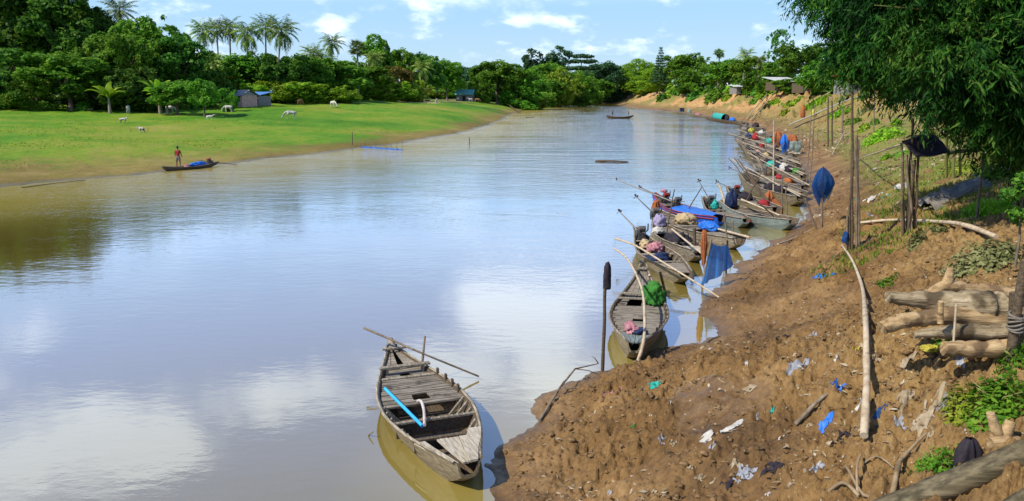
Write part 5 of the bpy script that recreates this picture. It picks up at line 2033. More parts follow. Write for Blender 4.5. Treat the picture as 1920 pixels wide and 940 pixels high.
# blue mesh sheet spread on sticks, with the orange net beside it
q = PX(1322, 540)
TL, TR, BL, BR = at(1333, 456, q), at(1360, 464, q) + Vector((.2, .5, 0)), at(1314, 534, q), at(1373, 503, q) + Vector((.2, .6, 0))
rows = []
for i in range(13):
    s = i / 12
    a, b = TL.lerp(BL, s), TR.lerp(BR, s)
    rows.append([a.lerp(b, j / 12) + Vector((0, -.10 * math.sin(j * 1.3) * s - .12 * math.sin(math.pi * j / 12), -.05 * math.sin(math.pi * j / 12) + .02 * math.sin(j * 2.6 + i))) for j in range(13)])
mb = MB()
mb.grid(rows)
tag(mb.build('net_sheet', M['blue_mesh'], None, True), 'light blue mesh sheet hung between sticks at the water edge', 'net')
pole('stake', 'left stick holding the light blue mesh sheet', 'stake', [at(1314, 538, q) - Vector((0, 0, .3)), at(1334, 448, q)], .035, .03, 'stick')
pole('stake', 'right stick behind the light blue mesh sheet', 'stake', [PX(1361, 524, -.3), at(1360, 455, q) + Vector((.2, .5, 0))], .035, .03, 'stick')
pole('stake', 'thick dark stump of a stake between the lilac bundle and the blue mesh', 'stake', [PX(1303, 480, 0), at(1302, 428, PX(1303, 480, 0))], .07, .06, 'wood_dark')
hanging_net('hanging_net', 'orange net hanging in a narrow roll left of the light blue mesh', at(1329, 432, q) + Vector((-.1, .1, 0)), .10, .07, 1.1, M['orange_net'], 6, neck=.6)
for (u, v, ut, vt, lab) in [(1368, 474, 1358, 402, 'thin leaning stick behind the light blue mesh, the left of two'), (1373, 462, 1374, 415, 'thin upright stick behind the light blue mesh, the right of two')]:
    q = PX(u, v)
    pole('stake', lab, 'stake', [q - Vector((0, 0, .3)), at(ut, vt, q)], .035, .03, 'stick')
q = PX(1440, 392)
hanging_net('net_cone', 'orange net spread like a tent on the grey boat', at(1443, 358, q), .55, .5, .95, M['orange_net'], 7, neck=.08, cone=True)
q = PX(1471, 300)
hanging_net('hanging_net', 'bright blue net bag hanging on a pole over the crowded boats', at(1471, 252, q), .32, .3, 1.6, M['blue_tarp'], 8, neck=.3)
pole('pole', 'pole holding the bright blue net bag', 'pole', [q, at(1471, 248, q)], .045, .04, 'stick')
q = PX(1457, 290)
hanging_net('hanging_net', 'orange net hanging left of the bright blue net bag', at(1458, 246, q), .5, .4, 1.5, M['orange_net'], 9, neck=.35)
q = PX(1488, 292)
hanging_net('hanging_net', 'orange net hanging right of the bright blue net bag', at(1486, 253, q), .55, .4, 1.1, M['orange_net'], 10, neck=.5)
hanging_net('hanging_net', 'pale greenish net hung like a curtain below the orange one', at(1489, 264, q) - Vector((0, .4, 0)), .6, .35, 1.35, M['pale_net'], 11, neck=.85)
q = G(1505, 232)
lump('cloth', 'orange red cloth hanging alone on the bank slope', 'cloth', at(1505, 220, q), (.7, .5, 1.7), M['orange_net'], 51, .4, 0, 3)
q = G(1524, 226)
lump('cloth', 'yellow cloth on the bank slope right of the orange red one', 'cloth', at(1525, 219, q), (.9, .6, 1.0), M['yellow'], 52, .4, 0, 3)

# long rails, ramps and loose poles up the slope
for (a, b, r0, m, lab) in [
    ((1480, 244, .8), (1642, 172, .6), .10, 'white', 'long whitish blue pipe running up the slope from the crowded boats'),
    ((1488, 247, .5), (1600, 196, .3), .12, 'stick', 'dark bamboo rail just below the whitish pipe'),
    ((1400, 226, .3), (1446, 172, .5), .12, 'pole_pale', 'pale ladder pole climbing to the house with pale roof edges'),
    ((1408, 228, .3), (1452, 178, .5), .12, 'pole_pale', 'second pale ladder pole beside the one to the house'),
    ((1520, 196, .4), (1556, 176, .5), .12, 'pole_pale', 'pale pole lying on the green part of the upper slope'),
    ((1545, 204, .3), (1560, 184, .5), .10, 'pole_pale', 'short pale pole on the upper slope near the twin posts'),
    ((1562, 268, .1), (1612, 244, .3), .05, 'pole_pale', 'thin pale pole on the terrace left of the tall sheaf'),
    ((1560, 292, .1), (1585, 262, .8), .04, 'pole_pale', 'thin pale pole propped slantwise on the terrace'),
    ((1640, 210, .2), (1690, 178, .5), .06, 'pole_pale', 'pale pole under the hanging bamboo tip'),
]:
    pole('pole', lab, 'pole', [G(*a), G(*b)], r0, r0 * .8, m, None, 6, .08, len(lab))

# grey net sheet heaped on the ground
q = G(1775, 385)
rows = []
rr = random.Random(3)
A, B = G(1722, 398), G(1836, 352)
d = (B - A)
for i in range(22):
    s = i / 21
    row = []
    for j in range(12):
        w = (j / 11 - .5)
        p = A.lerp(B, s) + Vector((-.25, .95, 0)) * w * (1.5 - .3 * s)
        gz = GZ(p.x, p.y)
        prof = max(0, 1 - (2 * w) ** 2) * (.40 + .16 * math.sin(s * 7 + 1) + .08 * math.sin(j * 2 + s * 15)) * math.sin(math.pi * min(max(s, .06), .94)) ** .4
        row.append(Vector((p.x, p.y, gz + .03 + prof)))
    rows.append(row)
mb = MB()
mb.grid(rows)
tag(mb.build('net_sheet', M['grey_cloth'], None, True), 'big grey net sheet heaped on the slope under the tarp', 'net')
for (pts, r0, r1, m, lab) in [
    ([(1820, 346, .25), (1870, 340, .3), (1925, 336, .3)], .055, .07, 'pole_pale', 'pale log running to the right edge above the grey net sheet'),
    ([(1730, 400, .1), (1790, 380, .1), (1850, 352, .2)], .04, .03, 'stick', 'thin dark branch along the edge of the grey net sheet'),
    ([(1612, 428, .12), (1660, 421, .13), (1700, 420, .13), (1740, 424, .13), (1800, 442, .13), (1866, 463, .13)], .045, .06, 'pole_pale', 'long bent pale pole on the slope behind the two sheaves'),
    ([(1600, 408, .05), (1650, 402, .05), (1692, 378, .1)], .035, .03, 'pole_pale', 'thin straight pale pole on the ground between the two sheaves'),
    ([(1578, 468, .16), (1596, 500, .19), (1614, 552, .19), (1620, 620, .17), (1621, 700, .16), (1620, 780, .15), (1616, 858, .13)], .03, .052, 'pole_pale', 'very long bent pale pole lying down the muddy slope'),
    ([(1458, 467, .04), (1480, 455, .05), (1520, 436, .05)], .03, .025, 'yellow_wood', 'yellowish stalk lying at the water edge by the boats'),
    ([(1350, 632, .02), (1330, 640, .02), (1300, 668, .03)], .015, .012, 'stick', 'thin dark twig at the puddled shore bend'),
    ([(1490, 812, .03), (1540, 770, .05), (1578, 742, .04)], .03, .02, 'stick', 'twisted dark stick on the mud beside the blue scraps'),
]:
    if m == 'yellow_wood':
        m = 'pole_pale'
    pole('pole' if r0 > .03 else 'twig', lab, 'pole' if r0 > .03 else 'twig', [G(*p) for p in pts], r0, r1, m, None, 9, 0, len(lab), True)

# ------------------------------------------------------------ log pile
M['log'] = rough_mat('dead log bark', [(.06, .042, .022), (.21, .16, .09), (.34, .265, .16), (.46, .38, .26)], 4, (.3, 3, 3), .9, 1.0, dist=.07, coords='Object', spots=(2.5, .55, (.09, .065, .035)))
M['log_bare'] = rough_mat('barked tan log', [(.10, .06, .025), (.29, .19, .09), (.43, .30, .155), (.54, .41, .24)], 4, (.35, 3, 3), .85, .9, dist=.04, spots=(3.5, .54, (.16, .10, .05)))
LG = G(1780, 625)


def lp(u, v, dy=0.0, r=0.0):
    return PD(u, v, LG.y - .85 + dy)


LOGS = 'logs of the driftwood pile'
for (pts, rads, m, lab) in [
    ([lp(1770, 652, -.5), lp(1820, 655, -.5), lp(1870, 655, -.5), lp(1905, 648, -.5)], [.10, .12, .125, .12], 'log_bare', 'lowest tan log at the front of the driftwood pile'),
    ([lp(1715, 628, -.3), lp(1780, 622, -.3), lp(1850, 624, -.3), lp(1900, 620, -.3)], [.05, .10, .12, .11], 'log', 'grey cracked log second from the bottom of the pile'),
    ([lp(1652, 616, -.2), lp(1690, 602, -.2), lp(1740, 596, -.1), lp(1800, 590, 0), lp(1870, 600, 0), lp(1915, 622, 0)], [.10, .11, .12, .15, .16, .12], 'log_bare', 'curved tan log whose thick end juts out left of the pile'),
    ([lp(1662, 558, .2), lp(1720, 562, .2), lp(1780, 570, .15), lp(1840, 578, .1), lp(1868, 580, .1)], [.09, .12, .20, .27, .24], 'log', 'thickest grey log with cracked bark and cut dark end'),
    ([lp(1868, 590, .5), lp(1900, 592, .5), lp(1950, 590, .5)], [.25, .26, .26], 'log_bare', 'short stout log lying at the right end of the pile'),
    ([lp(1735, 553, .35), lp(1775, 535, .35), lp(1810, 543, .35), lp(1860, 546, .35), lp(1915, 552, .35)], [.06, .09, .10, .10, .11], 'log_bare', 'forked tan branch on top of the pile'),
]:
    mb = MB()
    rr = random.Random(len(lab))
    P = [p - pts[0] for p in pts]
    Q, R2 = [], []
    for i in range(len(P) - 1):
        for j in range(5):
            s = j / 5
            Q.append(P[i].lerp(P[i + 1], s) + Vector((rr.uniform(-1, 1), rr.uniform(-1, 1), rr.uniform(-1, 1))) * .012)
            R2.append((rads[i] * (1 - s) + rads[i + 1] * s) * rr.uniform(.80, .97))
    Q.append(P[-1])
    R2.append(rads[-1])
    mb.tube(Q, R2, 14, jitter=.05, rng=rr)
    if 'forked' in lab:
        k = P[1]
        mb.tube([k, k + Vector((.02, 0, .13)), k + Vector((.03, 0, .24))], [.085, .06, .045], 10)
    o = mb.build('log', M[m], None, True, loc=pts[0])
    tag(o, lab, 'log', LOGS)
pole('stake', 'short pale peg standing in front of the log pile', 'stake', [lp(1763, 606, -.45), lp(1764, 565, -.45)], .04, .035, 'log_bare')
pole('stake', 'thin whitish stick leaning before the log pile', 'stake', [lp(1788, 640, -.5), lp(1793, 570, -.45)], .015, .015, 'pole_pale')
lump('bag', 'yellow plastic bag on the ground below the log pile', 'bag', G(1744, 676), (.24, .16, .07), M['yellow'], 61, .6)

# dark posts at the right edge
q = G(1905, 682)
pole('post', 'dark weathered post at the right edge, bound with grey cord', 'post', [at(1893, 686, q) - Vector((0, 0, .3)), at(1906, 590, q), at(1922, 490, q)], .065, .05, 'wood_dark', wig=0)
pole('post', 'second dark post behind the bound one at the right edge', 'post', [at(1918, 668, q) + Vector((.1, .3, -.3)), at(1916, 560, q) + Vector((.1, .3, 0))], .07, .06, 'wood_dark')
mb = MB()
c = at(1904, 612, q)
for i in range(7):
    mb.tube([c + Vector((.085 * math.cos(a), .085 * math.sin(a), .03 * i - .05 + .03 * math.sin(a + i) + a * .004)) for a in np.linspace(0, 6.28, 16)], .014, 5, cap=False)
tag(mb.build('cord', M['grey_cloth'], None, True), 'grey cord wound round the dark post at the right edge', 'cord')

# ------------------------------------------------------------ old beam, roots and cloth in the near corner
M['beam'] = rough_mat('mossy old beam', [(.022, .018, .010), (.075, .060, .032), (.14, .112, .062), (.21, .175, .105)], 3, (.4, 3, 5), .9, .9, dist=.04)
A, B = G(1560, 1004), G(1960, 854)
A.z += .04
B.z += .07
mb = MB()
n = 26
rr = random.Random(8)
d = (B - A).normalized()
sd = Vector((0, 0, 1)).cross(d)
rows = []
for i in range(n + 1):
    s = i / n
    c = A.lerp(B, s)
    w, h = .15, .10
    row = []
    for (y, z) in ((-1, -1), (-.4, -1.05), (.4, -1), (1, -1), (1.02, 0), (1, .9), (.5, 1), (0, .9), (-.5, 1.02), (-1, .88), (-1.05, 0)):
        row.append(c + sd * w * y * rr.uniform(.95, 1.04) + Vector((0, 0, h * z * rr.uniform(.92, 1.05))))
    rows.append(row)
mb.grid(rows, True)
mb.f += [tuple(range(11)), tuple(range(n * 11 + 10, n * 11 - 1, -1))]
mb.m += [0, 0]
tag(mb.build('beam', M['beam'], None, True), 'massive old grooved timber lying across the lower right corner', 'timber')
A2, B2 = G(1868, 992), G(2010, 935)
mb = MB()
rows = []
d = (B2 - A2).normalized()
sd = Vector((0, 0, 1)).cross(d)
for i in range(12):
    c = A2.lerp(B2, i / 11) + Vector((0, 0, .06))
    rows.append([c + sd * .13 * y * rr.uniform(.9, 1.06) + Vector((0, 0, .1 * z * rr.uniform(.85, 1.1))) for (y, z) in ((-1, -1), (0, -1), (1, -1), (1, .8), (.4, 1), (-.2, .8), (-1, 1))])
mb.grid(rows, True)
mb.f += [tuple(range(7)), tuple(range(83, 76, -1))]
mb.m += [0, 0]
tag(mb.build('beam', M['beam'], None, True), 'shorter grey plank in front of the massive timber, cut by the corner', 'timber')
hanging_net('cloth', 'dark purple black garment draped over a stump behind the massive timber', G(1812, 878, .36), .20, .15, .40, M['black_cloth'], 71, 'cloth', .25, True)
q = G(1868, 846)
mb = MB()
for pts, rads in (([(0, 0, -.15), (.0, 0, .08), (-.06, .02, .22), (-.10, .03, .34)], [.10, .075, .055, .045]), ([(0, 0, .03), (.08, 0, .12), (.13, .02, .25)], [.075, .07, .055]), ([(-.1, -.05, .0), (.05, -.03, .03), (.22, 0, .0)], [.08, .1, .08])):
    mb.tube([Vector(p) for p in pts], rads, 10, jitter=.06, rng=rr)
tag(mb.build('stump', M['log_bare'], None, True, loc=q), 'tan forked stump sticking up beside the dark garment', 'stump')
M['root'] = rough_mat('tan roots', [(.11, .075, .04), (.23, .165, .095), (.34, .26, .165)], 6, rough=.85, bump=.4)
for (pts, r0, r1, lab) in [
    ([(1735, 832, .06), (1712, 852, .1), (1692, 868, .12), (1682, 895, .08), (1672, 935, .02)], .012, .034, 'thick gnarled root bending down towards the massive timber'),
    ([(1582, 885, .14), (1588, 908, .10), (1620, 930, .06), (1660, 932, .04)], .012, .024, 'pale curved root at the bottom, left of the gnarled one'),
    ([(1612, 880, .12), (1604, 905, .1), (1608, 940, .01)], .010, .018, 'short upright root between the pale curved ones'),
    ([(1604, 888, .1), (1640, 880, .08), (1676, 884, .04)], .008, .012, 'thin root running level to the gnarled one'),
    ([(1550, 945, .04), (1580, 925, .06), (1610, 938, .03)], .018, .022, 'pale root crossing the bottom edge'),
]:
    pole('root', lab, 'root', [G(*p) for p in pts], r0, r1, 'root', None, 9, 0, len(lab), True)

# dead branch on the shore
q = [G(1012, 792, .03), G(1050, 740, .15), G(1078, 718, .3), at(1122, 682, G(1090, 712))]
root = empty('dead_branch', q[0], 0, 'bare dead branch leaning out over the shore by the mooring post', 'branch')
mb = MB()
mb.tube([p - q[0] for p in q], [.028, .024, .018, .010], 7)
mb.build('main_stem', M['stick'], root, True)
for a, bb in ((q[2], at(1128, 705, G(1100, 712))), (q[1], at(1062, 712, q[1])), (q[3], at(1108, 668, G(1090, 712))), (q[1], at(1100, 735, q[1]))):
    mb = MB()
    mb.tube([a - q[0], a.lerp(bb, .5) - q[0] + Vector((0, 0, .04)), bb - q[0]], [.014, .010, .005], 5)
    mb.build('side_twig', M['stick'], root, True)

# ------------------------------------------------------------ litter
CR_ = {}


def scrap(label, u, v, s, mat, seed, name='plastic_bag', cat='litter', group=None, stretch=1.0, rz=0.0, hgt=.35):
    """crumpled sheet lying on the mud"""
    n = 16
    r = R_(seed)
    a, b = np.meshgrid(np.linspace(-1, 1, n), np.linspace(-1, 1, n))
    p = G(u, v)
    f = .75 + .5 * fbm(a * 1.6 + seed, b * 1.6, 3)
    ang = np.arctan2(b, a)
    out = .55 + .8 * np.abs(fbm(np.cos(ang) * 1.5 + seed * 1.7 + 20, np.sin(ang) * 1.5 + 20, 3) * 2 - .6)
    q = np.maximum(np.abs(a), np.abs(b)) / np.maximum(np.hypot(a, b), 1e-6)
    X, Y = a * q * out * s * .5 * stretch, b * q * out * s * .5
    c, si = math.cos(rz), math.sin(rz)
    X, Y = X * c - Y * si, X * si + Y * c
    hh = fbm(a * 2.4 + seed, b * 2.4 + 9, 4, .65)
    Zr = np.abs(hh - .5) * 2
    edge = np.clip(1.15 - np.hypot(a, b), 0, 1)
    P = np.stack([(X + p.x).ravel(), (Y + p.y).ravel()], 1)
    h, dr, dl = heights(P)
    gz = np.maximum(mud_detail(P, h, dr)[0], 0)
    Z = gz.reshape(n, n) + .012 + s * hgt * (Zr * .6 + hh * .5) * edge
    V = np.stack([X.ravel(), Y.ravel(), (Z - p.z).ravel()], 1)
    i = np.arange(n - 1)[:, None] * n + np.arange(n - 1)[None, :]
    F = np.stack([i, i + 1, i + n + 1, i + n], -1).reshape(-1, 4)
    hole = fbm(a * 2.2 + seed * 1.9 + 40, b * 2.2 + 17, 3).ravel() + .10 * np.hypot(a, b).ravel() ** 2
    F = F[(hole[F].mean(1) < .60) | (np.arange(len(F)) < 3)]
    o = link(name, quick_mesh(name, V, F, M[mat], True), None, p)
    return tag(o, label, cat, group)


def p_near(u, v):
    return v > 560


M['clear'] = cloth_mat('dirty clear plastic', (.24, .26, .30), (.46, .48, .54), .3, .2, .8)
M['beige'] = cloth_mat('muddy beige sack cloth', (.22, .16, .09), (.44, .36, .25), .9, scale=12)
for (u, v, s, m, lab, nm, st, rz) in [
    (1229, 735, .34, 'teal', 'turquoise plastic bag on the mud below the boat with the green net heap', 'plastic_bag', 1.2, .2),
    (1544, 521, .5, 'blue_tarp', 'blue rag on the mud slope left of the long bent pole', 'rag', 1.4, .3),
    (1549, 806, .34, 'blue_tarp', 'bright blue torn bag on the mud left of the lower end of the long pole', 'plastic_bag', .9, .4),
    (1570, 748, .36, 'blue_tarp', 'blue strip of plastic above the bright blue torn bag', 'rag', 1.8, .6),
    (1648, 790, .24, 'blue_net', 'dark blue scrap just right of the long pole', 'rag', 1.3, .1),
    (1448, 768, .16, 'teal', 'small turquoise scrap beside the puddles', 'rag', 1.3, .3),
    (1352, 818, .55, 'white', 'tangled white plastic strips on the mud by the puddles', 'plastic_strip', 2.2, .05),
    (1396, 893, .42, 'clear', 'clear plastic bag blown up on the mud at the bottom', 'plastic_bag', 1.2, 0),
    (1442, 893, .36, 'black_cloth', 'black rag right of the clear plastic bag', 'rag', 1.4, .2),
    (1372, 915, .36, 'black_cloth', 'dark muddy rag below the clear plastic bag', 'rag', 1.4, .5),
    (1311, 900, .17, 'beige', 'small pale scrap left of the clear plastic bag', 'rag', 1.5, 0),
    (1405, 733, .24, 'beige', 'pale torn scrap above the puddles', 'rag', 1.8, .2),
    (1320, 842, .22, 'clear', 'grey crumpled film left of the white strips', 'plastic_bag', .8, .9),
    (1530, 890, .34, 'clear', 'silver grey wrapper below the bright blue bag', 'plastic_bag', 1.2, .4),
    (1582, 830, .3, 'black_cloth', 'black rag between the bright blue bag and the long pole', 'rag', 1.5, .2),
    (1500, 690, .5, 'clear', 'greenish grey plastic sheet flattened on the mud slope', 'plastic_bag', 1.5, .7),
    (1460, 640, .5, 'black_cloth', 'dark plastic sheet near the top of the mud slope', 'plastic_bag', 1.6, .3),
    (1520, 636, .36, 'clear', 'pale plastic film right of the dark sheet on the slope', 'plastic_bag', 1.2, .3),
    (1700, 700, .4, 'beige', 'pale ragged plastic below the yellow bag', 'plastic_bag', 1.8, .6),
    (1740, 780, .46, 'beige', 'beige torn sack spread on the ground left of the leafy weeds', 'sack', 1.6, .5),
    (1700, 760, .34, 'beige', 'long beige rag lying beside the torn sack', 'rag', 2.2, .8),
    (1770, 772, .3, 'grey_cloth', 'grey striped rag right of the beige torn sack', 'rag', 1.6, .9),
    (1690, 795, .3, 'clear', 'pale greenish film left of the beige torn sack', 'plastic_bag', 1.3, .2),
    (1612, 782, .22, 'white', 'white scrap half under the long bent pole', 'rag', .9, .2),
    (1780, 868, .2, 'red_cloth', 'red wrapper beside the dark garment', 'wrapper', .7, 1.2),
    (1740, 872, .22, 'clear', 'pale blue wrapper in the weeds left of the red one', 'wrapper', 1.2, .5),
    (1640, 690, .3, 'beige', 'pale scrap right of the long pole, below the log pile', 'rag', 1.3, .5),
    (1606, 668, .2, 'yellow', 'yellow scrap just left of the long pole', 'rag', 1.4, .1),
    (1824, 438, .5, 'white', 'white stuffed sack beside the bent pole on the slope', 'sack', 1.2, .1),
    (1640, 376, .9, 'white', 'white plastic heap on the grassy slope behind the tall sheaf', 'plastic_bag', 1.6, .2),
    (1660, 372, .6, 'teal', 'pale turquoise bag right of the white plastic heap', 'plastic_bag', 1.2, .3),
    (1608, 376, .35, 'teal', 'small turquoise bag just behind the tall sheaf of poles', 'plastic_bag', 1.0, .2),
    (1640, 318, .6, 'white', 'white bag on the terrace above the plastic heap', 'plastic_bag', 1.2, .2),
    (1880, 322, .6, 'clear', 'pale bag hanging low under the bamboo at the right', 'plastic_bag', 1.0, .2),
    (1632, 408, .4, 'clear', 'grey film at the foot of the tall sheaf', 'plastic_bag', 1.2, .2),
    (1100, 712, .22, 'black_cloth', 'black scrap on the shore left of the mooring post', 'rag', 1.4, .2),
    (1146, 740, .4, 'pink', 'faded pinkish rag half buried in the mud by the mooring post', 'rag', 1.6, .5),
    (1186, 804, .14, 'green_net', 'tiny green scrap on the open mud', 'rag', 1, .1),
    (1240, 842, .3, 'clear', 'dark grey film left of the puddles on the mud', 'plastic_bag', 1, .7),
]:
    mat = m
    scrap(lab, u, v, s * (.62 if p_near(u, v) else .8), mat, int(u * 1.7 + v) % 83, nm, 'litter', None, st, rz)
lump('bag', 'white plastic heap above the terrace, under the hanging bamboo', 'litter', G(1690, 355, -.02), (.5, .4, .25), M['white'], 81, .5, 0, 3)
rr = random.Random(99)
for i in range(46):
    u, v = rr.uniform(960, 1860), rr.uniform(600, 930)
    p = PG(u, v)
    if p.z < .12 or p.y > 24:
        continue
    scrap('small pale scrap trodden into the brown mud', u, v, rr.uniform(.05, .12), rr.choice(['white', 'beige', 'beige', 'clear']), i + 3, 'scrap', 'litter', 'small pale scraps on the mud', rr.uniform(.8, 2), rr.uniform(0, 3), .25)

# ================================================================== GROUND COVER (uncountable)
def place_on(P):
    h, dr, dl = heights(P)
    return np.where(dr > 0, mud_detail(P, h, dr)[0], h), dr, dl


def cloud_of(name, n, seed, ulo, uhi, vlo, vhi, ok):
    """points spread evenly over the picture of the slope"""
    r = R_(seed)
    u, y = r.uniform(ulo, uhi, n * 3), np.exp(r.uniform(math.log(vlo), math.log(vhi), n * 3))
    P = np.stack([u * y, y], 1)
    h, dr, dl = place_on(P)
    k = ok(P, dr, dl, r)
    return np.concatenate([P[k], h[k][:, None]], 1)[:n]


r = R_(4)
# clods
C = cloud_of('clods', 2600, 5, -.1, .75, 9, 34, lambda P, dr, dl, r: (dr > .25) & (dr < 9) & (fbm(P[:, 0] * .9, P[:, 1] * .9, 3) + r.rand(len(P)) * .35 > .62))
V0, F0 = ICO[2]
Vs, Fs = [], []
for i in range(len(C)):
    s = .014 + .034 * r.rand() ** 2.5
    q = V0 * (1 + .8 * (r.rand(len(V0), 1) - .5)) * np.array([r.uniform(.8, 1.5), r.uniform(.8, 1.4), r.uniform(.5, .9)]) * s
    a = r.rand() * 6.28
    q = np.stack([q[:, 0] * math.cos(a) - q[:, 1] * math.sin(a), q[:, 0] * math.sin(a) + q[:, 1] * math.cos(a), q[:, 2]], 1)
    Vs.append(q + C[i] + np.array([0, 0, s * .15]))
    Fs.append(F0 + len(V0) * i)
M['clod'] = rough_mat('mud clods', [(.085, .048, .018), (.16, .095, .040), (.27, .170, .085)], 6, rough=.9, bump=.5)
tag(link('mud_clods', quick_mesh('mud_clods', np.concatenate(Vs), np.concatenate(Fs), M['clod'], False)), 'loose brown clods over the muddy bank', 'mud', kind='stuff')
# chaff, dry leaves, chips
C = cloud_of('chips', 4600, 6, -.05, .8, 8.5, 30, lambda P, dr, dl, r: (dr > .5) & (dr < 12) & (fbm(P[:, 0] * .7 + 8, P[:, 1] * .7, 3) + .05 * np.minimum(dr, 5) + .4 * (r.rand(len(P)) - .5) > .62))
n = len(C)
A = np.stack([r.normal(size=n), r.normal(size=n), r.normal(size=n) * .25], 1)
Nn = np.stack([r.normal(size=n) * .5, r.normal(size=n) * .5, np.ones(n)], 1)
l = r.uniform(.03, .14, n)
V, F = leaf_quads(C + np.array([0, 0, .018]), A, Nn, l, l * r.uniform(.12, .5, n), -.15)
M['chaff'] = leaf_mat('dry leaves and chips', [(.10, .06, .028), (.19, .13, .065), (.29, .22, .13), (.44, .38, .28)], .1, .8, .05)
tag(link('dry_leaves', quick_mesh('dry_leaves', V, F, M['chaff'])), 'dry leaves, straw and chips scattered over the slope', 'litter', kind='stuff')


def blades(name, C, L, wd, mat, seed, lean=.5):
    r = R_(seed)
    n = len(C)
    A = np.stack([r.normal(size=n) * lean, r.normal(size=n) * lean, np.ones(n)], 1)
    Nn = np.stack([r.normal(size=n), r.normal(size=n), np.zeros(n) + .2], 1)
    l = L * r.uniform(.5, 1.4, n)
    V, F = leaf_quads(C + unit(A) * l[:, None] * .42, A, Nn, l, wd * r.uniform(.6, 1.4, n))
    return quick_mesh(name, V, F, mat)


M['grass'] = leaf_mat('bank grass', [(.045, .09, .006), (.10, .17, .010), (.17, .23, .02), (.28, .28, .06)], .3, .6, .0)
C = cloud_of('grass', 26000, 8, .2, .85, 20, 75, lambda P, dr, dl, r: (dr > 3.0) & (dr < 26) & (fbm(P[:, 0] * .5 + 2, P[:, 1] * .5, 4) + .012 * np.minimum(dr, 10) + .012 * np.minimum(P[:, 1] - 20, 16) + .16 * (r.rand(len(P)) - .5) > .62))
tag(link('bank_grass', blades('bank_grass', C, .17, .035, M['grass'], 9)), 'short patchy grass over the upper right bank', 'grass', kind='stuff')
# rough grass and weeds at the foot of the left wood and along the meadow
M['tuft'] = leaf_mat('meadow tufts', [(.06, .16, .004), (.11, .24, .008), (.18, .28, .015), (.26, .28, .04)], .3, .6, .0)
C = cloud_of('meadow', 16000, 10, -.75, -.02, 58, 215, lambda P, dr, dl, r: (dl > 6) & (fbm(P[:, 0] * .12, P[:, 1] * .12, 4) + .25 * (r.rand(len(P)) - .5) > .57))
tag(link('meadow_grass', blades('meadow_grass', C, .16, .06, M['tuft'], 11)), 'tufts of grass over the grazed meadow', 'grass', kind='stuff')


# broken bits, straw and rubbish over the far slope
C = cloud_of('rubble', 5200, 14, .22, .62, 34, 260, lambda P, dr, dl, r: (dr > .4) & (dr < 15) & (fbm(P[:, 0] * .16 + 4, P[:, 1] * .16, 4) + .3 * (r.rand(len(P)) - .5) > .52))
n = len(C)
r = R_(15)
A = np.stack([r.normal(size=n), r.normal(size=n), r.normal(size=n) * .4], 1)
Nn = np.stack([r.normal(size=n) * .7 - .3, r.normal(size=n) * .7 - .4, np.ones(n)], 1)
l = r.uniform(.08, .34, n) * (.6 + C[:, 1] / 120)
V, F = leaf_quads(C + np.array([0, 0, .06]), A, Nn, l, l * r.uniform(.15, .7, n), -.2)
M['rubble'] = leaf_mat('rubble and straw', [(.08, .05, .028), (.19, .13, .065), (.30, .22, .13), (.42, .36, .27)], .1, .8, .0)
tag(link('slope_rubble', quick_mesh('slope_rubble', V, F, M['rubble'])), 'straw, boards and rubbish strewn over the far slope above the boats', 'rubble', kind='stuff')


# ------------------------------------------------------------ weeds and bushes one can tell apart
def weed(label, u, v, w, h, n, leaf, mat, seed, name='weed_bush', wl=.5, cat='plant', group=None, up=.5, upright=0.0):
    p = G(u, v)
    r = R_(seed)
    d = rdir(r, n)
    d[:, 2] = np.abs(d[:, 2])
    f = r.rand(n) ** .4
    lobn = 1 + .35 * (fbm(d[:, 0] * 2 + seed, d[:, 1] * 2 + d[:, 2], 3) - .5) * 2
    C = d * f[:, None] * lobn[:, None] * np.array([w / 2, w / 2, h])
    P = C[:, :2] + np.array(p[:2])
    gz = place_on(P)[0] - p.z
    C[:, 2] += np.clip(gz, -.5, .8)
    Nn = d + rdir(r, n) * .7 + np.array([0, 0, up])
    A = np.cross(Nn, rdir(r, n)) + np.array([0, 0, upright])
    s = leaf * r.uniform(.6, 1.4, n)
    V, F = leaf_quads(C, A, Nn, s, s * wl, .12)
    root = empty(name, p, 0, label, cat, group)
    link('leaves', quick_mesh('leaves', V, F, M[mat]), root)
    mb = MB()
    for k in range(8):
        a = k * .8
        mb.tube([Vector((0, 0, -.05)), Vector((math.cos(a) * w * .18, math.sin(a) * w * .18, h * .5)), Vector((math.cos(a) * w * .36, math.sin(a) * w * .36, h * .75))], [.012, .009, .004], 5)
    mb.build('stems', M['culm'], root, True)
    return root


M['leaf_pale'] = leaf_mat('greyish weed leaves', [(.05, .06, .018), (.11, .125, .04), (.19, .20, .075), (.26, .26, .11)], .2, .6, .05)
weed('greyish leafy bush on the slope above the log pile', 1845, 505, 1.5, .55, 1900, .10, 'leaf_pale', 3, 'bush', .7)
weed('bright green ferny weed patch on the slope left of the bamboo', 1850, 405, 1.35, .45, 1500, .16, 'leaf_bright', 4, 'weed_patch', .22, upright=1.2)
weed('dark green leafy weeds at the right edge near the massive timber', 1862, 782, .70, .30, 900, .085, 'leaf_mid', 5, 'weed_patch', .5)
weed('yellowish weeds on the left side of the dark green ones', 1795, 775, .42, .22, 420, .07, 'leaf_yellow', 6, 'weed_patch', .5)
weed('low weeds growing between the red wrapper and the roots', 1755, 878, .55, .20, 600, .06, 'leaf_mid', 7, 'weed_patch', .4, upright=.6)
weed('small leafy weed alone on the slope, left of the big bush', 1717, 465, .5, .25, 300, .08, 'leaf_pale', 8, 'weed', .6)
weed('flat dark green weed near the top of the long pole', 1662, 538, .5, .10, 260, .08, 'leaf_mid', 9, 'weed', .5)
weed('low weed under the bent pole on the slope', 1755, 445, .7, .22, 420, .08, 'leaf_pale', 10, 'weed', .6)
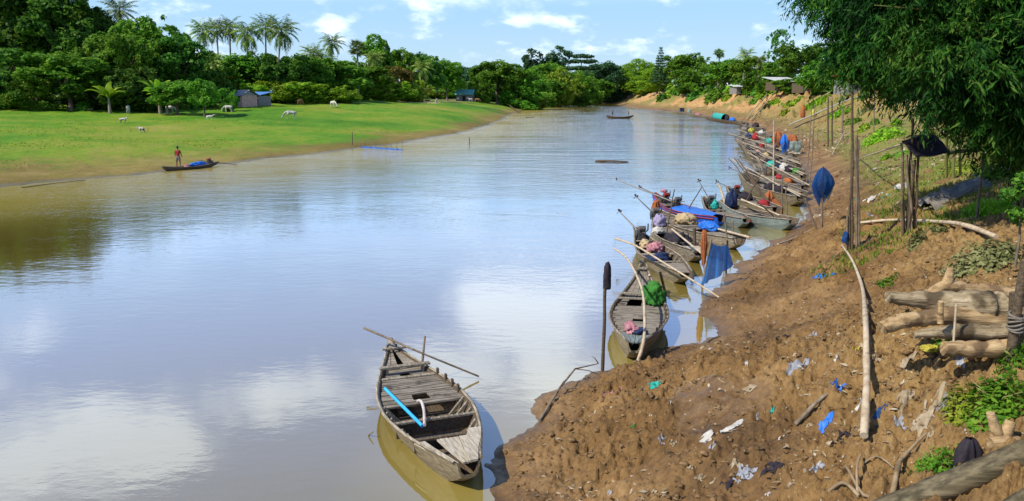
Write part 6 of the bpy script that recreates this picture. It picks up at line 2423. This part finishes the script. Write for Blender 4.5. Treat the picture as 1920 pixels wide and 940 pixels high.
weed('low green weeds at the foot of the bound dark post', 1905, 690, .5, .22, 420, .07, 'leaf_mid', 11, 'weed', .4, upright=.8)
weed('small dark weed before the log pile', 1765, 655, .25, .13, 160, .06, 'leaf_mid', 12, 'weed', .6)
weed('bright green bush patch on the bank below the hanging bamboo tip', 1655, 262, 3.2, 1.1, 1500, .26, 'leaf_bright', 13, 'bush', .45)
weed('bright green grass patch on the upper slope right of the orange red cloth', 1527, 202, 5.0, 1.2, 900, .6, 'leaf_bright', 14, 'weed_patch', .3, upright=1)
weed('round dark green bush clinging to the eroded far bank', 1338, 192, 7.0, 4.5, 900, 1.0, 'leaf_mid', 15, 'bush', .6)
weed('dark weeds at the foot of the bamboo thicket', 1870, 335, 1.9, .9, 1300, .2, 'leaf_mid', 16, 'weed_patch', .4)
weed('low leafy plant on the terrace right of the grey net sheet', 1800, 325, 1.6, .6, 700, .16, 'leaf_yellow', 17, 'weed_patch', .4)
rr = random.Random(21)
for i, (u, v) in enumerate([(1432, 205), (1450, 196), (1478, 196), (1496, 188), (1470, 214), (1540, 190), (1573, 214), (1590, 188), (1622, 214), (1640, 232), (1680, 238), (1620, 246), (1690, 290), (1418, 190), (1600, 232), (1660, 300)]):
    p = PG(u, v)
    k = p.y / FPX
    weed('green weed clump scattered on the eroded slope above the boats', u, v, rr.uniform(18, 42) * k, rr.uniform(6, 14) * k, 380, 5.5 * k, rr.choice(['leaf_mid', 'leaf_yellow', 'leaf_pale', 'leaf_bright']), 60 + i, 'weed_clump', .45,
         'plant', 'weed clumps on the eroded slope', .5, .5)
for i, (u, v) in enumerate([(1258, 180), (1275, 176), (1300, 186), (1312, 178), (1350, 172), (1362, 186), (1376, 174), (1405, 172), (1420, 176), (1438, 182), (1460, 172), (1487, 170), (1450, 168), (1475, 168), (1510, 170), (1380, 168), (1400, 166), (1530, 176), (1560, 172), (1330, 174), (1240, 190)]):
    p = PG(u, v)
    k = p.y / FPX
    weed('dark scrub bush rooted on the crest of the far cut bank', u, v, rr.uniform(20, 40) * k, rr.uniform(12, 24) * k, 480, 6 * k, rr.choice(['leaf_mid', 'leaf_dark', 'leaf_bright']), 90 + i, 'scrub_bush', .5,
         'plant', 'scrub bushes on the crest of the far cut bank')
# sapling by the right edge
q = G(1900, 520)
root = empty('sapling', q, 0, 'dark thin sapling with small leaf tufts at the right edge', 'plant')
mb = MB()
mb.tube([(0, 0, -.1), (.02, 0, .6), (-.02, .02, 1.2), (.03, 0, 1.75)], [.025, .022, .016, .008], 6)
mb.build('stem', M['stick'], root, True)
lobs = [((.0, 0, 1.7), (.22, .2, .16)), ((-.2, .05, 1.45), (.2, .2, .12)), ((.2, .0, 1.3), (.2, .2, .12)), ((-.12, -.1, 1.12), (.2, .2, .12)), ((.12, .1, .95), (.2, .18, .1))]
V, F = crown(21, lobs, 900, .09, gap=.3)
link('leaves', quick_mesh('leaves', V, F, M['leaf_dark']), root)
# weeds along the foot of the left wood
rr = random.Random(12)
for i in range(18):
    u = 10 + i * 21 + rr.uniform(-8, 8)
    weed('low weed bush fringing the meadow at the foot of the left wood', u, 203 + rr.uniform(-1, 5), rr.uniform(2, 4.5), rr.uniform(.7, 1.8), 220, .55, rr.choice(['leaf_mid', 'leaf_bright', 'leaf_yellow']), 30 + i, 'weed_bush', .5,
         'plant', 'weed bushes fringing the left wood')


# ================================================================== PEOPLE AND ANIMALS
def skin_mesh(name, chains, mat, sub=2, root_first=True):
    """chains: lists of (x, y, z, r); points that coincide are shared"""
    idx, V, R, E = {}, [], [], []

    def vid(p):
        k = tuple(round(c, 4) for c in p[:3])
        if k not in idx:
            idx[k] = len(V)
            V.append(k)
            R.append(p[3])
        return idx[k]
    for ch in chains:
        ids = [vid(p) for p in ch]
        E += [(a, b) for a, b in zip(ids, ids[1:])]
    me = bpy.data.meshes.new(name)
    me.from_pydata(V, E, [])
    o = bpy.data.objects.new(name, me)
    COL.objects.link(o)
    md = o.modifiers.new('skin', 'SKIN')
    md.use_smooth_shade = True
    for i, sv in enumerate(me.skin_vertices[0].data if me.skin_vertices else []):
        sv.radius = (R[i], R[i])
        sv.use_root = (i == 0)
    if not me.skin_vertices:
        raise RuntimeError('skin')
    s = o.modifiers.new('sub', 'SUBSURF')
    s.levels = s.render_levels = sub
    dg = bpy.context.evaluated_depsgraph_get()
    m2 = bpy.data.meshes.new_from_object(o.evaluated_get(dg))
    m2.name = name
    bpy.data.objects.remove(o)
    m2.materials.clear()
    m2.materials.append(mat)
    return m2


M['skin'] = rough_mat('brown skin', [(.16, .075, .04), (.21, .10, .055)], 8, rough=.55, bump=.05)
M['hair'] = rough_mat('black hair', [(.008, .007, .006), (.02, .017, .014)], 30, rough=.5)


def person(label, loc, rz, shirt, shorts, arms, lean=0.0, hat=None, s=1.0, legs=.13):
    """arms: two lists of shoulder-relative points (elbow, wrist)"""
    root = empty('person', loc, rz, label, 'person')
    root.scale = (s, s, s)
    L = lean
    hip = (0, 0, .88, .12)
    wst = (L * .3, 0, 1.06, .105)
    che = (L * .7, 0, 1.28, .135)
    nk = (L, 0, 1.45, .055)
    body = [[hip, wst, che, nk, (L + .02, 0, 1.53, .06), (L + .03, 0, 1.60, .088), (L + .025, 0, 1.68, .075)]]
    shell = [[(*hip[:3], .13), (*wst[:3], .125), (*che[:3], .155), (L * .95, 0, 1.40, .09)]]
    pants = [[(*wst[:3], .115), (*hip[:3], .14)]]
    for sg, (el, wr) in zip((1, -1), arms):
        sh = (L * .8, sg * .17, 1.38, .06)
        e = (sh[0] + el[0], sh[1] + el[1], sh[2] + el[2], .043)
        w_ = (e[0] + wr[0], e[1] + wr[1], e[2] + wr[2], .030)
        hd = unit(np.array(wr))
        palm = tuple(np.array(w_[:3]) + hd * .06) + (.034,)
        body.append([che, sh, e, w_, palm])
        shell.append([(*che[:3], .155), (*sh[:3], .075), (sh[0] + el[0] * .6, sh[1] + el[1] * .6, sh[2] + el[2] * .6, .065)])
        up = unit(np.cross(hd, np.array([.3, .8, .1])))
        for k in range(4):
            o_ = up * (k - 1.5) * .019
            ln = (.075, .085, .08, .062)[k]
            p0 = np.array(palm[:3])
            body.append([palm, tuple(p0 + hd * .025 + o_) + (.010,), tuple(p0 + hd * (.025 + ln * .5) + o_ * 1.1) + (.009,), tuple(p0 + hd * (.02 + ln * .9) + o_ * 1.1 + np.cross(hd, up) * .02) + (.008,)])
        body.append([w_, tuple(np.array(w_[:3]) + hd * .035 + up * -.035) + (.011,), tuple(np.array(w_[:3]) + hd * .075 + up * -.05) + (.009,)])
        hp = (0, sg * .09, .82, .095)
        kn = (.03, sg * legs, .46, .06)
        an = (0, sg * (legs + .02), .09, .04)
        ft = (.13, sg * (legs + .03), .035, .035)
        body.append([hip, hp, kn, an, ft])
        pants.append([(*hip[:3], .14), (*hp[:3], .115), (hp[0] + (kn[0] - hp[0]) * .85, hp[1] + (kn[1] - hp[1]) * .85, .50, .085)])
    link('body', skin_mesh('body', body, M['skin']), root)
    link('shirt', skin_mesh('shirt', shell, shirt), root)
    link('shorts', skin_mesh('shorts', pants, shorts), root)
    # face: nose, eyes, ears as small forms of the head; hair cap
    mb = MB()
    V, F = ICO[3]
    hv = V * np.array([.098, .09, .11]) + np.array([L + .012, 0, 1.665])
    keep = [f for f in F if hv[f].mean(0)[2] > 1.625 + .9 * (hv[f].mean(0)[0] - L)]
    mb.add([tuple(p) for p in hv], [tuple(f) for f in keep])
    mb.build('hair', M['hair'], root, True)
    if hat:
        mb = MB()
        mb.tube([(L + .02, 0, 1.66), (L + .02, 0, 1.69), (L + .02, 0, 1.73), (L + .02, 0, 1.80)], [.20, .19, .11, .03], 16)
        mb.build('hat', hat, root, True)
    return root


def cow_mesh(graze, seed):
    z = 1.08
    if graze:
        head = [(1.18, 0, z + .02, .17), (1.42, 0, z - .12, .12), (1.64, 0, .62, .10), (1.76, 0, .40, .105), (1.86, 0, .20, .07)]
    else:
        head = [(1.18, 0, z + .08, .17), (1.36, 0, z + .24, .12), (1.52, 0, z + .36, .10), (1.66, 0, z + .34, .105), (1.86, 0, z + .20, .065)]
    ch = [[(.0, 0, z, .21), (.3, 0, z - .03, .26), (.62, 0, z - .06, .29), (.92, 0, z + .0, .25)] + [(1.04, 0, z + .03, .21)] + head,
          [(.92, 0, z + .0, .25), (.96, 0, z + .26, .07)],
          [(.0, 0, z, .21), (-.22, 0, z + .06, .05), (-.30, 0, z - .3, .025), (-.30, 0, z - .62, .03)]]
    h = head[3]
    for sg in (1, -1):
        ch.append([head[2], (head[2][0] + .02, sg * .14, head[2][2] + .05, .035), (head[2][0], sg * .26, head[2][2] + .02, .03)])
        ch.append([(.92, 0, z + .0, .25), (1.0, sg * .15, .78, .10), (1.02, sg * .15, .45, .062), (.99, sg * .15, .22, .045), (1.0, sg * .15, .05, .055)])
        ch.append([(.0, 0, z, .21), (.02, sg * .15, .86, .14), (.14, sg * .16, .66, .085), (-.08, sg * .16, .40, .055), (-.05, sg * .16, .2, .045), (-.03, sg * .16, .05, .055)])
    return ch


M['cow_white'] = rough_mat('whitish cow hide', [(.34, .31, .27), (.52, .49, .44), (.60, .57, .52)], 2.5, rough=.8, bump=.1, objvar=.12)
M['cow_grey'] = rough_mat('grey cow hide', [(.20, .185, .17), (.34, .32, .29), (.44, .42, .38)], 2.5, rough=.8, bump=.1, objvar=.12)
M['cow_brown'] = rough_mat('brown cow hide', [(.16, .08, .035), (.26, .14, .07)], 2.5, rough=.8, bump=.1)
M['pied'] = rough_mat('black and white coat', [(.02, .018, .016), (.03, .028, .026), (.55, .53, .5), (.6, .58, .55)], 2.0, rough=.8, bump=.1)
M['horn'] = rough_mat('horn', [(.10, .09, .07), (.2, .18, .14)], 5)
COWG = {}
for k, gz in (('graze', True), ('stand', False)):
    for mt in ('cow_white', 'cow_grey', 'cow_brown', 'pied'):
        COWG[(k, mt)] = skin_mesh('body', cow_mesh(gz, 1), M[mt], 1)


def cow(label, u, v, rz, pose='graze', mat='cow_white', s=1.0, name='cow', group='cattle grazing on the meadow', horns=True):
    p = PG(u, v)
    p.z = GZ(p.x, p.y) - .01
    # turn about the middle of the body
    root = empty(name, p - Matrix.Rotation(rz, 3, 'Z') @ Vector((.6 * s, 0, 0)), rz, label, name if name != 'calf' else 'calf', group)
    root.scale = (s, s, s)
    link('body', COWG[(pose, mat)], root)
    if horns:
        hx, hz = (1.60, .66) if pose == 'graze' else (1.50, 1.50)
        for sg in (1, -1):
            mb = MB()
            mb.tube([(hx, sg * .07, hz), (hx - .02, sg * .16, hz + .10), (hx + .02, sg * .18, hz + .22)], [.028, .02, .006], 6)
            mb.build('horn', M['horn'], root, True)
    return root


cow('pale cow seen from behind by the dark wood, farthest left', 241, 213, 1.9, 'graze', 'cow_white', 1.05)
cow('white cow grazing under the trees, head to the right', 320, 213, -.15, 'graze', 'cow_white', 1.05)
cow('white cow grazing with head left beside the brick house', 428, 211, 3.1, 'graze', 'cow_white', 1.0)
cow('large grey cow grazing with head left in the open meadow', 545, 225, 3.3, 'graze', 'cow_grey', 1.15)
cow('brownish cow facing away near the hedge', 563, 198, 1.2, 'graze', 'cow_brown', 1.05)
cow('white cow grazing with head right before the end of the hedge', 625, 202, -.7, 'graze', 'cow_white', 1.1)
cow('pale calf near the rail fence, left of the standing herd', 733, 190, 2.6, 'stand', 'pied', .9)
cow('grey cow standing leftmost in the small herd by the pale bush', 759, 190, 2.9, 'stand', 'cow_grey', 1.1)
cow('white cow standing in the middle of the small herd by the pale bush', 768, 190, .6, 'graze', 'cow_white', 1.1)
cow('grey cow grazing rightmost in the small herd by the pale bush', 778, 190, -.5, 'graze', 'cow_grey', 1.1)
cow('lone pale cow on the green beyond the herd', 818, 196, 1.5, 'stand', 'cow_white', 1.0)
cow('grey cow standing at the crest of the far meadow', 882, 192, 2.8, 'stand', 'cow_grey', 1.1)
cow('tawny cow right beside the grey one at the crest', 895, 192, -.3, 'graze', 'cow_brown', 1.1)
cow('grey cow standing in the shade before the brick house', 419, 190, 1.2, 'stand', 'cow_grey', .9)


def dog(label, u, v, rz, mat, s=.52):
    return cow(label, u, v, rz, 'stand', mat, s, 'dog', 'dogs on the meadow', False)


dog('black and white dog in the middle of the meadow', 266, 250, 3.0, 'pied')
dog('small dark spotted dog behind the black and white one', 232, 232, .2, 'pied', .6)
dog('white dog in the rough grass before the small round tree', 394, 227, .3, 'cow_white', .65)

# standing man in the long boat on the left
lb = Boat(PX(306, 322), PX(410, 312), 1.0, 'long low dark boat with a blue load, lying at the left bank', D=.22, hb=.42, hs=.40, end=.2, hullm='wood_dark', group='boats out on the river', draft=.05)
lb.deck(.1, .9, -.08, .2, None, 3, 'wood_dark')
lump('tarp', 'bright blue sheet heap in the boat at the left bank', 'tarp', lb.w(.62, 0, -.10), (1.5, .6, .42), M['blue_tarp'], 91, .4, lb.yaw)
lump('cloth', 'small pinkish bundle between the man and the blue sheet', 'bundle', lb.w(.42, 0, -.08), (.45, .4, .25), M['pink'], 92, .4)
lb.engine(.84, 0, 3.2, -.1, -.16, True)
person('man in a dark red shirt and shorts standing in the boat at the left bank', lb.w(.27, 0, -.075), lb.yaw + .6, M['red_cloth'], M['grey_cloth'],
       [((.05, .08, -.27), (.16, -.02, -.20)), ((.04, -.07, -.27), (.18, .02, -.16))], .06)
# boat with two people in the middle of the river
fb = Boat(PX(1137, 222.5), PX(1188, 222.5), 1.3, 'dark slim boat with two people in the middle of the river', D=.42, hb=.9, hs=.85, end=.14, hullm='wood_dark', group='boats out on the river', draft=.05)
fb.deck(.1, .9, -.12, .25, None, 3, 'wood_dark')
person('person in dark clothes standing at the left end of the boat in midstream', fb.w(.22, 0, -.10), fb.yaw + 1, M['black_cloth'], M['black_cloth'],
       [((.12, .05, -.22), (.22, -.05, .02)), ((.14, -.05, -.20), (.20, .05, .04))], .10, None, .95)
person('person in a dark red top standing at the right end of the boat in midstream', fb.w(.82, 0, -.10), fb.yaw + 3, M['red_cloth'], M['navy'],
       [((.04, .08, -.26), (.1, 0, -.22)), ((.04, -.07, -.26), (.1, 0, -.22))], .04, None, .92)
pole('paddle', 'thin paddle pole held out left of the midstream boat', 'paddle', [fb.w(.24, .3, .55), PX(1128, 223, .1)], .035, .03, 'stick')
hb = Boat(PX(1098, 197), PX(1114, 196.6), 1.6, 'tiny far boat on the brown water at the bend', D=.4, hb=.7, hs=.6, end=.2, hullm='wood_dark', group='boats out on the river', draft=.05)
hb.deck(.1, .9, -.1, .4, None, 3, 'wood_dark')

# posts, net fence and drift in the river
pole('post', 'single dark post standing at the edge of the left meadow', 'post', [G(660, 273) - Vector((0, 0, .3)), at(660, 248, G(660, 273))], .09, .08, 'stick')
pole('stake', 'thin stake standing alone in the river', 'stake', [PX(880, 273, -.5), at(880, 258, PX(880, 273))], .07, .05, 'stick')
fn = empty('net_fence', PX(716, 280), 0, 'low blue net fence on thin stakes in the shallows of the left bank', 'fence')
o0 = fn.location.copy()
pA, pB = PX(676, 277), PX(754, 282)
mb = MB()
mb.grid([[pA.lerp(pB, i / 30) - o0 + Vector((0, .12 * math.sin(i), z + .04 * math.sin(i * 1.7))) for i in range(31)] for z in (-.1, .04, .14)])
mb.build('netting', M['blue_tarp'], fn, True)
for i in range(9):
    p = pA.lerp(pB, i / 8) - o0
    mb = MB()
    mb.tube([p - Vector((0, 0, .4)), p + Vector((.02, 0, .55 + .25 * (i % 3)))], [.03, .02], 5)
    mb.build('stake', M['stick'], fn)
pole('driftwood', 'dark driftwood lying low in the middle of the river', 'driftwood', [PX(1116, 303, .03), PX(1140, 302, .1), PX(1162, 303, .08), PX(1178, 304, .02)], .10, .06, 'wood_dark')
pole('driftwood', 'slanted dead trunk at the tip of the left bank', 'driftwood', [G(955, 200, .3), PX(975, 212, .1)], .22, .15, 'wood_dark')
pole('driftwood', 'thin log floating just off the tip of the left bank', 'driftwood', [PX(985, 220.5, .05), PX(1002, 220, .05)], .12, .1, 'wood_dark')
pole('driftwood', 'pale log lying at the foot of the left wood', 'driftwood', [G(145, 205, .25), G(172, 208, .2)], .2, .16, 'log')
pole('driftwood', 'dark line of drift floating near the lower left shore', 'driftwood', [PX(40, 352, .02), PX(110, 343, .04), PX(160, 338, .02)], .028, .02, 'wood_dark')

# ================================================================== BUILDINGS
M['brick'] = rough_mat('pinkish brick wall', [(.36, .20, .16), (.50, .31, .26), (.58, .40, .34)], 3, rough=.9, bump=.2)
M['tin'] = rough_mat('grey tin roof', [(.16, .17, .18), (.28, .29, .30)], 1.5, (1, 8, 1), rough=.5, bump=.2, metallic=.2)
M['tin_blue'] = rough_mat('blue tin roof', [(.05, .16, .42), (.10, .25, .55)], 1.5, (1, 8, 1), rough=.5, bump=.2)
M['tin_teal'] = rough_mat('teal tin roof', [(.08, .30, .28), (.16, .42, .38)], 1.5, (1, 8, 1), rough=.5, bump=.2)
M['tin_pale'] = rough_mat('pale tin sheet', [(.42, .42, .41), (.60, .60, .58)], 1.5, (1, 8, 1), rough=.5, bump=.2)
M['dark'] = rough_mat('painted interior dark', [(.01, .01, .01), (.02, .02, .02)], 3)  # near-black panel colour; the unlit room behind each opening is painted in
M['plank_wall'] = rough_mat('grey plank wall', [(.10, .095, .09), (.20, .19, .18), (.27, .26, .24)], 3, (6, 6, .5), rough=.9)


def house(name, label, u, vb, y, w, d, hw, wall, roof, rz=0.0, pitch=.5, over=.5, shed=False, openings=(), stilts=0.0, base=None):
    y = back_off(u, y, 16 if y > 100 else 12)
    p = PD(u, 178, y)
    z = H(p.x, p.y) if base is None else base
    root = empty(name, (p.x, p.y, z), rz, label, 'house' if name != 'shack' else 'shack')
    mb = MB()
    mb.box((0, 0, stilts + hw / 2 - .1), (w, d, hw + .2))
    wl = mb.build('wall', M[wall], root)
    mb = MB()
    x, yy, top = w / 2 + over, d / 2 + over, stilts + hw
    th = .07
    if shed:
        q = [(-x, -yy, top + .02), (x, -yy, top + .02), (x, yy, top + pitch), (-x, yy, top + pitch)]
        mb.add(q + [(a, b, c + th) for a, b, c in q], [(3, 2, 1, 0), (4, 5, 6, 7), (0, 1, 5, 4), (1, 2, 6, 5), (2, 3, 7, 6), (3, 0, 4, 7)])
    else:
        n = 30
        for sg in (-1, 1):
            rows = []
            for i in range(n + 1):
                xx = -x + 2 * x * i / n
                k = .03 * (i % 2)
                rows.append([(xx, sg * yy, top - .12 + k), (xx, 0, top + pitch + k), (xx, 0, top + pitch + k + th), (xx, sg * yy, top - .12 + k + th)])
            mb.grid(rows, True)
        mb.add([(-w / 2, -d / 2, top - .02), (-w / 2, d / 2, top - .02), (-w / 2, 0, top + pitch - .1)], [(0, 1, 2)])
        mb.add([(w / 2, -d / 2, top - .02), (w / 2, d / 2, top - .02), (w / 2, 0, top + pitch - .1)], [(0, 1, 2)])
    mb.build('roof', M[roof], root)
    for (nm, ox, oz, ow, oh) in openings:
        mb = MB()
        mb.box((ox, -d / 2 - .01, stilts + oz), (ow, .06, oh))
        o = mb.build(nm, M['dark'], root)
        mb = MB()
        for sx in (-1, 1):
            mb.box((ox + sx * (ow / 2 + .05), -d / 2 - .03, stilts + oz), (.1, .1, oh + .2))
        mb.box((ox, -d / 2 - .035, stilts + oz + oh / 2 + .06), (ow, .11, .1))
        mb.build('frame', M['wood'], o)
    if stilts:
        for sx in (-1, 0, 1):
            for sy in (-1, 1):
                mb = MB()
                mb.tube([(sx * w * .45, sy * d * .42, -2.5), (sx * w * .45, sy * d * .42, stilts)], .1, 6)
                mb.build('stilt', M['wood_dark'], root)
    return root


hs_ = house('brick_house', 'small pinkish brick house with a grey tin roof at the edge of the left meadow', 446, 187, 162, 6.6, 4, 2.2, 'brick', 'tin', -.5, 1.0, .45, False, [('window', 2.2, 1.5, 1.0, 1.0), ('door', -1.2, 1.0, .95, 2.0)])
h2_ = house('shed', 'open lean-to with a bright blue tin roof on the right side of the brick house', 482, 187, 166, 4.2, 3.5, 2.0, 'plank_wall', 'tin_blue', -.5, .8, .35, True, [('opening', 0, 1.1, 2.4, 1.9)])
h2_['category'] = 'shed'
house('cottage', 'house with a teal tin roof half hidden behind bushes at the far left bank', 873, 178, 305, 6, 5, 2.6, 'plank_wall', 'tin_teal', -.2, 1.8, .7, False, [('door', 0, 1.0, 1.2, 2.0)])
house('stilt_house', 'grey stilt house with pale roof edges at the top of the right bank', 1466, 165, 190, 6.5, 5, 2.0, 'wood_dark', 'tin_pale', .35, 1.2, .8, True, [('window', -1.2, 1.4, 1.0, .9), ('door', 1.2, 1.1, .9, 1.9)], 1.0)  # dark plank wall colour stands in for the shaded inside of the house
house('shack', 'small dark grey shack half hidden by leaves right of the stilt house', 1508, 168, 175, 4.0, 4, 2.0, 'wood_dark', 'tin_pale', .3, .5, .4, True, [('door', .5, 1.0, .8, 1.8)])
sh = house('shack', 'poor shack with white sheet roof and blue barrel on the eroded bank edge', 1392, 168, 230, 7.0, 4, 2.0, 'plank_wall', 'tin_pale', .3, .6, .6, True, [('opening', -1.2, .9, 1.6, 1.6)])
mb = MB()
mb.tube([(2.2, -2.6, -.1), (2.2, -2.6, .1), (2.2, -2.6, 1.3), (2.2, -2.6, 1.5)], [.55, .6, .6, .55], 12)
tag(mb.build('barrel', M['blue_tarp'], None, True, loc=sh.location), 'blue barrel standing before the poor shack', 'barrel')
house('shack', 'reddish roofed shack glimpsed behind the hanging bamboo tip', 1605, 165, 120, 6, 4, 2.2, 'plank_wall', 'red_paint', .2, .8, .5, True, [('opening', .5, 1.0, 1.6, 1.6)])
# thin mast before the houses
q = PG(1442, 176)
pole('mast', 'thin tall grey mast beside the tall airy tree', 'mast', [q - Vector((0, 0, .5)), at(1441, 92, q)], .10, .06, 'steel', wig=.02)
# rail fence on the left bank
fr = PD(820, 178, 215)
fr.z = H(fr.x, fr.y)
fnc = empty('rail_fence', fr, 0, 'grey wooden rail fence under the trees behind the small herd', 'fence')
x0, x1 = PD(795, 178, 215).x - fr.x, PD(855, 178, 215).x - fr.x
for z in (.7, 1.3):
    mb = MB()
    mb.tube([(x0, 0, z), ((x0 + x1) / 2, .1, z + .08), (x1, 0, z)], .07, 5)
    mb.build('rail', M['wood'], fnc)
for i in range(6):
    x = x0 + (x1 - x0) * i / 5
    mb = MB()
    mb.tube([(x, .1, -.6), (x, .1, 1.5)], .09, 5)
    mb.build('fence_post', M['wood'], fnc)
